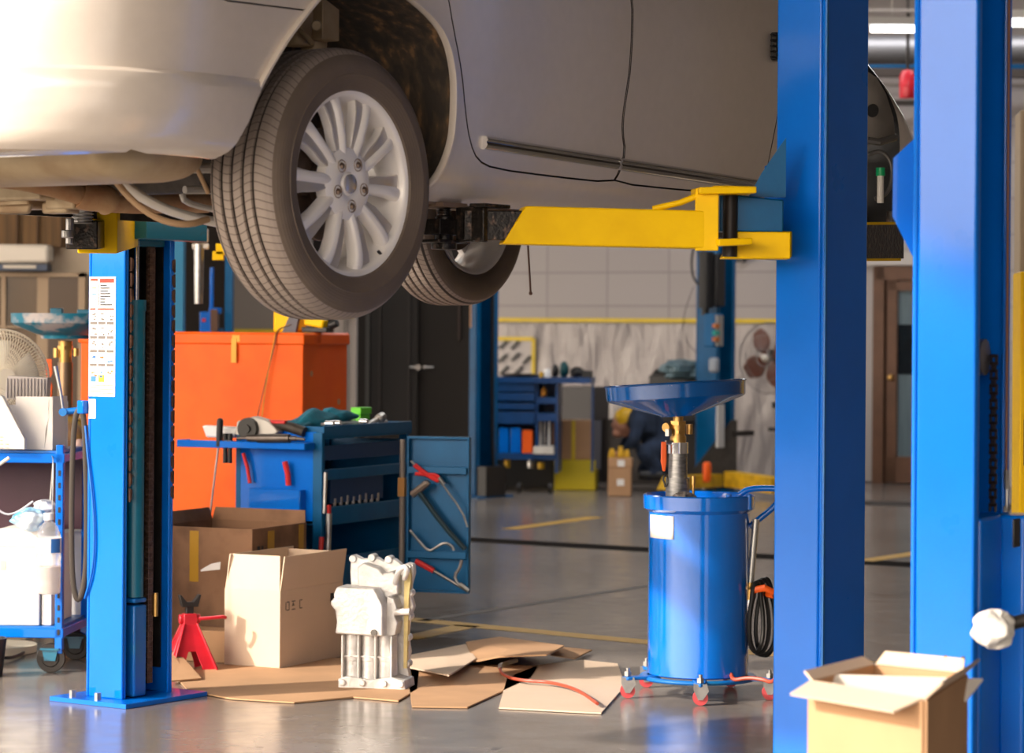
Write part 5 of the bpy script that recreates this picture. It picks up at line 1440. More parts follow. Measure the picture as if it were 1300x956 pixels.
c2_ = thing('carton', 'tall white carton standing right of the blue cart beside the sticker post', 'carton', at(97, 420, 10.6).xy.to_3d(), R(-4))
mb = MB(); hh = at(97, 682, 10.6).z; mb.box((0, .15, hh/2+.06), (.12, .3, hh-.12)); mb.build('carton_body', CARD_W, c2_, bevel=.003)
mb = MB(); mb.box((0, .15, .03), (.10, .28, .06)); mb.build('skid', mat('skid_wood', (.3, .18, .1), .8), c2_)
mb = MB(); mb.box((-.02, -.001, hh*.72), (.012, .002, .05)); mb.build('print', GREY_T, c2_)
# bottle hanging
bp_ = at(66, 762, 10.075)
bo = thing('plastic_bottle', 'clear plastic bottle with a white cap hung on the front of the blue cart', 'bottle', bp_)
sb = 10.02/FPX
mb = MB(); mb.lathe([(0, 0), (.038, 0), (.044, .006), (.045, .05), (.043, .055), (.045, .06), (.045, .11), (.043, .115), (.046, .13), (.046, .175), (.043, .215), (.032, .245), (.017, .262), (.016, .275)], 32); mb.build('bottle_body', PLASTIC_C, bo)
mb = MB(); mb.cyl((0, 0, .27), (0, 0, .295), .019, seg=20); mb.build('cap', PAPER, bo)
mb = MB(); mb.lathe([(.0465, .15), (.0465, .205)], 30, None); mb.build('label', PAPER, bo)
mb = MB(); mb.lathe([(.047, .152), (.047, .203)], 10, None, a0=R(-70), a1=R(-20)); mb.build('blue_print', BLUE_T, bo)
mb = MB(); mb.tube([(.012, 0, .27), (.014, .005, .40), (.01, .03, .49), (.0, .06, .50)], .002, 6, smooth=1); mb.build('hanging_wire', STEEL, bo)
mb = MB(); mb.lathe([(0, .004), (.041, .004), (.042, .10), (0, .10)], 24); mb.build('liquid', mat('cloudy_water', (.6, .5, .42), .3, alpha=.6), bo)
cloth_ball('blue and clear plastic bag stuffed behind the bottle on the cart', 'plastic bag', 'plastic_bag', at(42, 668, 10.16), (.06, .04, .045), mat('blue_bag', (.1, .45, .7), .3, col2=(.65, .75, .8), vscale=10, thr=(.4, .6)), 21)
cloth_ball('clear crumpled plastic bag lying above the white cartons', 'plastic bag', 'plastic_bag', at(60, 652, 10.2), (.04, .03, .028), mat('film', (.6, .62, .66), .2, alpha=.8), 31)
# things on the cart top
ztp = zL1-.006
def LT(px, py, dy=0.0): return Vector((lc.x, lc.y, 0))+rotz_m(rzl)@LL(px, py, dy)
o = thing('white_carton', 'torn open white carton standing on top of the blue cart', 'carton', Vector((LT(38, 500, .05).x, LT(38, 500, .05).y, ztp)), R(-10))
mb = MB(); hh = LT(30, 512, .05).z-ztp
mb.prism([(-.10, 0), (.06, 0), (.065, hh*.35), (.078, hh*.62), (.075, hh*.8), (.078, hh), (-.05, hh), (-.052, hh-.03), (-.09, hh-.035), (-.10, hh*.75)], (0, 0, 0), (1, 0, 0), (0, 0, 1), (0, 1, 0), .004)
mb.prism([(.06, 0), (.088, 0), (.09, hh), (.078, hh), (.078, hh*.62)], (0, .0, 0), (1, 0, 0), (0, 0, 1), (0, 1, 0), .004)
mb.box((.09, .08, hh/2), (.004, .16, hh)); mb.box((-.10, .08, hh*.4), (.004, .16, hh*.8)); mb.box((0, .16, hh*.45), (.19, .004, hh*.9)); mb.build('carton_body', CARD_W, o)
o = thing('air_filter', 'ribbed grey air filter panel lying tilted on the white carton', 'air filter', LT(34, 500, .10), R(-6))
w_ = 57*YL/FPX/2
mb = MB(); mb.prism([(-w_, -.045), (w_*.95, -.045), (w_, .035), (-w_*.85, .042)], (0, .0, 0), (1, 0, 0), (0, 0, 1), (0, 1, 0), .05)
for i in range(12): mb.box((-w_*.85+i*w_*.155, -.003, -.004), (.004, .008, .07))
mb.build('filter_body', mat('grey_filter', (.42, .38, .36), .7, var=.2, vscale=20), o, bevel=.003)
o = thing('ribbed_tray', 'white ribbed plastic panel leaning against the carton on the blue cart', 'plastic panel', LT(5, 560, -.02), R(-6))
mb = MB()
Pp = [LT(x, y, -.03)-LT(5, 560, -.02) for x, y in ((-30, 500), (4, 512), (34, 566), (34, 579), (-30, 579))]
Pp = [rotz_m(R(6))@p for p in Pp]
mb.prism([(p.x, p.z) for p in Pp], (0, -.01, 0), (1, 0, 0), (0, 0, 1), (0, 1, 0), .03); ro = mb.build('panel', CARD_W, o, bevel=.002)
mb = MB()
for i in range(9):
    for j in range(8):
        x = -.10+i*.02; z = -.05+j*.013
        if z < -.04+.13-(x+.10)*1.0 and z > -.055: mb.box((x+.0, -.0115, z-.0), (.013, .002, .003))
mb.build('ribs', mat('rib_tan', (.5, .4, .28), .7), ro)
# desk fan at left edge
fc = at(2, 490, 10.7)
o = thing('desk_fan', 'cream wire fan half cut off by the left edge of the photo', 'fan', (fc.x, fc.y, fc.z), R(25))
rf = .112*1.75*10.7/10.7
mb = MB()
for k, rr in ((0, .19), (1, .175)): 
    mb.tube([(rr*math.cos(2*PI*i/40), -.0-.01*k, rr*math.sin(2*PI*i/40)) for i in range(40)], .005 if k == 0 else .003, 6, closed=True)
for i in range(90):
    a = 2*PI*i/90; c, s1_ = math.cos(a), math.sin(a)
    mb.tube([(.04*c, -.07, .04*s1_), (.11*c, -.06, .11*s1_), (.16*c, -.035, .16*s1_), (.19*c, 0, .19*s1_)], .0016, 4)
    mb.tube([(.19*c, 0, .19*s1_), (.15*c, .06, .15*s1_), (.05*c, .08, .05*s1_)], .0016, 4)
mb.build('guard', CREAM, o)
mb = MB()
for k in range(3):
    a0 = 2*PI*k/3
    mb.grid(lambda t, q: ((.03+.12*t)*math.cos(a0+(q-.5)*1.5), .012*(q-.5)*3-.01, (.03+.12*t)*math.sin(a0+(q-.5)*1.5)), 6, 8)
mb.build('blades', mat('pale_blade', (.7, .68, .6), .4), o, solid=.003)
mb = MB(); mb.cyl((0, .02, 0), (0, .14, 0), .05, seg=24); mb.cyl((0, -.08, 0), (0, -.06, 0), .04, seg=20); mb.build('motor', CREAM, o)
mb = MB(); mb.cyl((0, .09, -.03), (0, .09, -fc.z+.03), .014, seg=12); mb.cyl((0, .09, -fc.z+.03), (0, .09, -fc.z+.002), .17, seg=32); mb.build('stand', CREAM, o)

# second oil drainer (dish, stem) behind
Y5 = 11.6
dc = at(83, 420, Y5)
dr2 = thing('oil_drainer', 'second oil drainer with a shallow teal dish, behind the cart at left', 'oil drainer', (dc.x, dc.y, 0))
k5 = Y5/FPX
def z5(py): return EYE-(py-424)*k5
mb = MB(); mb.lathe([(0, z5(438)), (.10, z5(438)), (.105, z5(434)), (.215, z5(421)), (.225, z5(418)), (.227, z5(406)), (.222, z5(406)), (.212, z5(417)), (.1, z5(433)), (0, z5(436))], 60); mb.build('dish', mat('scuffed_teal', (.01, .16, .25), .35, col2=(.4, .36, .36), vscale=12, thr=(.5, .62)), dr2)
mb = MB(); mb.box((-.02, -.10, z5(404)), (.05, .04, .03)); mb.box((.10, -.12, z5(407)), (.06, .03, .04)); mb.build('dish_lugs', TEAL, dr2, bevel=.004)
mb = MB(); mb.cyl((0, 0, z5(470)), (0, 0, z5(441)), .026, .03, seg=20); mb.cyl((0, 0, z5(452)), (0, 0, z5(447)), .034, seg=6); mb.cyl((-.035, -.01, z5(462)), (-.035, -.01, z5(450)), .014, seg=10); mb.cyl((.045, 0, z5(460)), (.045, 0, z5(450)), .012, seg=10); mb.build('brass_valve', BRASS, dr2)
mb = MB(); mb.cyl((0, 0, .62), (0, 0, z5(468)), .032, seg=20); mb.build('outer_tube', mat('brown_steel', (.3, .2, .12), .35, metal=.8), dr2)
mb = MB(); mb.prism([(-.012, 0), (.012, 0), (.014, -.06), (.0, -.10), (-.012, -.06)], (-.065, -.03, z5(464)), (1, 0, 0), (0, 0, 1), (0, 1, 0), .012); mb.tube([(-.06, -.03, z5(492)), (-.05, -.03, z5(500)), (-.065, -.03, z5(530))], .006, 8, smooth=1); mb.build('valve_handle', ORG_P, dr2)
mb = MB(); mb.lathe([(0, .10), (.19, .10), (.19, .64), (.2, .65), (.2, .69), (.18, .69), (.18, .67), (0, .66)], 48); mb.lathe([(.19, .09), (.21, .09), (.21, .08), (.1, .08)], 40)
mb.build('drum', TEAL, dr2)
for a in (R(45), R(135), R(225), R(315)):
    mb = MB(); mb.cyl((.17*math.cos(a)-.01, .17*math.sin(a), .037), (.17*math.cos(a)+.01, .17*math.sin(a), .037), .035, seg=16); mb.box((.17*math.cos(a), .17*math.sin(a), .065), (.04, .04, .03)); mb.build('caster', BLACK, dr2)
# hanging belt on the post hook + lever
o = thing('lever_bar', 'grey steel lever bar sloping down to the blue bracket left of the sticker post', 'lever', at(82, 531, 9.5))
q0 = at(82, 531, 9.5)
mb = MB(); mb.tube([(0, 0, 0), (at(78, 505, 9.5)-q0)[:], (at(71, 473, 9.5)-q0)[:]], [.0045, .0055, .008], 10); mb.build('bar', STEEL, o)
mb = MB(); mb.cyl((0, -.015, 0), (0, .02, 0), .014, seg=16); mb.cyl((0, 0, 0), at(112, 527, 9.5)-q0, .011, seg=12); mb.build('bracket', BLUE_W, o)
o = thing('drive_belt', 'black rubber drive belt looped over the blue bracket beside the sticker post', 'drive belt', at(103, 528, 9.42))
q0 = at(103, 528, 9.42)
pts = [(104, 526), (98, 532), (95, 560), (94, 620), (94.5, 700), (97, 750), (103, 773), (110, 760), (114, 720), (113, 640), (110, 570), (108, 535)]
mb = MB(); mb.tube([(at(x, y, 9.42)-q0)[:] for x, y in pts], .0095, 8, closed=True, r2=.003, ref=(0, 1, 0), smooth=2); mb.build('belt_band', BELT, o)
# blue cabinet and clutter between cart and post
o = thing('blue_cabinet', 'dark teal steel cabinet half hidden behind the hanging drive belt', 'cabinet', at(97, 420, 11.2).xy.to_3d(), R(-4))
mb = MB(); mb.box((0, .075, .39), (.20, .15, .74)); mb.build('cabinet_body', mat('dark_teal', (.004, .05, .08), .4), o, bevel=.004)
mb = MB(); mb.box((.05, -.004, .50), (.022, .006, .30)); mb.build('blue_strip', BLUE, o); mb = MB(); mb.box((0.0, .075, .01), (.18, .14, .02)); mb.build('plinth', BLACK, o)
o = thing('yellow_bag', 'crumpled yellow bag on the dark teal cabinet behind the belt', 'bag', at(86, 560, 11.3), 0)
oz = at(86, 585, 11.3).z
mb = MB()
mb.grid(lambda t, k: (.09*math.sin(PI*k)*math.cos(2*PI*t)*(1+.15*math.sin(5*t*6.28)), .08*math.sin(PI*k)*math.sin(2*PI*t), .075*math.cos(PI*k)*(1+.2*math.sin(t*12)*math.sin(PI*k))), 40, 20)
mb.build('bag_body', mat('yellow_bag', (.6, .36, .02), .6, col2=(.35, .2, .1), vscale=6, thr=(.45, .6)), o)
o = thing('white_cap_jar', 'small pink and white jar beside the yellow bag', 'jar', Vector((at(103, 584, 11.25).x, 11.25, .762))); mb = MB(); mb.lathe([(0, 0), (.022, 0), (.022, .045), (.015, .055), (0, .055)], 20); mb.build('jar_body', mat('pinkish', (.6, .42, .38), .5), o)
mb = MB(); mb.tube([at(-10, 608, 10.1), at(0, 600, 10.1), at(14, 590, 10.1)], .006, 8); tag(mb.build('plastic_rod', CREAM), 'pale plastic rod poking out under the cart top at the left edge', 'rod')
mb = MB(); mb.tube([at(-10, 645, 10.12), at(8, 663, 10.12), at(25, 660, 10.12), at(45, 645, 10.12)], .004, 6, smooth=2); tag(mb.build('wire', mat('white_wire', (.5, .5, .55), .4)), 'thin white wire looping over the cartons on the blue cart', 'wire')
mb = MB(); mb.cyl(at(71, 588, 10.3), at(67, 655, 10.3), .006, seg=8); tag(mb.build('steel_rod', STEEL), 'thin steel rod leaning inside the blue cart frame', 'rod')
# dark thing at bottom-left under the cart and cable
o = thing('black_bin', 'dark rubber bin cut off by the left edge on the floor', 'bin', floor_at(-12, 868), 0)
mb = MB(); mb.lathe([(0, 0), (.06, 0), (.075, .14), (.07, .14), (.055, .01), (0, .01)], 32); mb.build('bin_body', BLACK, o)
mb = MB(); pts = [floor_at(4, 850)+Vector((0, 0, .02)), floor_at(20, 848)+Vector((0, 0, .01)), floor_at(38, 840)+Vector((0, 0, .01)), floor_at(42, 832)+Vector((0, 0, .01))]
mb.tube(pts, .006, 6, smooth=2); tag(mb.build('floor_cable', BLACK), 'black cable curled on the floor under the blue cart', 'cable')
o = thing('red_tin', 'dark red round tin on the floor behind the carton at left', 'tin', floor_at(101, 838)); mb = MB(); mb.lathe([(0, 0), (.045, 0), (.048, .01), (.048, .09), (.044, .1), (0, .1)], 28); mb.build('tin_body', MAROON, o)

# ================================================================== BUILDING
A_ = Vector((math.cos(R(30)), -math.sin(R(30)), 0)); B_ = Vector((math.sin(R(30)), math.cos(R(30)), 0))
rzB = -R(30)
Q = Vector((3.28, 23.4, 0))
def wall(name, a, b, z0, z1, m, th=.15, front=None):
    a, b = Vector(a), Vector(b); t = (b-a); L_ = t.length; ang = math.atan2(t.y, t.x)
    mb = MB(); mb.box((L_/2, th/2, (z0+z1)/2), (L_, th, z1-z0)); o = mb.build(name, m); o.location = (a.x, a.y, 0); o.rotation_euler = (0, 0, ang); return struct(o)
FL = floor_mat()
mb = MB(); mb.box((-3, 9, -.05), (60, 66, .1)); fl = mb.build('floor', FL); struct(fl)
BLK = block_mat()
wl = Q-A_*5.9; wr = Q+A_*12
wall('wall_back', wl, wr, 0, 4.4, BLK)
def WB_(px, py, off=0.0):
    """point on the back wall plane (offset towards the camera) for a pixel"""
    a, b = ray(px, py); d = Vector((a, 1, b)); nrm = -B_; o_ = Q+nrm*off
    t = (o_-Vector((0, 0, EYE))).dot(nrm)/d.dot(nrm); return Vector((0, 0, EYE))+d*t
def wallbox(px0, px1, py0, py1, off, th, m, name, label=None, cat=None, kind=None, group=None, bevel=.0):
    a, b = WB_(px0, py1, off), WB_(px1, py0, off); c = (a+b)/2; w = (b-a).dot(A_); h = abs(b.z-a.z)
    mb = MB(); mb.box((0, -th/2, 0), (w, th, h)); o = mb.build(name, m, bevel=bevel); o.location = c; o.rotation_euler = (0, 0, rzB)
    return tag(o, label, cat, group, kind)
wallbox(600, 1112, 399, 409, .05, .006, TAPE_Y, 'trim_1', kind='structure')
# plastic sheet below the yellow line
a, b = WB_(600, 596, .02), WB_(1000, 408, .02); w = (b-a).dot(A_); h = b.z-a.z
mb = MB(); rnd = random.Random(5)
def sh(t, k):
    x = t*w; z = a.z+k*h
    y = -.012*math.sin(x*7+2*math.sin(z*3))-.01*math.sin(x*13+z*5)-.006*math.sin(x*29-z*9)
    return (x, y-.02, z)
mb.grid(sh, 140, 30); o = mb.build('plastic_sheet', sheet_mat(), angle=80); o.location = (a.x, a.y, 0); o.rotation_euler = (0, 0, rzB)
tag(o, 'wrinkled translucent plastic sheet covering the lower half of the back wall', 'plastic sheet')
wallbox(560, 1112, 594, 604, .01, .02, mat('skirting', (.1, .1, .12), .6), 'baseboard_back', kind='structure')
for (x0, x1, y0, y1, lab_) in ((935, 946, 311, 329, 'small black box high on the back wall, right of the far lift post'), (993, 1008, 308, 326, 'small black box high on the back wall, half behind the near post')):
    wallbox(x0, x1, y0, y1, .05, .05, BLACK, 'wall_speaker', lab_, 'box', bevel=.005)
# door at the right in the back wall
dglass = mat('blinds_glass', (.11, .16, .19), .25, var=.2, vscale=3, stretch=(20, 20, 1))
BROWN = mat('brown_frame', (.12, .055, .03), .5, var=.2)
dz0 = 0
da, db = WB_(1117, 600, .02), WB_(1205, 331, .02); w = (db-da).dot(A_); h = db.z
o = thing('door_1', 'brown framed glass door', 'door', (da.x, da.y, 0), rzB); o['kind'] = 'structure'
del o['label']; del o['category']
mb = MB()
for x in (.035, w-.035): mb.box((x, -.05, h/2), (.10, .10, h))
mb.box((w/2, -.05, h-.05), (w, .10, .12)); mb.build('door_frame', BROWN, o)
mb = MB()
for x in (.15, w-.15): mb.box((x, -.05, h/2-.05), (.09, .06, h-.12))
mb.box((w/2, -.05, .12), (w-.2, .06, .22)); mb.box((w/2, -.05, h-.16), (w-.2, .06, .08)); mb.build('door_leaf', BROWN, o)
mb = MB(); mb.box((w/2, -.035, h/2), (w-.3, .02, h-.35)); mb.build('glass', dglass, o)
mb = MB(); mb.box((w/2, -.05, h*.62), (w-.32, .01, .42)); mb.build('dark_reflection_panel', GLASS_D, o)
mb = MB(); mb.sphere((.15, -.10, h*.49), .03, 12); mb.build('door_knob', BRASS, o)
wallbox(1112, 1116, 331, 604, .03, .02, TAPE_Y, 'trim_2', kind='structure')
wallbox(1102, 1112, 326, 604, .02, .04, mat('grey_jamb', (.35, .33, .33), .6), 'trim_3', kind='structure')
wallbox(1098, 1210, 312, 331, .05, .1, mat('pale_lintel', (.5, .47, .45), .6), 'trim_4', kind='structure')
# ceiling; the unseen near roof and its notch are shaped to steer sunlight
CEIL = mat('roof_sheet', (.08, .065, .055), .7, var=.3, vscale=2)
mb = MB()
ROOF_Y = 7.4
mb.box((3, (ROOF_Y+36)/2, 4.55), (30, 36-ROOF_Y, .1)); mb.box((3.0, -.95, 4.55), (16.2, 7.9, .1)); mb.box((3.0, 5.975, 4.55), (16.2, 2.85, .1)); mb.box((3.55, 3.775, 4.55), (15.1, 1.55, .1)); struct(mb.build('ceiling', CEIL))
def cbeam(name, px0, px1, py0, py1, Y, dp, m, label, cat='beam', em=None):
    a, b = at(px0, py1, Y), at(px1, py0, Y)
    mb = MB(); mb.box(((a+b)/2)[:], (b.x-a.x, dp, b.z-a.z)); o = mb.build(name, m); return tag(o, label, cat)
# side walls
LW = wl+B_*0
wall('wall_right', Q+A_*12, Q+A_*12-B_*20, 0, 4.5, mat('dark_wall', (.16, .14, .13), .7))
wall('wall_shade_right', (6.2, 14, 0), (6.2, -3, 0), 0, 4.5, mat('dark_wall', (.16, .14, .13), .7))  # unseen wall added to keep light off right-hand faces
# partition on the left: dark shutters between x=445 and 592 at Y~19
YD = 19.5
dk = mat('dark_panel', (.022, .020, .020), .5, var=.2, vscale=3); dk2 = mat('very_dark_brown', (.012, .008, .006), .55)
def pwall(name, px0, px1, Y, z0, z1, m, th=.08):
    a, b = at(px0, 420, Y), at(px1, 420, Y); mb = MB(); mb.box(((a.x+b.x)/2, Y+th/2, (z0+z1)/2), (b.x-a.x, th, z1-z0)); o = mb.build(name, m); return struct(o)
pwall('door_2', 468, 530, YD, 0, 3.0, dk); pwall('door_3', 530, 596, YD+.12, 0, 3.0, dk2)
for px in (482, 519): pwall('trim_5', px-1.5, px+1.5, YD-.04, 0, 3.0, mat('groove_dark', (.035, .03, .03), .5))
pwall('trim_6', 581, 584, YD+.06, 1.2, 3.0, mat('groove_brown', (.05, .03, .025), .5))
pwall('trim_7', 452, 468, YD, 0, 3.0, dk2); pwall('trim_8', 464, 469, YD-.05, 0, 3.0, mat('grey_edge', (.07, .07, .07), .5))
o = thing('door_handle', 'chrome lever handle on the dark panel door', 'door handle', at(531, 468, YD-.03)); mb = MB(); mb.cyl((0, 0, 0), (-.06, 0, .0), .010, seg=10); mb.cyl((0, .05, 0), (0, -.01, 0), .02, seg=14); mb.cyl((.05, .04, .002), (.05, -.0, .002), .014, seg=12); mb.cyl((.05, 0, .002), (.11, 0, .0), .008, seg=10); mb.build('lever', STEEL, o)
pwall('trim_9', 424, 452, 18.2, 0, 3.2, mat('pale_pillar', (.36, .32, .30), .6), .2)
for x in (444, 448): pass
pwall('trim_10', 444, 449, 18.15, 1.35, 2.0, TAPE_Y, .01)
pwall('trim_11', 436, 439, 18.15, 0, 3.2, mat('pillar_groove', (.2, .18, .17), .6), .02)
pwall('wall_partition', 395, 424, 19.0, 0, 3.2, dk2)
pwall('wall_inner', 296, 395, 18.6, 0, 3.4, mat('taupe_wall', (.28, .25, .23), .7))
pwall('trim_12', 296, 395, 18.55, zat(425, 18.6), zat(420, 18.6), TAPE_Y, .01)
pwall('wall_dark_bay', 228, 298, 19.5, 0, 3.6, mat('bay_dark', (.03, .022, .018), .7))
# left background building: beige wall with windows
WOOD = mat('brown_boards', (.16, .085, .03), .7, var=.5, vscale=3, stretch=(14, 1, .5))
BEIGE = mat('beige_wall', (.50, .40, .29), .7, var=.08)
YW = 17.0
pwall('wall_left', -420, 228, YW, 0, 4.4, BEIGE, .12)
pwall('trim_13', -420, 82, YW-.06, zat(318, YW), 4.4, WOOD, .05)
for px in (-60, -20, 20, 46, 76): pwall('trim_14', px-1.5, px+1.5, YW-.09, zat(318, YW), 4.4, mat('board_edge', (.08, .04, .015), .7), .03)
o = thing('window_1', None, None, (0, 0, 0)); o['kind'] = 'structure'
mb = MB()
def pb(mb, px0, px1, py0, py1, Y, th): 
    a, b = at(px0, py1, Y), at(px1, py0, Y); mb.box(((a.x+b.x)/2, Y, (a.z+b.z)/2), (b.x-a.x, th, b.z-a.z))
pb(mb, -120, 104, 359, 540, YW-.04, .04); mb.build('pane', mat('brown_pane', (.10, .055, .02), .25, var=.3, vscale=2), o)
mb = MB(); pb(mb, -120, 108, 354, 361, YW-.07, .06); pb(mb, 101, 108, 354, 560, YW-.07, .06); pb(mb, 3, 7, 360, 560, YW-.065, .03); pb(mb, 48, 62, 360, 560, YW-.065, .02); mb.build('window_frame', mat('tan_frame', (.36, .26, .17), .6), o)
mb = MB(); pb(mb, 62, 101, 361, 540, YW-.07, .02); mb.build('pane_dark', mat('dark_pane', (.06, .028, .008), .3), o)
mb = MB(); pb(mb, -120, 101, 422, 426, YW-.08, .02); mb.build('glazing_bar', mat('tan_frame', (.36, .26, .17), .6), o)
o = thing('air_conditioner', 'white wall air conditioner above the brown window at left', 'air conditioner', at(25, 350, YW-.02)); 
a = at(-14, 344, YW-.02)-Vector(o.location); b = at(68, 320, YW-.02)-Vector(o.location)
mb = MB(); mb.box(((a.x+b.x)/2, -.12, (a.z+b.z)/2), (b.x-a.x, .2, b.z-a.z)); mb.build('casing', mat('off_white', (.66, .60, .52), .45), o, bevel=.02)
mb = MB(); mb.box(((a.x+b.x)/2, -.11, a.z-.025), (b.x-a.x-.03, .17, .04)); mb.build('air_outlet', mat('navy_vent', (.05, .07, .12), .5), o)
mb = MB(); mb.box(((a.x+b.x)/2+.02, -.2, a.z-.022), (.2, .01, .022)); mb.build('vane', mat('vane', (.5, .45, .38), .5), o)
# things between the sticker post and the tyre: far teal post etc.
o = thing('lift_post', 'distant teal lift post seen between the sticker post and the tyre', 'lift post', at(226, 420, 16.2).xy.to_3d(), R(0))
mb = MB(); mb.box((0, 0, 1.7), (.07, .12, 3.4)); mb.box((0, 0, .01), (.3, .3, .02)); mb.build('column', mat('sky_teal', (.0, .16, .32), .4), o)
o = thing('hanging_strut', 'grey cylinder hanging below a steel bracket left of the big tyre', 'cylinder', at(251, 310, 12.5))
mb = MB(); mb.cyl((0, 0, -.02), (0, 0, -.29), .024, .020, seg=16); mb.build('cylinder_body', STEEL, o)
mb = MB(); mb.box((0, 0, .02), (.08, .06, .06)); mb.cyl((0, -.03, .02), (0, -.05, .02), .02, seg=12); mb.cyl((-.03, 0, -.03), (.045, 0, -.03), .014, seg=12); mb.cyl((0, 0, .05), (0, 0, 4.5-at(251, 310, 12.5).z), .01, seg=8); mb.build('bracket', PALE, o, bevel=.006)
o = thing('yellow_hook_block', 'small yellow lifting hook block left of the big tyre', 'hook block', at(276, 330, 12.5)); mb = MB(); mb.box((0, 0, 0), (.05, .04, .04)); mb.box((.02, 0, .03), (.06, .04, .05)); mb.cyl((.02, 0, .05), (.02, 0, 4.5-at(276, 330, 12.5).z), .006, seg=8); mb.build('block', YELLOW, o, bevel=.006)
o = thing('control_pedestal', 'distant blue control box on a stand above the orange cabinet', 'control box', at(262, 420, 16.5).xy.to_3d())
def zz(py, Y): return at(262, py, Y).z
mb = MB(); mb.box((.03, .06, zz(422, 16.5)/2), (.12, .1, zz(422, 16.5))); mb.build('stand', BLUE_D, o)
mb = MB(); mb.box((0, 0, zz(415, 16.5)), (.07, .10, .13)); mb.box((.05, .02, zz(400, 16.5)), (.07, .09, .035)); mb.cyl((.03, 0, zz(400, 16.5)), (.03, 0, zz(345, 16.5)), .012, seg=10); mb.build('control_box', BLUE, o, bevel=.005)
mb = MB(); mb.box((-.01, -.052, zz(412, 16.5)), (.02, .01, .02)); mb.build('red_button', RED_H, o)
mb = MB(); mb.box((.05, .0, zz(412, 16.5)), (.04, .11, .13)); mb.build('brown_side', BROWN, o)
o = thing('lift_post', 'distant dark blue lift post just left of the big tyre', 'lift post', at(291, 420, 16.8).xy.to_3d()); mb = MB(); mb.box((0, 0, 1.7), (.045, .1, 3.4)); mb.box((0, 0, .01), (.25, .25, .02)); mb.build('column', BLUE_D, o)

# ---------------- far lift posts
def far_post(label, px, Y, w_px, rz, gus=True):
    p = at(px, 420, Y)
    o = make_post(label, (p.x, p.y, 0), rz, .27, .2, 3.4, lip=.04, m=BLUE_D)
    return o
fp1 = far_post('distant blue lift post standing behind the far tyre beside the tool bench', 619, 21.0, 42, R(52)+PI)
mb = MB(); z = at(600, 395, 21).z; mb.box((.137, -.10, z+.02), (.003, .10, .30)); mb.build('orange_label', mat('faded_orange', (.55, .3, .16), .6), fp1)
mb = MB(); mb.tube([(.0, .05, at(0, 300, 21).z), (.02, .06, 1.9), (.0, .05, .5), (-.02, .06, .1)], .015, 8, smooth=1); mb.box((0, .04, .12), (.24, .10, .24)); mb.build('cable', BLACK, fp1)
fp2 = far_post('distant blue lift post with a black motor and control box, behind the funnel', 922, 22.0, 42, R(52)+PI)
pf = PLf(fp2)
mb = MB(); mb.cyl(pf(895, 388, 21.8), pf(895, 318, 21.8), .058, seg=24); mb.cyl(pf(895, 352, 21.8), pf(895, 349, 21.8), .062, seg=24); mb.cyl(pf(895, 322, 21.8), pf(895, 316, 21.8), .064, seg=24); mb.cyl(pf(895, 397, 21.8), pf(895, 388, 21.8), .03, seg=12); mb.build('motor', BLACK, fp2)
mb = MB(); mb.box(pf(907, 352, 21.85), (.12, .12, .42)); mb.build('oil_tank', BLACK, fp2, bevel=.01)
mb = MB(); mb.box(pf(906, 416, 21.7), (.13, .1, .26)); cb = mb.build('control_box', BLUE_D, fp2, bevel=.008)
mb = MB(); mb.box(pf(911, 416, 21.66), (.08, .05, .24)); mb.build('grey_cover', mat('cover_grey', (.25, .24, .23), .5), cb)
for i, (py, m) in enumerate(((410, ORG_T), (419, mat('teal_btn', (.0, .3, .25), .4)), (427, ORG_T))):
    mb = MB(); mb.box(pf(909, py, 21.60), (.06, .03, .03)); mb.build('push_button', m, cb)
mb = MB(); mb.box(pf(907, 460, 21.7), (.07, .07, .12)); mb.build('small_tank', mat('tank_grey', (.3, .33, .38), .4), fp2, bevel=.02)
mb = MB(); mb.box(pf(916, 537, 21.75), (.09, .02, .34)); mb.build('white_notice', mat('dull_paper', (.5, .5, .5), .7), fp2)
mb = MB(); mb.tube([pf(893, 316, 21.8), pf(884, 300, 21.8), pf(876, 320, 21.8), pf(878, 350, 21.8), pf(890, 362, 21.8)], .009, 8, smooth=2); mb.tube([pf(880, 360, 21.8), pf(866, 400, 21.8), pf(870, 430, 21.8), pf(885, 445, 21.8)], .003, 6, smooth=2); mb.build('hydraulic_hose', BLACK, fp2)
mb = MB(); mb.prism([(0, 0), (.42, 0), (.05, .5), (0, .5)], pf(938, 609, 21.9), (RI@Vector((1, 0, 0))).normalized(), Z, (RI@Vector((0, 1, 0))).normalized(), .03); mb.box(pf(945, 546, 21.9), (.25, .05, .04)); mb.build('brace', DARK, fp2)
mb = MB(); a = pf(845, 611, 21.2); b = pf(912, 606, 21.9); mb.box(((a+b)/2)[:], (.1, .1, .08)); beam(mb, a, b, .12, .10, .1); beam(mb, pf(930, 604, 21.6), pf(990, 612, 21.0), .12, .12); mb.build('lift_arm', YEL_D, fp2)
mb = MB(); q = pf(900, 596, 21.4); mb.box(q, (.07, .05, .16)); mb.build('orange_pad', ORG_P, fp2, bevel=.02)

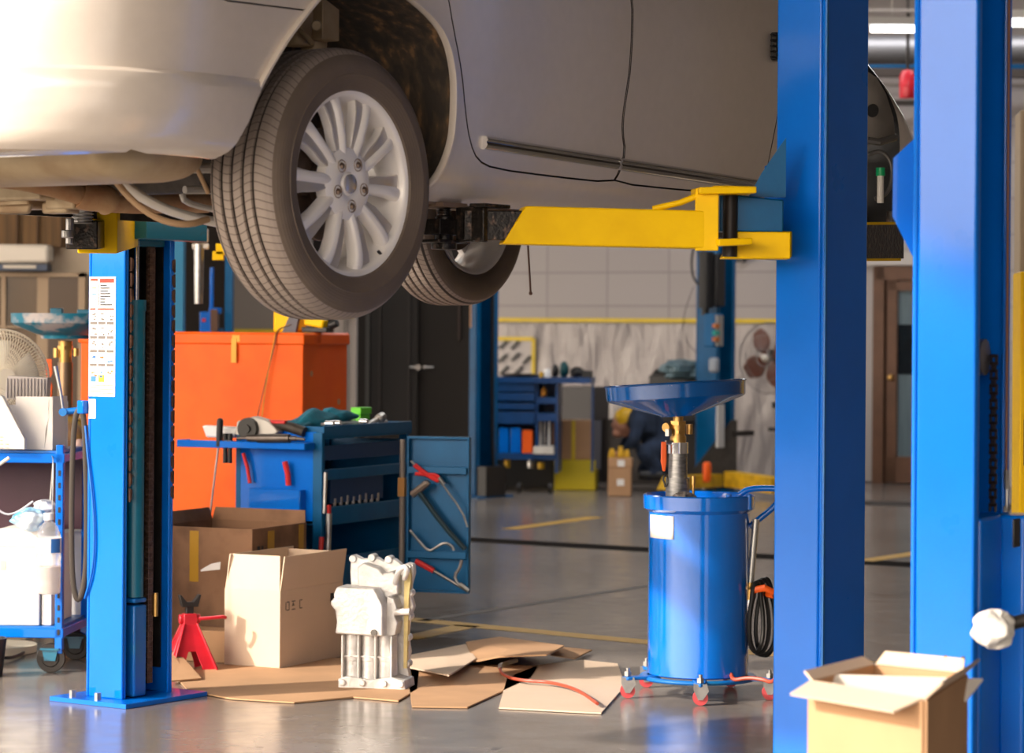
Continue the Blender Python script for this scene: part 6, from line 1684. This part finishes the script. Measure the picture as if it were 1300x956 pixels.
# ---------------- far pedestal fan
YF = 22.4
fcx = at(977, 450, YF)
o = thing('pedestal_fan', 'pedestal fan with brown blades standing by the back wall', 'fan', (fcx.x, fcx.y, 0), R(-38))
rF = 45*YF/FPX
mb = MB(); hz = fcx.z
def ringpts(r, y, n=48): return [(r*math.cos(2*PI*i/n), y, hz+r*math.sin(2*PI*i/n)) for i in range(n)]
mb.tube(ringpts(rF, 0), .006, 6, closed=True); mb.tube(ringpts(rF*.65, -.06), .0025, 5, closed=True); mb.tube(ringpts(rF*.22, -.085), .004, 5, closed=True)
for i in range(60):
    a = 2*PI*i/60; c, s1_ = math.cos(a), math.sin(a)
    mb.tube([(rF*.2*c, -.085, hz+rF*.2*s1_), (rF*.65*c, -.06, hz+rF*.65*s1_), (rF*c, 0, hz+rF*s1_)], .0014, 4)
    mb.tube([(rF*c, 0, hz+rF*s1_), (rF*.7*c, .07, hz+rF*.7*s1_), (rF*.2*c, .09, hz+rF*.2*s1_)], .0014, 4)
mb.build('guard', mat('grey_wire', (.3, .28, .27), .4, metal=.5), o)
mb = MB()
for k in range(4):
    a0 = 2*PI*k/4+.5
    def bl(t, q, a0=a0):
        r = .03+(rF*.88-.03)*t; wd = (.35+.75*math.sin(PI*min(1, t*.9+.12)))*1.15
        return (r*math.cos(a0+(q-.5)*wd), .03*(q-.5), hz+r*math.sin(a0+(q-.5)*wd))
    mb.grid(bl, 10, 8)
mb.build('blades', mat('brown_blade', (.17, .05, .03), .4), o, solid=.004)
mb = MB(); mb.sphere((0, -.06, hz), (.035, .03, .035)); mb.build('hub_cap', PALE, o)
mb = MB(); mb.cyl((0, .02, hz), (0, .2, hz), .07, .06, seg=20); mb.build('motor', DARK, o)
mb = MB(); mb.cyl((0, .12, .02), (0, .12, .45), .035, seg=12); mb.cyl((0, .12, .4), (0, .12, hz-.04), .014, seg=10); mb.cyl((0, .12, .0), (0, .12, .04), .20, .17, seg=28); mb.build('stand', mat('fan_grey', (.3, .29, .28), .5), o)
mb = MB(); mb.box((0, .12, at(0, 517, YF).z), (.07, .05, .05)); mb.box((0, .12, at(0, 548, YF).z), (.14, .04, .03)); mb.build('height_knob', BLACK, o)

# ---------------- background tool bench
YB = 21.6
bb = at(632, 420, YB)
bn = thing('tool_bench', 'distant dark blue tool bench with drawers and open shelves by the back wall', 'workbench', (bb.x, bb.y, 0), R(-6))
kb = YB/FPX
def bx_(mb, px0, px1, py0, py1, y0=0.0, dp=.4):
    x0, x1 = (px0-632)*kb, (px1-632)*kb; z0, z1 = EYE-(py1-420)*kb, EYE-(py0-420)*kb
    mb.box(((x0+x1)/2, y0+dp/2, (z0+z1)/2), (x1-x0, dp, z1-z0))
DB = mat('bench_blue', (.003, .055, .20), .4, var=.2)
mb = MB(); bx_(mb, 610, 751, 479, 486, -.03, .5); bx_(mb, 706, 709, 486, 600, .0, .4); bx_(mb, 681, 684, 486, 583); bx_(mb, 629, 708, 575, 583); bx_(mb, 629, 632, 486, 600); bx_(mb, 629, 708, 486, 575, .38, .02); bx_(mb, 748, 751, 486, 600, .3, .04); mb.build('bench_frame', DB, bn)
for (y0, y1) in ((487, 497), (499, 509), (512, 520), (523, 538)):
    mb = MB(); bx_(mb, 632, 680, y0, y1, -.015, .3); mb.build('drawer', DB, bn, bevel=.004)
for sy0, sy1 in ((504, 512), (524, 534)):
    mb = MB(); bx_(mb, 684, 706, sy0, sy1, 0, .35); mb.build('shelf', DB, bn)
for x in (640, 660, 700):
    mb = MB(); xx = (x-632)*kb; mb.cyl((xx-.015, .05, .04), (xx+.015, .05, .04), .04, seg=16); mb.build('caster', BLACK, bn)
Mb = Matrix.Translation((bb.x, bb.y, 0)) @ rotz_m(R(-6))
def bench_item(name, label, cat, x0, x1, y0, y1, m, yo=0.02, dp=.12, shape='box', group=None):
    cxm = ((x0+x1)/2-632)*kb; z0 = EYE-(y1-420)*kb; h = (y1-y0)*kb; w = (x1-x0)*kb
    o = thing(name, label, cat, Mb@Vector((cxm, yo+dp/2, z0)), R(-6), group)
    mb = MB()
    if shape == 'box': mb.box((0, 0, h/2), (w, dp, h), taper=.94)
    elif shape == 'can': mb.lathe([(0, 0), (w/2, 0), (w/2, h*.9), (w*.42, h), (0, h)], 20)
    elif shape == 'lump':
        mb.sphere((0, 0, h/2), (w/2, dp/2, h/2), 14); mb.sphere((w*.25, 0, h*.45), (w/3, dp/2, h*.4), 12); mb.box((-w*.25, 0, h*.3), (w*.3, dp*.7, h*.5))
    mb.build('body', m, o, bevel=.004 if shape == 'box' else 0); return o
bench_item('blue_bin', 'left blue parts bin on the low shelf of the far bench', 'parts bin', 634, 647, 543, 575, BLUE, 0, .2)
bench_item('blue_bin', 'second blue parts bin on the low shelf of the far bench', 'parts bin', 649, 662, 543, 575, BLUE, 0, .2)
bench_item('orange_bin', 'bright orange parts bin on the low shelf of the far bench', 'parts bin', 664, 677, 546, 575, ORG_P, 0, .2)
bench_item('white_tray', 'white tray on the right of the far bench low shelf', 'tray', 678, 705, 566, 576, PALE, -.02, .2)
for i, (x0, x1, y0, y1, m, lab_) in enumerate(((685, 688, 528, 548, PALE, 'leftmost pale bottle standing on the far bench side shelf'), (690, 694, 530, 558, STEEL, 'grey spray can standing second on the far bench side shelf'), (696, 699, 532, 560, PAPER, 'slim white spray can on the far bench side shelf'), (701, 705, 536, 560, BROWN, 'short brown can last on the far bench side shelf'))):
    bench_item('spray_can', lab_, 'can', x0, x1, y0, 565, m, .02, .06, 'can')
bench_item('orange_drill', 'orange power tool in the upper side shelf of the far bench', 'power tool', 687, 694, 491, 504, mat('amber', (.6, .25, .03), .5), .0, .08, 'lump')
bench_item('white_pot', 'small white pot on top of the far bench', 'pot', 689, 698, 468, 479, PAPER, .05, .08, 'can')
bench_item('yellow_tin', 'small yellow tin beside the white pot on the far bench', 'tin', 684, 689, 472, 479, YEL_D, .05, .04, 'can')
bench_item('bench_vise', 'dark teal vise standing on top of the far bench', 'vise', 709, 720, 458, 479, mat('vise_teal', (.0, .06, .07), .5), .08, .14, 'lump')
bench_item('power_drill', 'dark power tool lying on the right of the far bench top', 'power tool', 722, 740, 465, 479, BLACK, .08, .14, 'lump')
bench_item('black_tool_roll', 'black tool case at the right end of the far bench top', 'tool case', 738, 751, 470, 479, BLACK, .08, .14)
bench_item('grinder_head', 'dark round tool left of the vise on the far bench', 'power tool', 698, 707, 462, 479, BLACK, .15, .1, 'lump')
bench_item('tool_heap', 'flat heap of dark hand tools on the left of the far bench top', 'tools', 634, 682, 474, 479, DARK, .08, .14, 'lump')
bench_item('floor_tin', 'dark tin with a yellow label under the far bench', 'tin', 640, 648, 583, 594, YEL_D, 0.02, .06, 'can'); bench_item('floor_tin', 'silver tin standing under the middle of the far bench', 'tin', 670, 678, 582, 594, STEEL, 0.02, .06, 'can'); bench_item('floor_tin', 'yellow tin under the right of the far bench', 'tin', 683, 692, 587, 595, YEL_D, 0.02, .06, 'can')
# tool board with yellow frame on wall
o = thing('tool_board', 'white tool board with black hangers in a yellow taped frame on the back wall', 'tool board', (0, 0, 0))
wq = WB_(640, 470, .06)
o.location = (wq.x, wq.y, 0); o.rotation_euler = (0, 0, rzB)
Mw = (Matrix.Translation((wq.x, wq.y, 0)) @ rotz_m(rzB)).inverted()
def wl_(px, py): return Mw@WB_(px, py, .06)
a, b = wl_(628, 476), wl_(678, 430)
mb = MB(); mb.box(((a.x+b.x)/2, .01, (a.z+b.z)/2), (b.x-a.x, .02, b.z-a.z)); mb.build('board', mat('board_white', (.5, .46, .45), .6), o)
mb = MB(); mb.box(((a.x+b.x)/2, -.005, b.z), (b.x-a.x, .01, .035)); mb.box((b.x, -.005, (a.z+b.z)/2), (.035, .01, b.z-a.z)); mb.build('tape_frame', TAPE_Y, o)
for i, (x, y) in enumerate(((640, 438), (655, 438), (640, 455), (656, 453), (670, 457), (642, 470), (660, 470))):
    q = wl_(x, y); mb = MB(); mb.box((q.x, -.02, q.z), (.10, .02, .022), Matrix.Rotation(R(-42), 3, 'Y')); mb.build('hanger', BLACK, o)
# hanging wire near the arm
mb = MB(); mb.tube([at(668, 300, 9.5), at(670, 330, 9.5), at(673, 372, 9.5)], .0035, 8); mb.sphere(at(673, 372, 9.5), .007, 8); mb.cyl(at(668, 300, 9.5), at(668, 300, 9.5)+Vector((0, 0, 1.0)), .003, seg=6)
tag(mb.build('hanging_wire', mat('brown_wire', (.14, .07, .05), .5)), 'thin brown rod hanging down behind the yellow arm', 'wire')
# boxes by the wall
def floor_box(name, label, cat, px0, px1, py0, py1, Y, dp, m, rz=R(-6), z0=None, taper=1.0):
    kf = Y/FPX; p = at((px0+px1)/2, 420, Y); zb = max(0.002, EYE-(py1-419)*kf) if z0 is None else z0; zt_ = at((px0+px1)/2, py0, Y).z
    o = thing(name, label, cat, (p.x, p.y, zb), rz); w = (px1-px0)*kf
    mb = MB(); mb.box((0, dp/2, (zt_-zb)/2), (w, dp, zt_-zb), taper=taper); mb.build('body', m, o, bevel=.006); return o, w, zt_-zb
yb_, w, h = floor_box('yellow_platform', 'low yellow box on the floor under the taped cardboard box', 'platform', 705, 757, 583, 603, 22.0, .35, mat('platform_yellow', (.62, .48, .01), .5), z0=.002)
zplat = .002+h
o, w, h = floor_box('cardboard_box', 'distant brown cardboard box with a vertical yellow tape strip', 'cardboard box', 706, 752, 533, 582, 22.02, .30, CARD, z0=zplat+.002)
mb = MB(); mb.box((.0, -.002, h/2), (.028, .004, h)); mb.build('tape_strip', TAPE_Y, o)
o, w, h = floor_box('grey_cloth', 'grey cloth hanging at the right side of the distant taped box', 'cloth', 752, 764, 533, 590, 22.0, .02, mat('grey_cloth', (.12, .12, .14), .9), z0=.17)
o, w, h = floor_box('dark_cabinet', 'low dark cabinet against the back wall behind the kneeling person', 'cabinet', 756, 905, 531, 604, 23.0, .35, mat('cabinet_dark', (.022, .016, .014), .6), rz=rzB, z0=.002)
o, w, h = floor_box('dark_filler', 'low black filler block for the dark gap under the far bench', 'box', 626, 704, 579, 604, 22.3, .3, BLACK, z0=.002)  # black block added to darken the gap under the bench
o, w, h = floor_box('bench_shadow', 'dark grey block standing in for the shadow behind the far bench', 'cabinet', 708, 756, 490, 604, 23.2, .3, mat('shadow_grey', (.07, .065, .065), .5), rz=rzB, z0=.002)  # solid dark block put in as the shadow behind the bench
b1, w, h1 = floor_box('carton', 'lower of two small brown cartons on the floor by the back wall', 'carton', 773, 802, 592.5, 606, 21.2, .16, CARD, z0=.002)
b2, w, h2 = floor_box('carton', 'upper of two small brown cartons on the floor by the back wall', 'carton', 773, 803, 580, 592, 21.2, .16, CARD, z0=.002+h1+.001)
for bx2, hh in ((b1, h1), (b2, h2)):
    mb = MB(); mb.box((.01, -.002, hh/2), (.055, .003, .05)); mb.build('label', PAPER, bx2)
for i, (px, pw, ph) in enumerate(((778, 10, 9), (789, 9, 12), (797, 8, 8))):
    q = at(px, 420, 21.28); o = thing('yellow_part', ('leftmost of three yellow parts on the small cartons', 'tallest of three yellow parts on the small cartons', 'rightmost of three yellow parts on the small cartons')[i], 'parts', (q.x, q.y, .002+h1+h2+.002)); kf = 21.2/FPX
    mb = MB(); mb.box((0, 0, ph*kf/2), (pw*kf, .05, ph*kf), taper=.7); mb.cyl((0, 0, ph*kf), (0, 0, ph*kf+.015), .02); mb.build('body', YEL_D, o, bevel=.008)
# bag on the cabinet
cloth_ball('teal grey plastic bag heaped on a ledge behind the oil funnel', 'plastic bag', 'plastic_bag', at(866, 466, 22.6), (.18, .12, .085), mat('teal_bag', (.12, .2, .24), .35, var=.3), 44)
o, w, h = floor_box('black_machine', 'black machine half hidden behind the oil funnel by the back wall', 'machine', 820, 896, 474, 531, 22.7, .3, mat('machine_black', (.015, .015, .017), .45), rz=rzB, z0=at(850, 531, 23).z)
mb = MB(); mb.box((-.12, .1, h+.03), (.25, .2, .06), taper=.6); mb.build('cover', BLACK, o, bevel=.02)
# ---------------- kneeling person
YPn = 21.95
kp = YPn/FPX
pp = at(818, 420, YPn)
per = thing('person', 'person kneeling by the back wall in dark navy clothes and a yellow cap', 'person', (pp.x, pp.y, 0))
def PP(px, z_py, y=0.0): return Vector(((px-818)*kp, y, EYE-(z_py-419)*kp))
def skin_obj(name, verts, edges, radii, m, parent, sub=2):
    me = bpy.data.meshes.new(name); me.from_pydata([tuple(v) for v in verts], edges, []); me.materials.append(m)
    o = bpy.data.objects.new(name, me); COL.objects.link(o); o.parent = parent
    md = o.modifiers.new('skin', 'SKIN'); md.use_smooth_shade = True
    if not me.skin_vertices: 
        me.attributes.new
    lay = me.skin_vertices[0].data if me.skin_vertices else None
    if lay:
        for i, r in enumerate(radii): lay[i].radius = (r, r) if not isinstance(r, tuple) else r
        lay[0].use_root = True
    s2 = o.modifiers.new('s', 'SUBSURF'); s2.levels = sub; s2.render_levels = sub
    return o
# pelvis root, spine, neck, head; legs folded; arms reaching left-down
V = [PP(838, 560), PP(830, 545), PP(818, 532), PP(808, 530), PP(802, 532),            # 0 pelvis 1 waist 2 chest 3 shoulders 4 neck
     PP(836, 566, -.11), PP(818, 572, -.20), PP(836, 592, -.20), PP(824, 601, -.22),      # 5 hip 6 knee 7 ankle 8 toe
     PP(840, 566, .11), PP(822, 596, .16), PP(846, 600, .14), PP(852, 598, .13),          # 9.. back leg kneeling
     PP(810, 534, -.17), PP(804, 556, -.24), PP(793, 568, -.16),                          # 13 shoulder 14 elbow 15 wrist
     PP(810, 534, .17), PP(800, 556, .22), PP(790, 570, .12)]
E = [(0, 1), (1, 2), (2, 3), (3, 4), (0, 5), (5, 6), (6, 7), (7, 8), (0, 9), (9, 10), (10, 11), (11, 12), (3, 13), (13, 14), (14, 15), (3, 16), (16, 17), (17, 18)]
Rr = [.13, .125, .14, .10, .05, .09, .075, .05, .04, .09, .07, .05, .04, .065, .05, .033, .065, .05, .033]
try:
    def mk_skin(name, V, E, Rr, m):
        me = bpy.data.meshes.new(name); me.from_pydata([tuple(v) for v in V], E, []); me.materials.append(m)
        o = bpy.data.objects.new(name, me); COL.objects.link(o); o.parent = per
        md = o.modifiers.new('skin', 'SKIN'); md.use_smooth_shade = True
        bpy.context.view_layer.update()
        if len(me.skin_vertices) == 0:
            me.attributes.new('skin', 'FLOAT', 'POINT') if False else None
        return o, me
    # grow the body as one metaball-like union through bmesh skinning by tapered tubes + remesh
    mb = MB()
    for a_, b_ in E:
        mb.cyl(V[a_], V[b_], Rr[a_], Rr[b_], seg=14)
    for v_, r_ in zip(V, Rr): mb.sphere(v_, r_, 12)
    mb.box(V[2], (.20, .34, .2)); 
    bo_ = mb.build('body', NAVY, per); md = bo_.modifiers.new('r', 'REMESH'); md.mode = 'VOXEL'; md.voxel_size = .018; md.use_smooth_shade = True
    sm = bo_.modifiers.new('sm', 'SMOOTH'); sm.iterations = 8; sm.factor = .6
    hd = PP(793, 537)
    mb = MB(); mb.sphere(hd, (.085, .075, .105), 20, Matrix.Rotation(R(-25), 3, 'Y')); mb.sphere(hd+Vector((-.085, 0, -.01)), (.018, .014, .02), 8); mb.sphere(hd+Vector((-.05, 0, -.07)), (.045, .05, .035), 12); mb.cyl(hd, V[4], .05, .055, seg=12)
    mb.sphere(hd+Vector((.0, -.078, -.01)), (.02, .01, .028), 8); mb.box(hd+Vector((-.082, 0, -.045)), (.012, .04, .008)); mb.sphere(hd+Vector((-.075, -.03, .012)), .011, 8); mb.sphere(hd+Vector((-.075, .03, .012)), .011, 8)
    ho = mb.build('head', SKIN, per); md = ho.modifiers.new('r', 'REMESH'); md.mode = 'VOXEL'; md.voxel_size = .009; md.use_smooth_shade = True
    mb = MB(); cpz = hd+Vector((.02, 0, .055)); Mc = Matrix.Translation(cpz) @ Matrix.Rotation(R(-20), 4, 'Y')
    mb.lathe([(.098, -.03), (.100, .0), (.092, .04), (.065, .072), (.03, .085), (0, .088)], 28, Mc); cp_ = mb.build('cap', YEL_D, per); mb = MB(); mb.prism([(-.05, -.07), (-.10, -.06), (-.155, -.03), (-.165, 0), (-.155, .03), (-.10, .06), (-.05, .07)], (0, 0, 0), Mc.to_3x3()@Vector((1, 0, 0)), Vector((0, 1, 0)), Mc.to_3x3()@Vector((0, 0, 1)), .008)
    mb.build('visor', YEL_D, cp_)
    for w_i, sgn in ((15, -1), (18, 1)):
        w0 = V[w_i]; mb = MB()
        dirv = Vector((-.7, 0, -.6)).normalized(); sd = Vector((0, 1, 0))
        mb.sphere(w0+dirv*.05, (.042, .038, .022), 12)
        for f_i in range(4):
            s0_ = w0+dirv*.08+sd*(-.027+.018*f_i); mb.tube([s0_, s0_+dirv*.035, s0_+dirv*.055+Vector((.012, 0, -.018)), s0_+dirv*.058+Vector((.03, 0, -.026))], .0085, 6)
        mb.tube([w0+dirv*.03+sd*sgn*-.03, w0+dirv*.055+sd*sgn*-.055, w0+dirv*.08+sd*sgn*-.05], .010, 6)
        mb.build('hand', SKIN, per)
    for f0, f1 in ((7, 8), (11, 12)):
        mb = MB(); a, b = V[f0], V[f1]; mb.box((a+b)/2+Vector((-.02, 0, -.02)), (.22, .085, .075)); mb.build('shoe', BLACK, per, bevel=.03, bseg=3)
except Exception as e:
    print('person', e)
# ---------------- roof furniture seen at the top right
def lamp(label, px0, px1, py, Y):
    a, b = at(px0, py, Y), at(px1, py, Y)
    o = thing('ceiling_light', label, 'ceiling light', ((a+b)/2)[:], 0)
    w = (b-a).length
    mb = MB(); mb.box((0, 0, .05), (w+.1, .16, .05)); mb.build('housing', mat('lamp_white', (.6, .6, .6), .5), o)
    mb = MB(); mb.cyl((-w/2, 0, 0), (w/2, 0, 0), .022, seg=12); mb.build('tube', mat('lamp_glow', (1, 1, 1), .5, emis=((1, .97, .92), 4)), o)
    mb = MB(); mb.cyl((-w*.3, 0, .07), (-w*.3, 0, 4.5-a.z), .004, seg=6); mb.cyl((w*.3, 0, .07), (w*.3, 0, 4.5-a.z), .004, seg=6); mb.build('hanger', STEEL, o)
    return o
lamp('fluorescent ceiling light, the longer lower one seen between the two right posts', 1100, 1235, 30, 19)
lamp('fluorescent ceiling light at the far right edge of the photo', 1275, 1440, 20, 17)
lamp('high fluorescent light strip between the two right posts', 1080, 1210, 12, 24)
lamp('fluorescent ceiling light hidden over the tool bench', 600, 800, -120, 19)
lamp('fluorescent ceiling light hidden over the middle bay', 350, 600, -240, 14)
lamp('fluorescent ceiling light hidden over the right bay', 900, 1150, -240, 14)
mb = MB(); a, b = at(1060, 58, 21), at(1420, 52, 21); mb.cyl(a, b, .11, seg=24); o = mb.build('air_duct', mat('duct_grey', (.22, .22, .23), .4, metal=.6)); tag(o, 'round grey air duct running under the roof at right', 'duct')
cbeam('roof_beam', 1000, 1500, 78, 92, 20.5, .1, mat('beam_dark', (.05, .04, .035), .7), 'dark roof beam below the grey duct')
cbeam('blue_sign_beam', 1090, 1330, 66, 80, 22, .08, BLUE_D, 'blue beam crossing under the roof at right')
cbeam('roof_beam', 1000, 1500, 96, 104, 22.5, .06, mat('beam_grey', (.25, .22, .2), .6), 'pale thin roof beam above the red extinguisher')
cbeam('roof_beam', 1000, 1500, 118, 128, 23, .06, mat('beam_dark', (.05, .04, .035), .7), 'lowest dark roof beam seen beside the car nose')
cbeam('roof_beam', 1000, 1500, 2, 10, 20, .06, mat('beam_grey', (.25, .22, .2), .6), 'pale roof beam at the very top right')
cbeam('roof_sheet', 1120, 1260, 16, 24, 22.4, .04, mat('green_panel', (.25, .33, .22), .6), 'pale green roof panel at top right', 'roof panel')
o = thing('fire_extinguisher', 'red cylinder hanging high between the two right posts', 'extinguisher', at(1148, 118, 20)); mb = MB(); mb.lathe([(0, 0), (.055, 0), (.06, .02), (.06, .16), (.04, .2), (0, .21)], 24); mb.build('cylinder_body', RED, o); mb = MB(); mb.cyl((0, 0, .2), (0, 0, 1.2), .012, seg=8); mb.build('hanger', DARK, o)
# right edge background
o, w, h = floor_box('cream_cabinet', 'pale column-like cabinet at the far right edge', 'cabinet', 1294, 1380, 130, 330, 12, .3, mat('tan_cab', (.35, .28, .2), .6), z0=.0)
o, w, h = floor_box('yellow_barrel', 'yellow machine at the far right edge with a red stripe', 'machine', 1296, 1400, 335, 560, 11.0, .4, YELLOW, z0=.0)
mb = MB(); mb.box((-w*.3, -.004, h*.85), (w*.3, .006, h*.12)); mb.build('stripe', RED_H, o); mb = MB(); mb.box((0, -.004, h*.55), (w*.9, .006, h*.12)); mb.build('dark_band', BLACK, o)
# ---------------- floor markings
def floor_line(name, p0, p1, w_m, m, z=.0012):
    a, b = floor_at(*p0), floor_at(*p1); t = (b-a).normalized(); n_ = Vector((-t.y, t.x, 0))
    mb = MB(); a2, b2 = a-t*.0, b
    vs = [mb.bm.verts.new(a2+n_*w_m/2+Z*z), mb.bm.verts.new(a2-n_*w_m/2+Z*z), mb.bm.verts.new(b2-n_*w_m/2+Z*z), mb.bm.verts.new(b2+n_*w_m/2+Z*z)]
    mb._f(vs); o = mb.build(name, m); return struct(o)
floor_line('trim_15', (560, 684), (1300, 716), .30, mat('drain_black', (.010, .008, .007), .9, spec=.05))
floor_line('trim_16', (540, 790), (900, 729), .06, mat('seam_dark', (.10, .09, .08), .7))
PY = mat('worn_yellow_line', (.5, .30, .05), .6, col2=(.34, .29, .22), vscale=14, thr=(.58, .8))
floor_line('trim_17', (520, 788), (1110, 836), .13, PY)
floor_line('trim_18', (520, 813), (600, 795), .12, PY)
floor_line('trim_19', (650, 672), (760, 655), .12, PY, .0014)
floor_line('trim_20', (1100, 706), (1200, 690), .12, PY, .0014)
floor_line('trim_21', (1040, 632), (1300, 634), .55, mat('mat_black', (.03, .027, .025), .7), .002)

# unseen walls added behind the viewpoint so the posts reflect a dark band
REFLECT_DARK = mat('reflect_dark', (.10, .085, .07), .8, var=.3, vscale=1)
wall('wall_reflect_left', (-24, 14, 0), (-22, -6, 0), 0, 2.1, REFLECT_DARK); wall('wall_reflect_front', (-22, -6, 0), (2, -18, 0), 0, 2.1, REFLECT_DARK)
# ================================================================== LIGHT
w = bpy.data.worlds.new('sky'); SC.world = w; w.use_nodes = True
nt = w.node_tree; bg = nt.nodes['Background']; L = nt.links.new
S = Vector((-.80, -.38, .50)).normalized()
tc = nt.nodes.new('ShaderNodeTexCoord'); sx_ = nt.nodes.new('ShaderNodeSeparateXYZ'); L(tc.outputs['Generated'], sx_.inputs[0])
rp = nt.nodes.new('ShaderNodeValToRGB'); rp.color_ramp.elements[0].position = 0.0; rp.color_ramp.elements[0].color = (.12, .11, .10, 1)
rp.color_ramp.elements[1].position = 1.0; rp.color_ramp.elements[1].color = (.45, .58, .85, 1)
e = rp.color_ramp.elements.new(.03); e.color = (1.15, 1.0, .84, 1); e = rp.color_ramp.elements.new(.3); e.color = (.82, .86, .95, 1)
L(sx_.outputs['Z'], rp.inputs[0])
dot = nt.nodes.new('ShaderNodeVectorMath'); dot.operation = 'DOT_PRODUCT'; dot.inputs[1].default_value = Vector((-.62, -.66, .36)).normalized(); L(tc.outputs['Generated'], dot.inputs[0])
mr = nt.nodes.new('ShaderNodeMapRange'); mr.inputs['From Min'].default_value = .35; mr.inputs['From Max'].default_value = 1; mr.inputs['To Min'].default_value = 0; mr.inputs['To Max'].default_value = 1; L(dot.outputs['Value'], mr.inputs['Value'])
pw = nt.nodes.new('ShaderNodeMath'); pw.operation = 'POWER'; pw.inputs[1].default_value = 2.5; L(mr.outputs[0], pw.inputs[0])
mx = nt.nodes.new('ShaderNodeMix'); mx.data_type = 'RGBA'; mx.blend_type = 'ADD'; mx.inputs[0].default_value = 1
gm = nt.nodes.new('ShaderNodeMix'); gm.data_type = 'RGBA'; gm.inputs[6].default_value = (0, 0, 0, 1); gm.inputs[7].default_value = (7, 5.8, 4.5, 1); L(pw.outputs[0], gm.inputs[0])
L(rp.outputs[0], mx.inputs[6]); L(gm.outputs[2], mx.inputs[7]); L(mx.outputs[2], bg.inputs['Color']); bg.inputs['Strength'].default_value = 1.15
sun = bpy.data.lights.new('sun', 'SUN'); sun.energy = 4.4; sun.angle = R(1.5); sun.color = (1, .89, .77)
so = bpy.data.objects.new('sun', sun); COL.objects.link(so); so.rotation_euler = S.to_track_quat('Z', 'Y').to_euler()
def area(name, loc, size, energy, col=(1, .96, .9), rot=(0, 0, 0)):
    l = bpy.data.lights.new(name, 'AREA'); l.shape = 'RECTANGLE'; l.size, l.size_y = size; l.energy = energy; l.color = col
    o = bpy.data.objects.new(name, l); COL.objects.link(o); o.location = loc; o.rotation_euler = rot; return o
area('bay_light', (1.5, 20, 4.3), (6, 1.5), 120, (1, .97, .97))
area('middle_light', (0, 14, 4.3), (5, 1.2), 70)

# ================================================================== CAMERA
cam = bpy.data.cameras.new('camera'); co = bpy.data.objects.new('camera', cam); COL.objects.link(co); SC.camera = co
cam.sensor_width = 36; cam.sensor_fit = 'HORIZONTAL'; cam.lens = FPX/1300*36
co.location = (0, 0, EYE)
# principal point (650,420) in a 1300x956 frame; small roll
co.matrix_world = Matrix.Translation((0, 0, EYE)) @ Matrix.Rotation(PI/2, 4, 'X') @ Matrix.Rotation(ROLL, 4, 'Z')
cam.shift_x = 0; cam.shift_y = -(478-HY)/1300
cam.dof.use_dof = True; cam.dof.focus_distance = 8.3; cam.dof.aperture_fstop = 5.0
cam.clip_start = .05
vs_ = SC.view_settings; vs_.view_transform = 'Standard'; vs_.look = 'None'; vs_.gamma = 1; vs_.exposure = 0.6; vs_.use_curve_mapping = False
SC.cycles.use_denoising = True
SC.cycles.max_bounces = 8
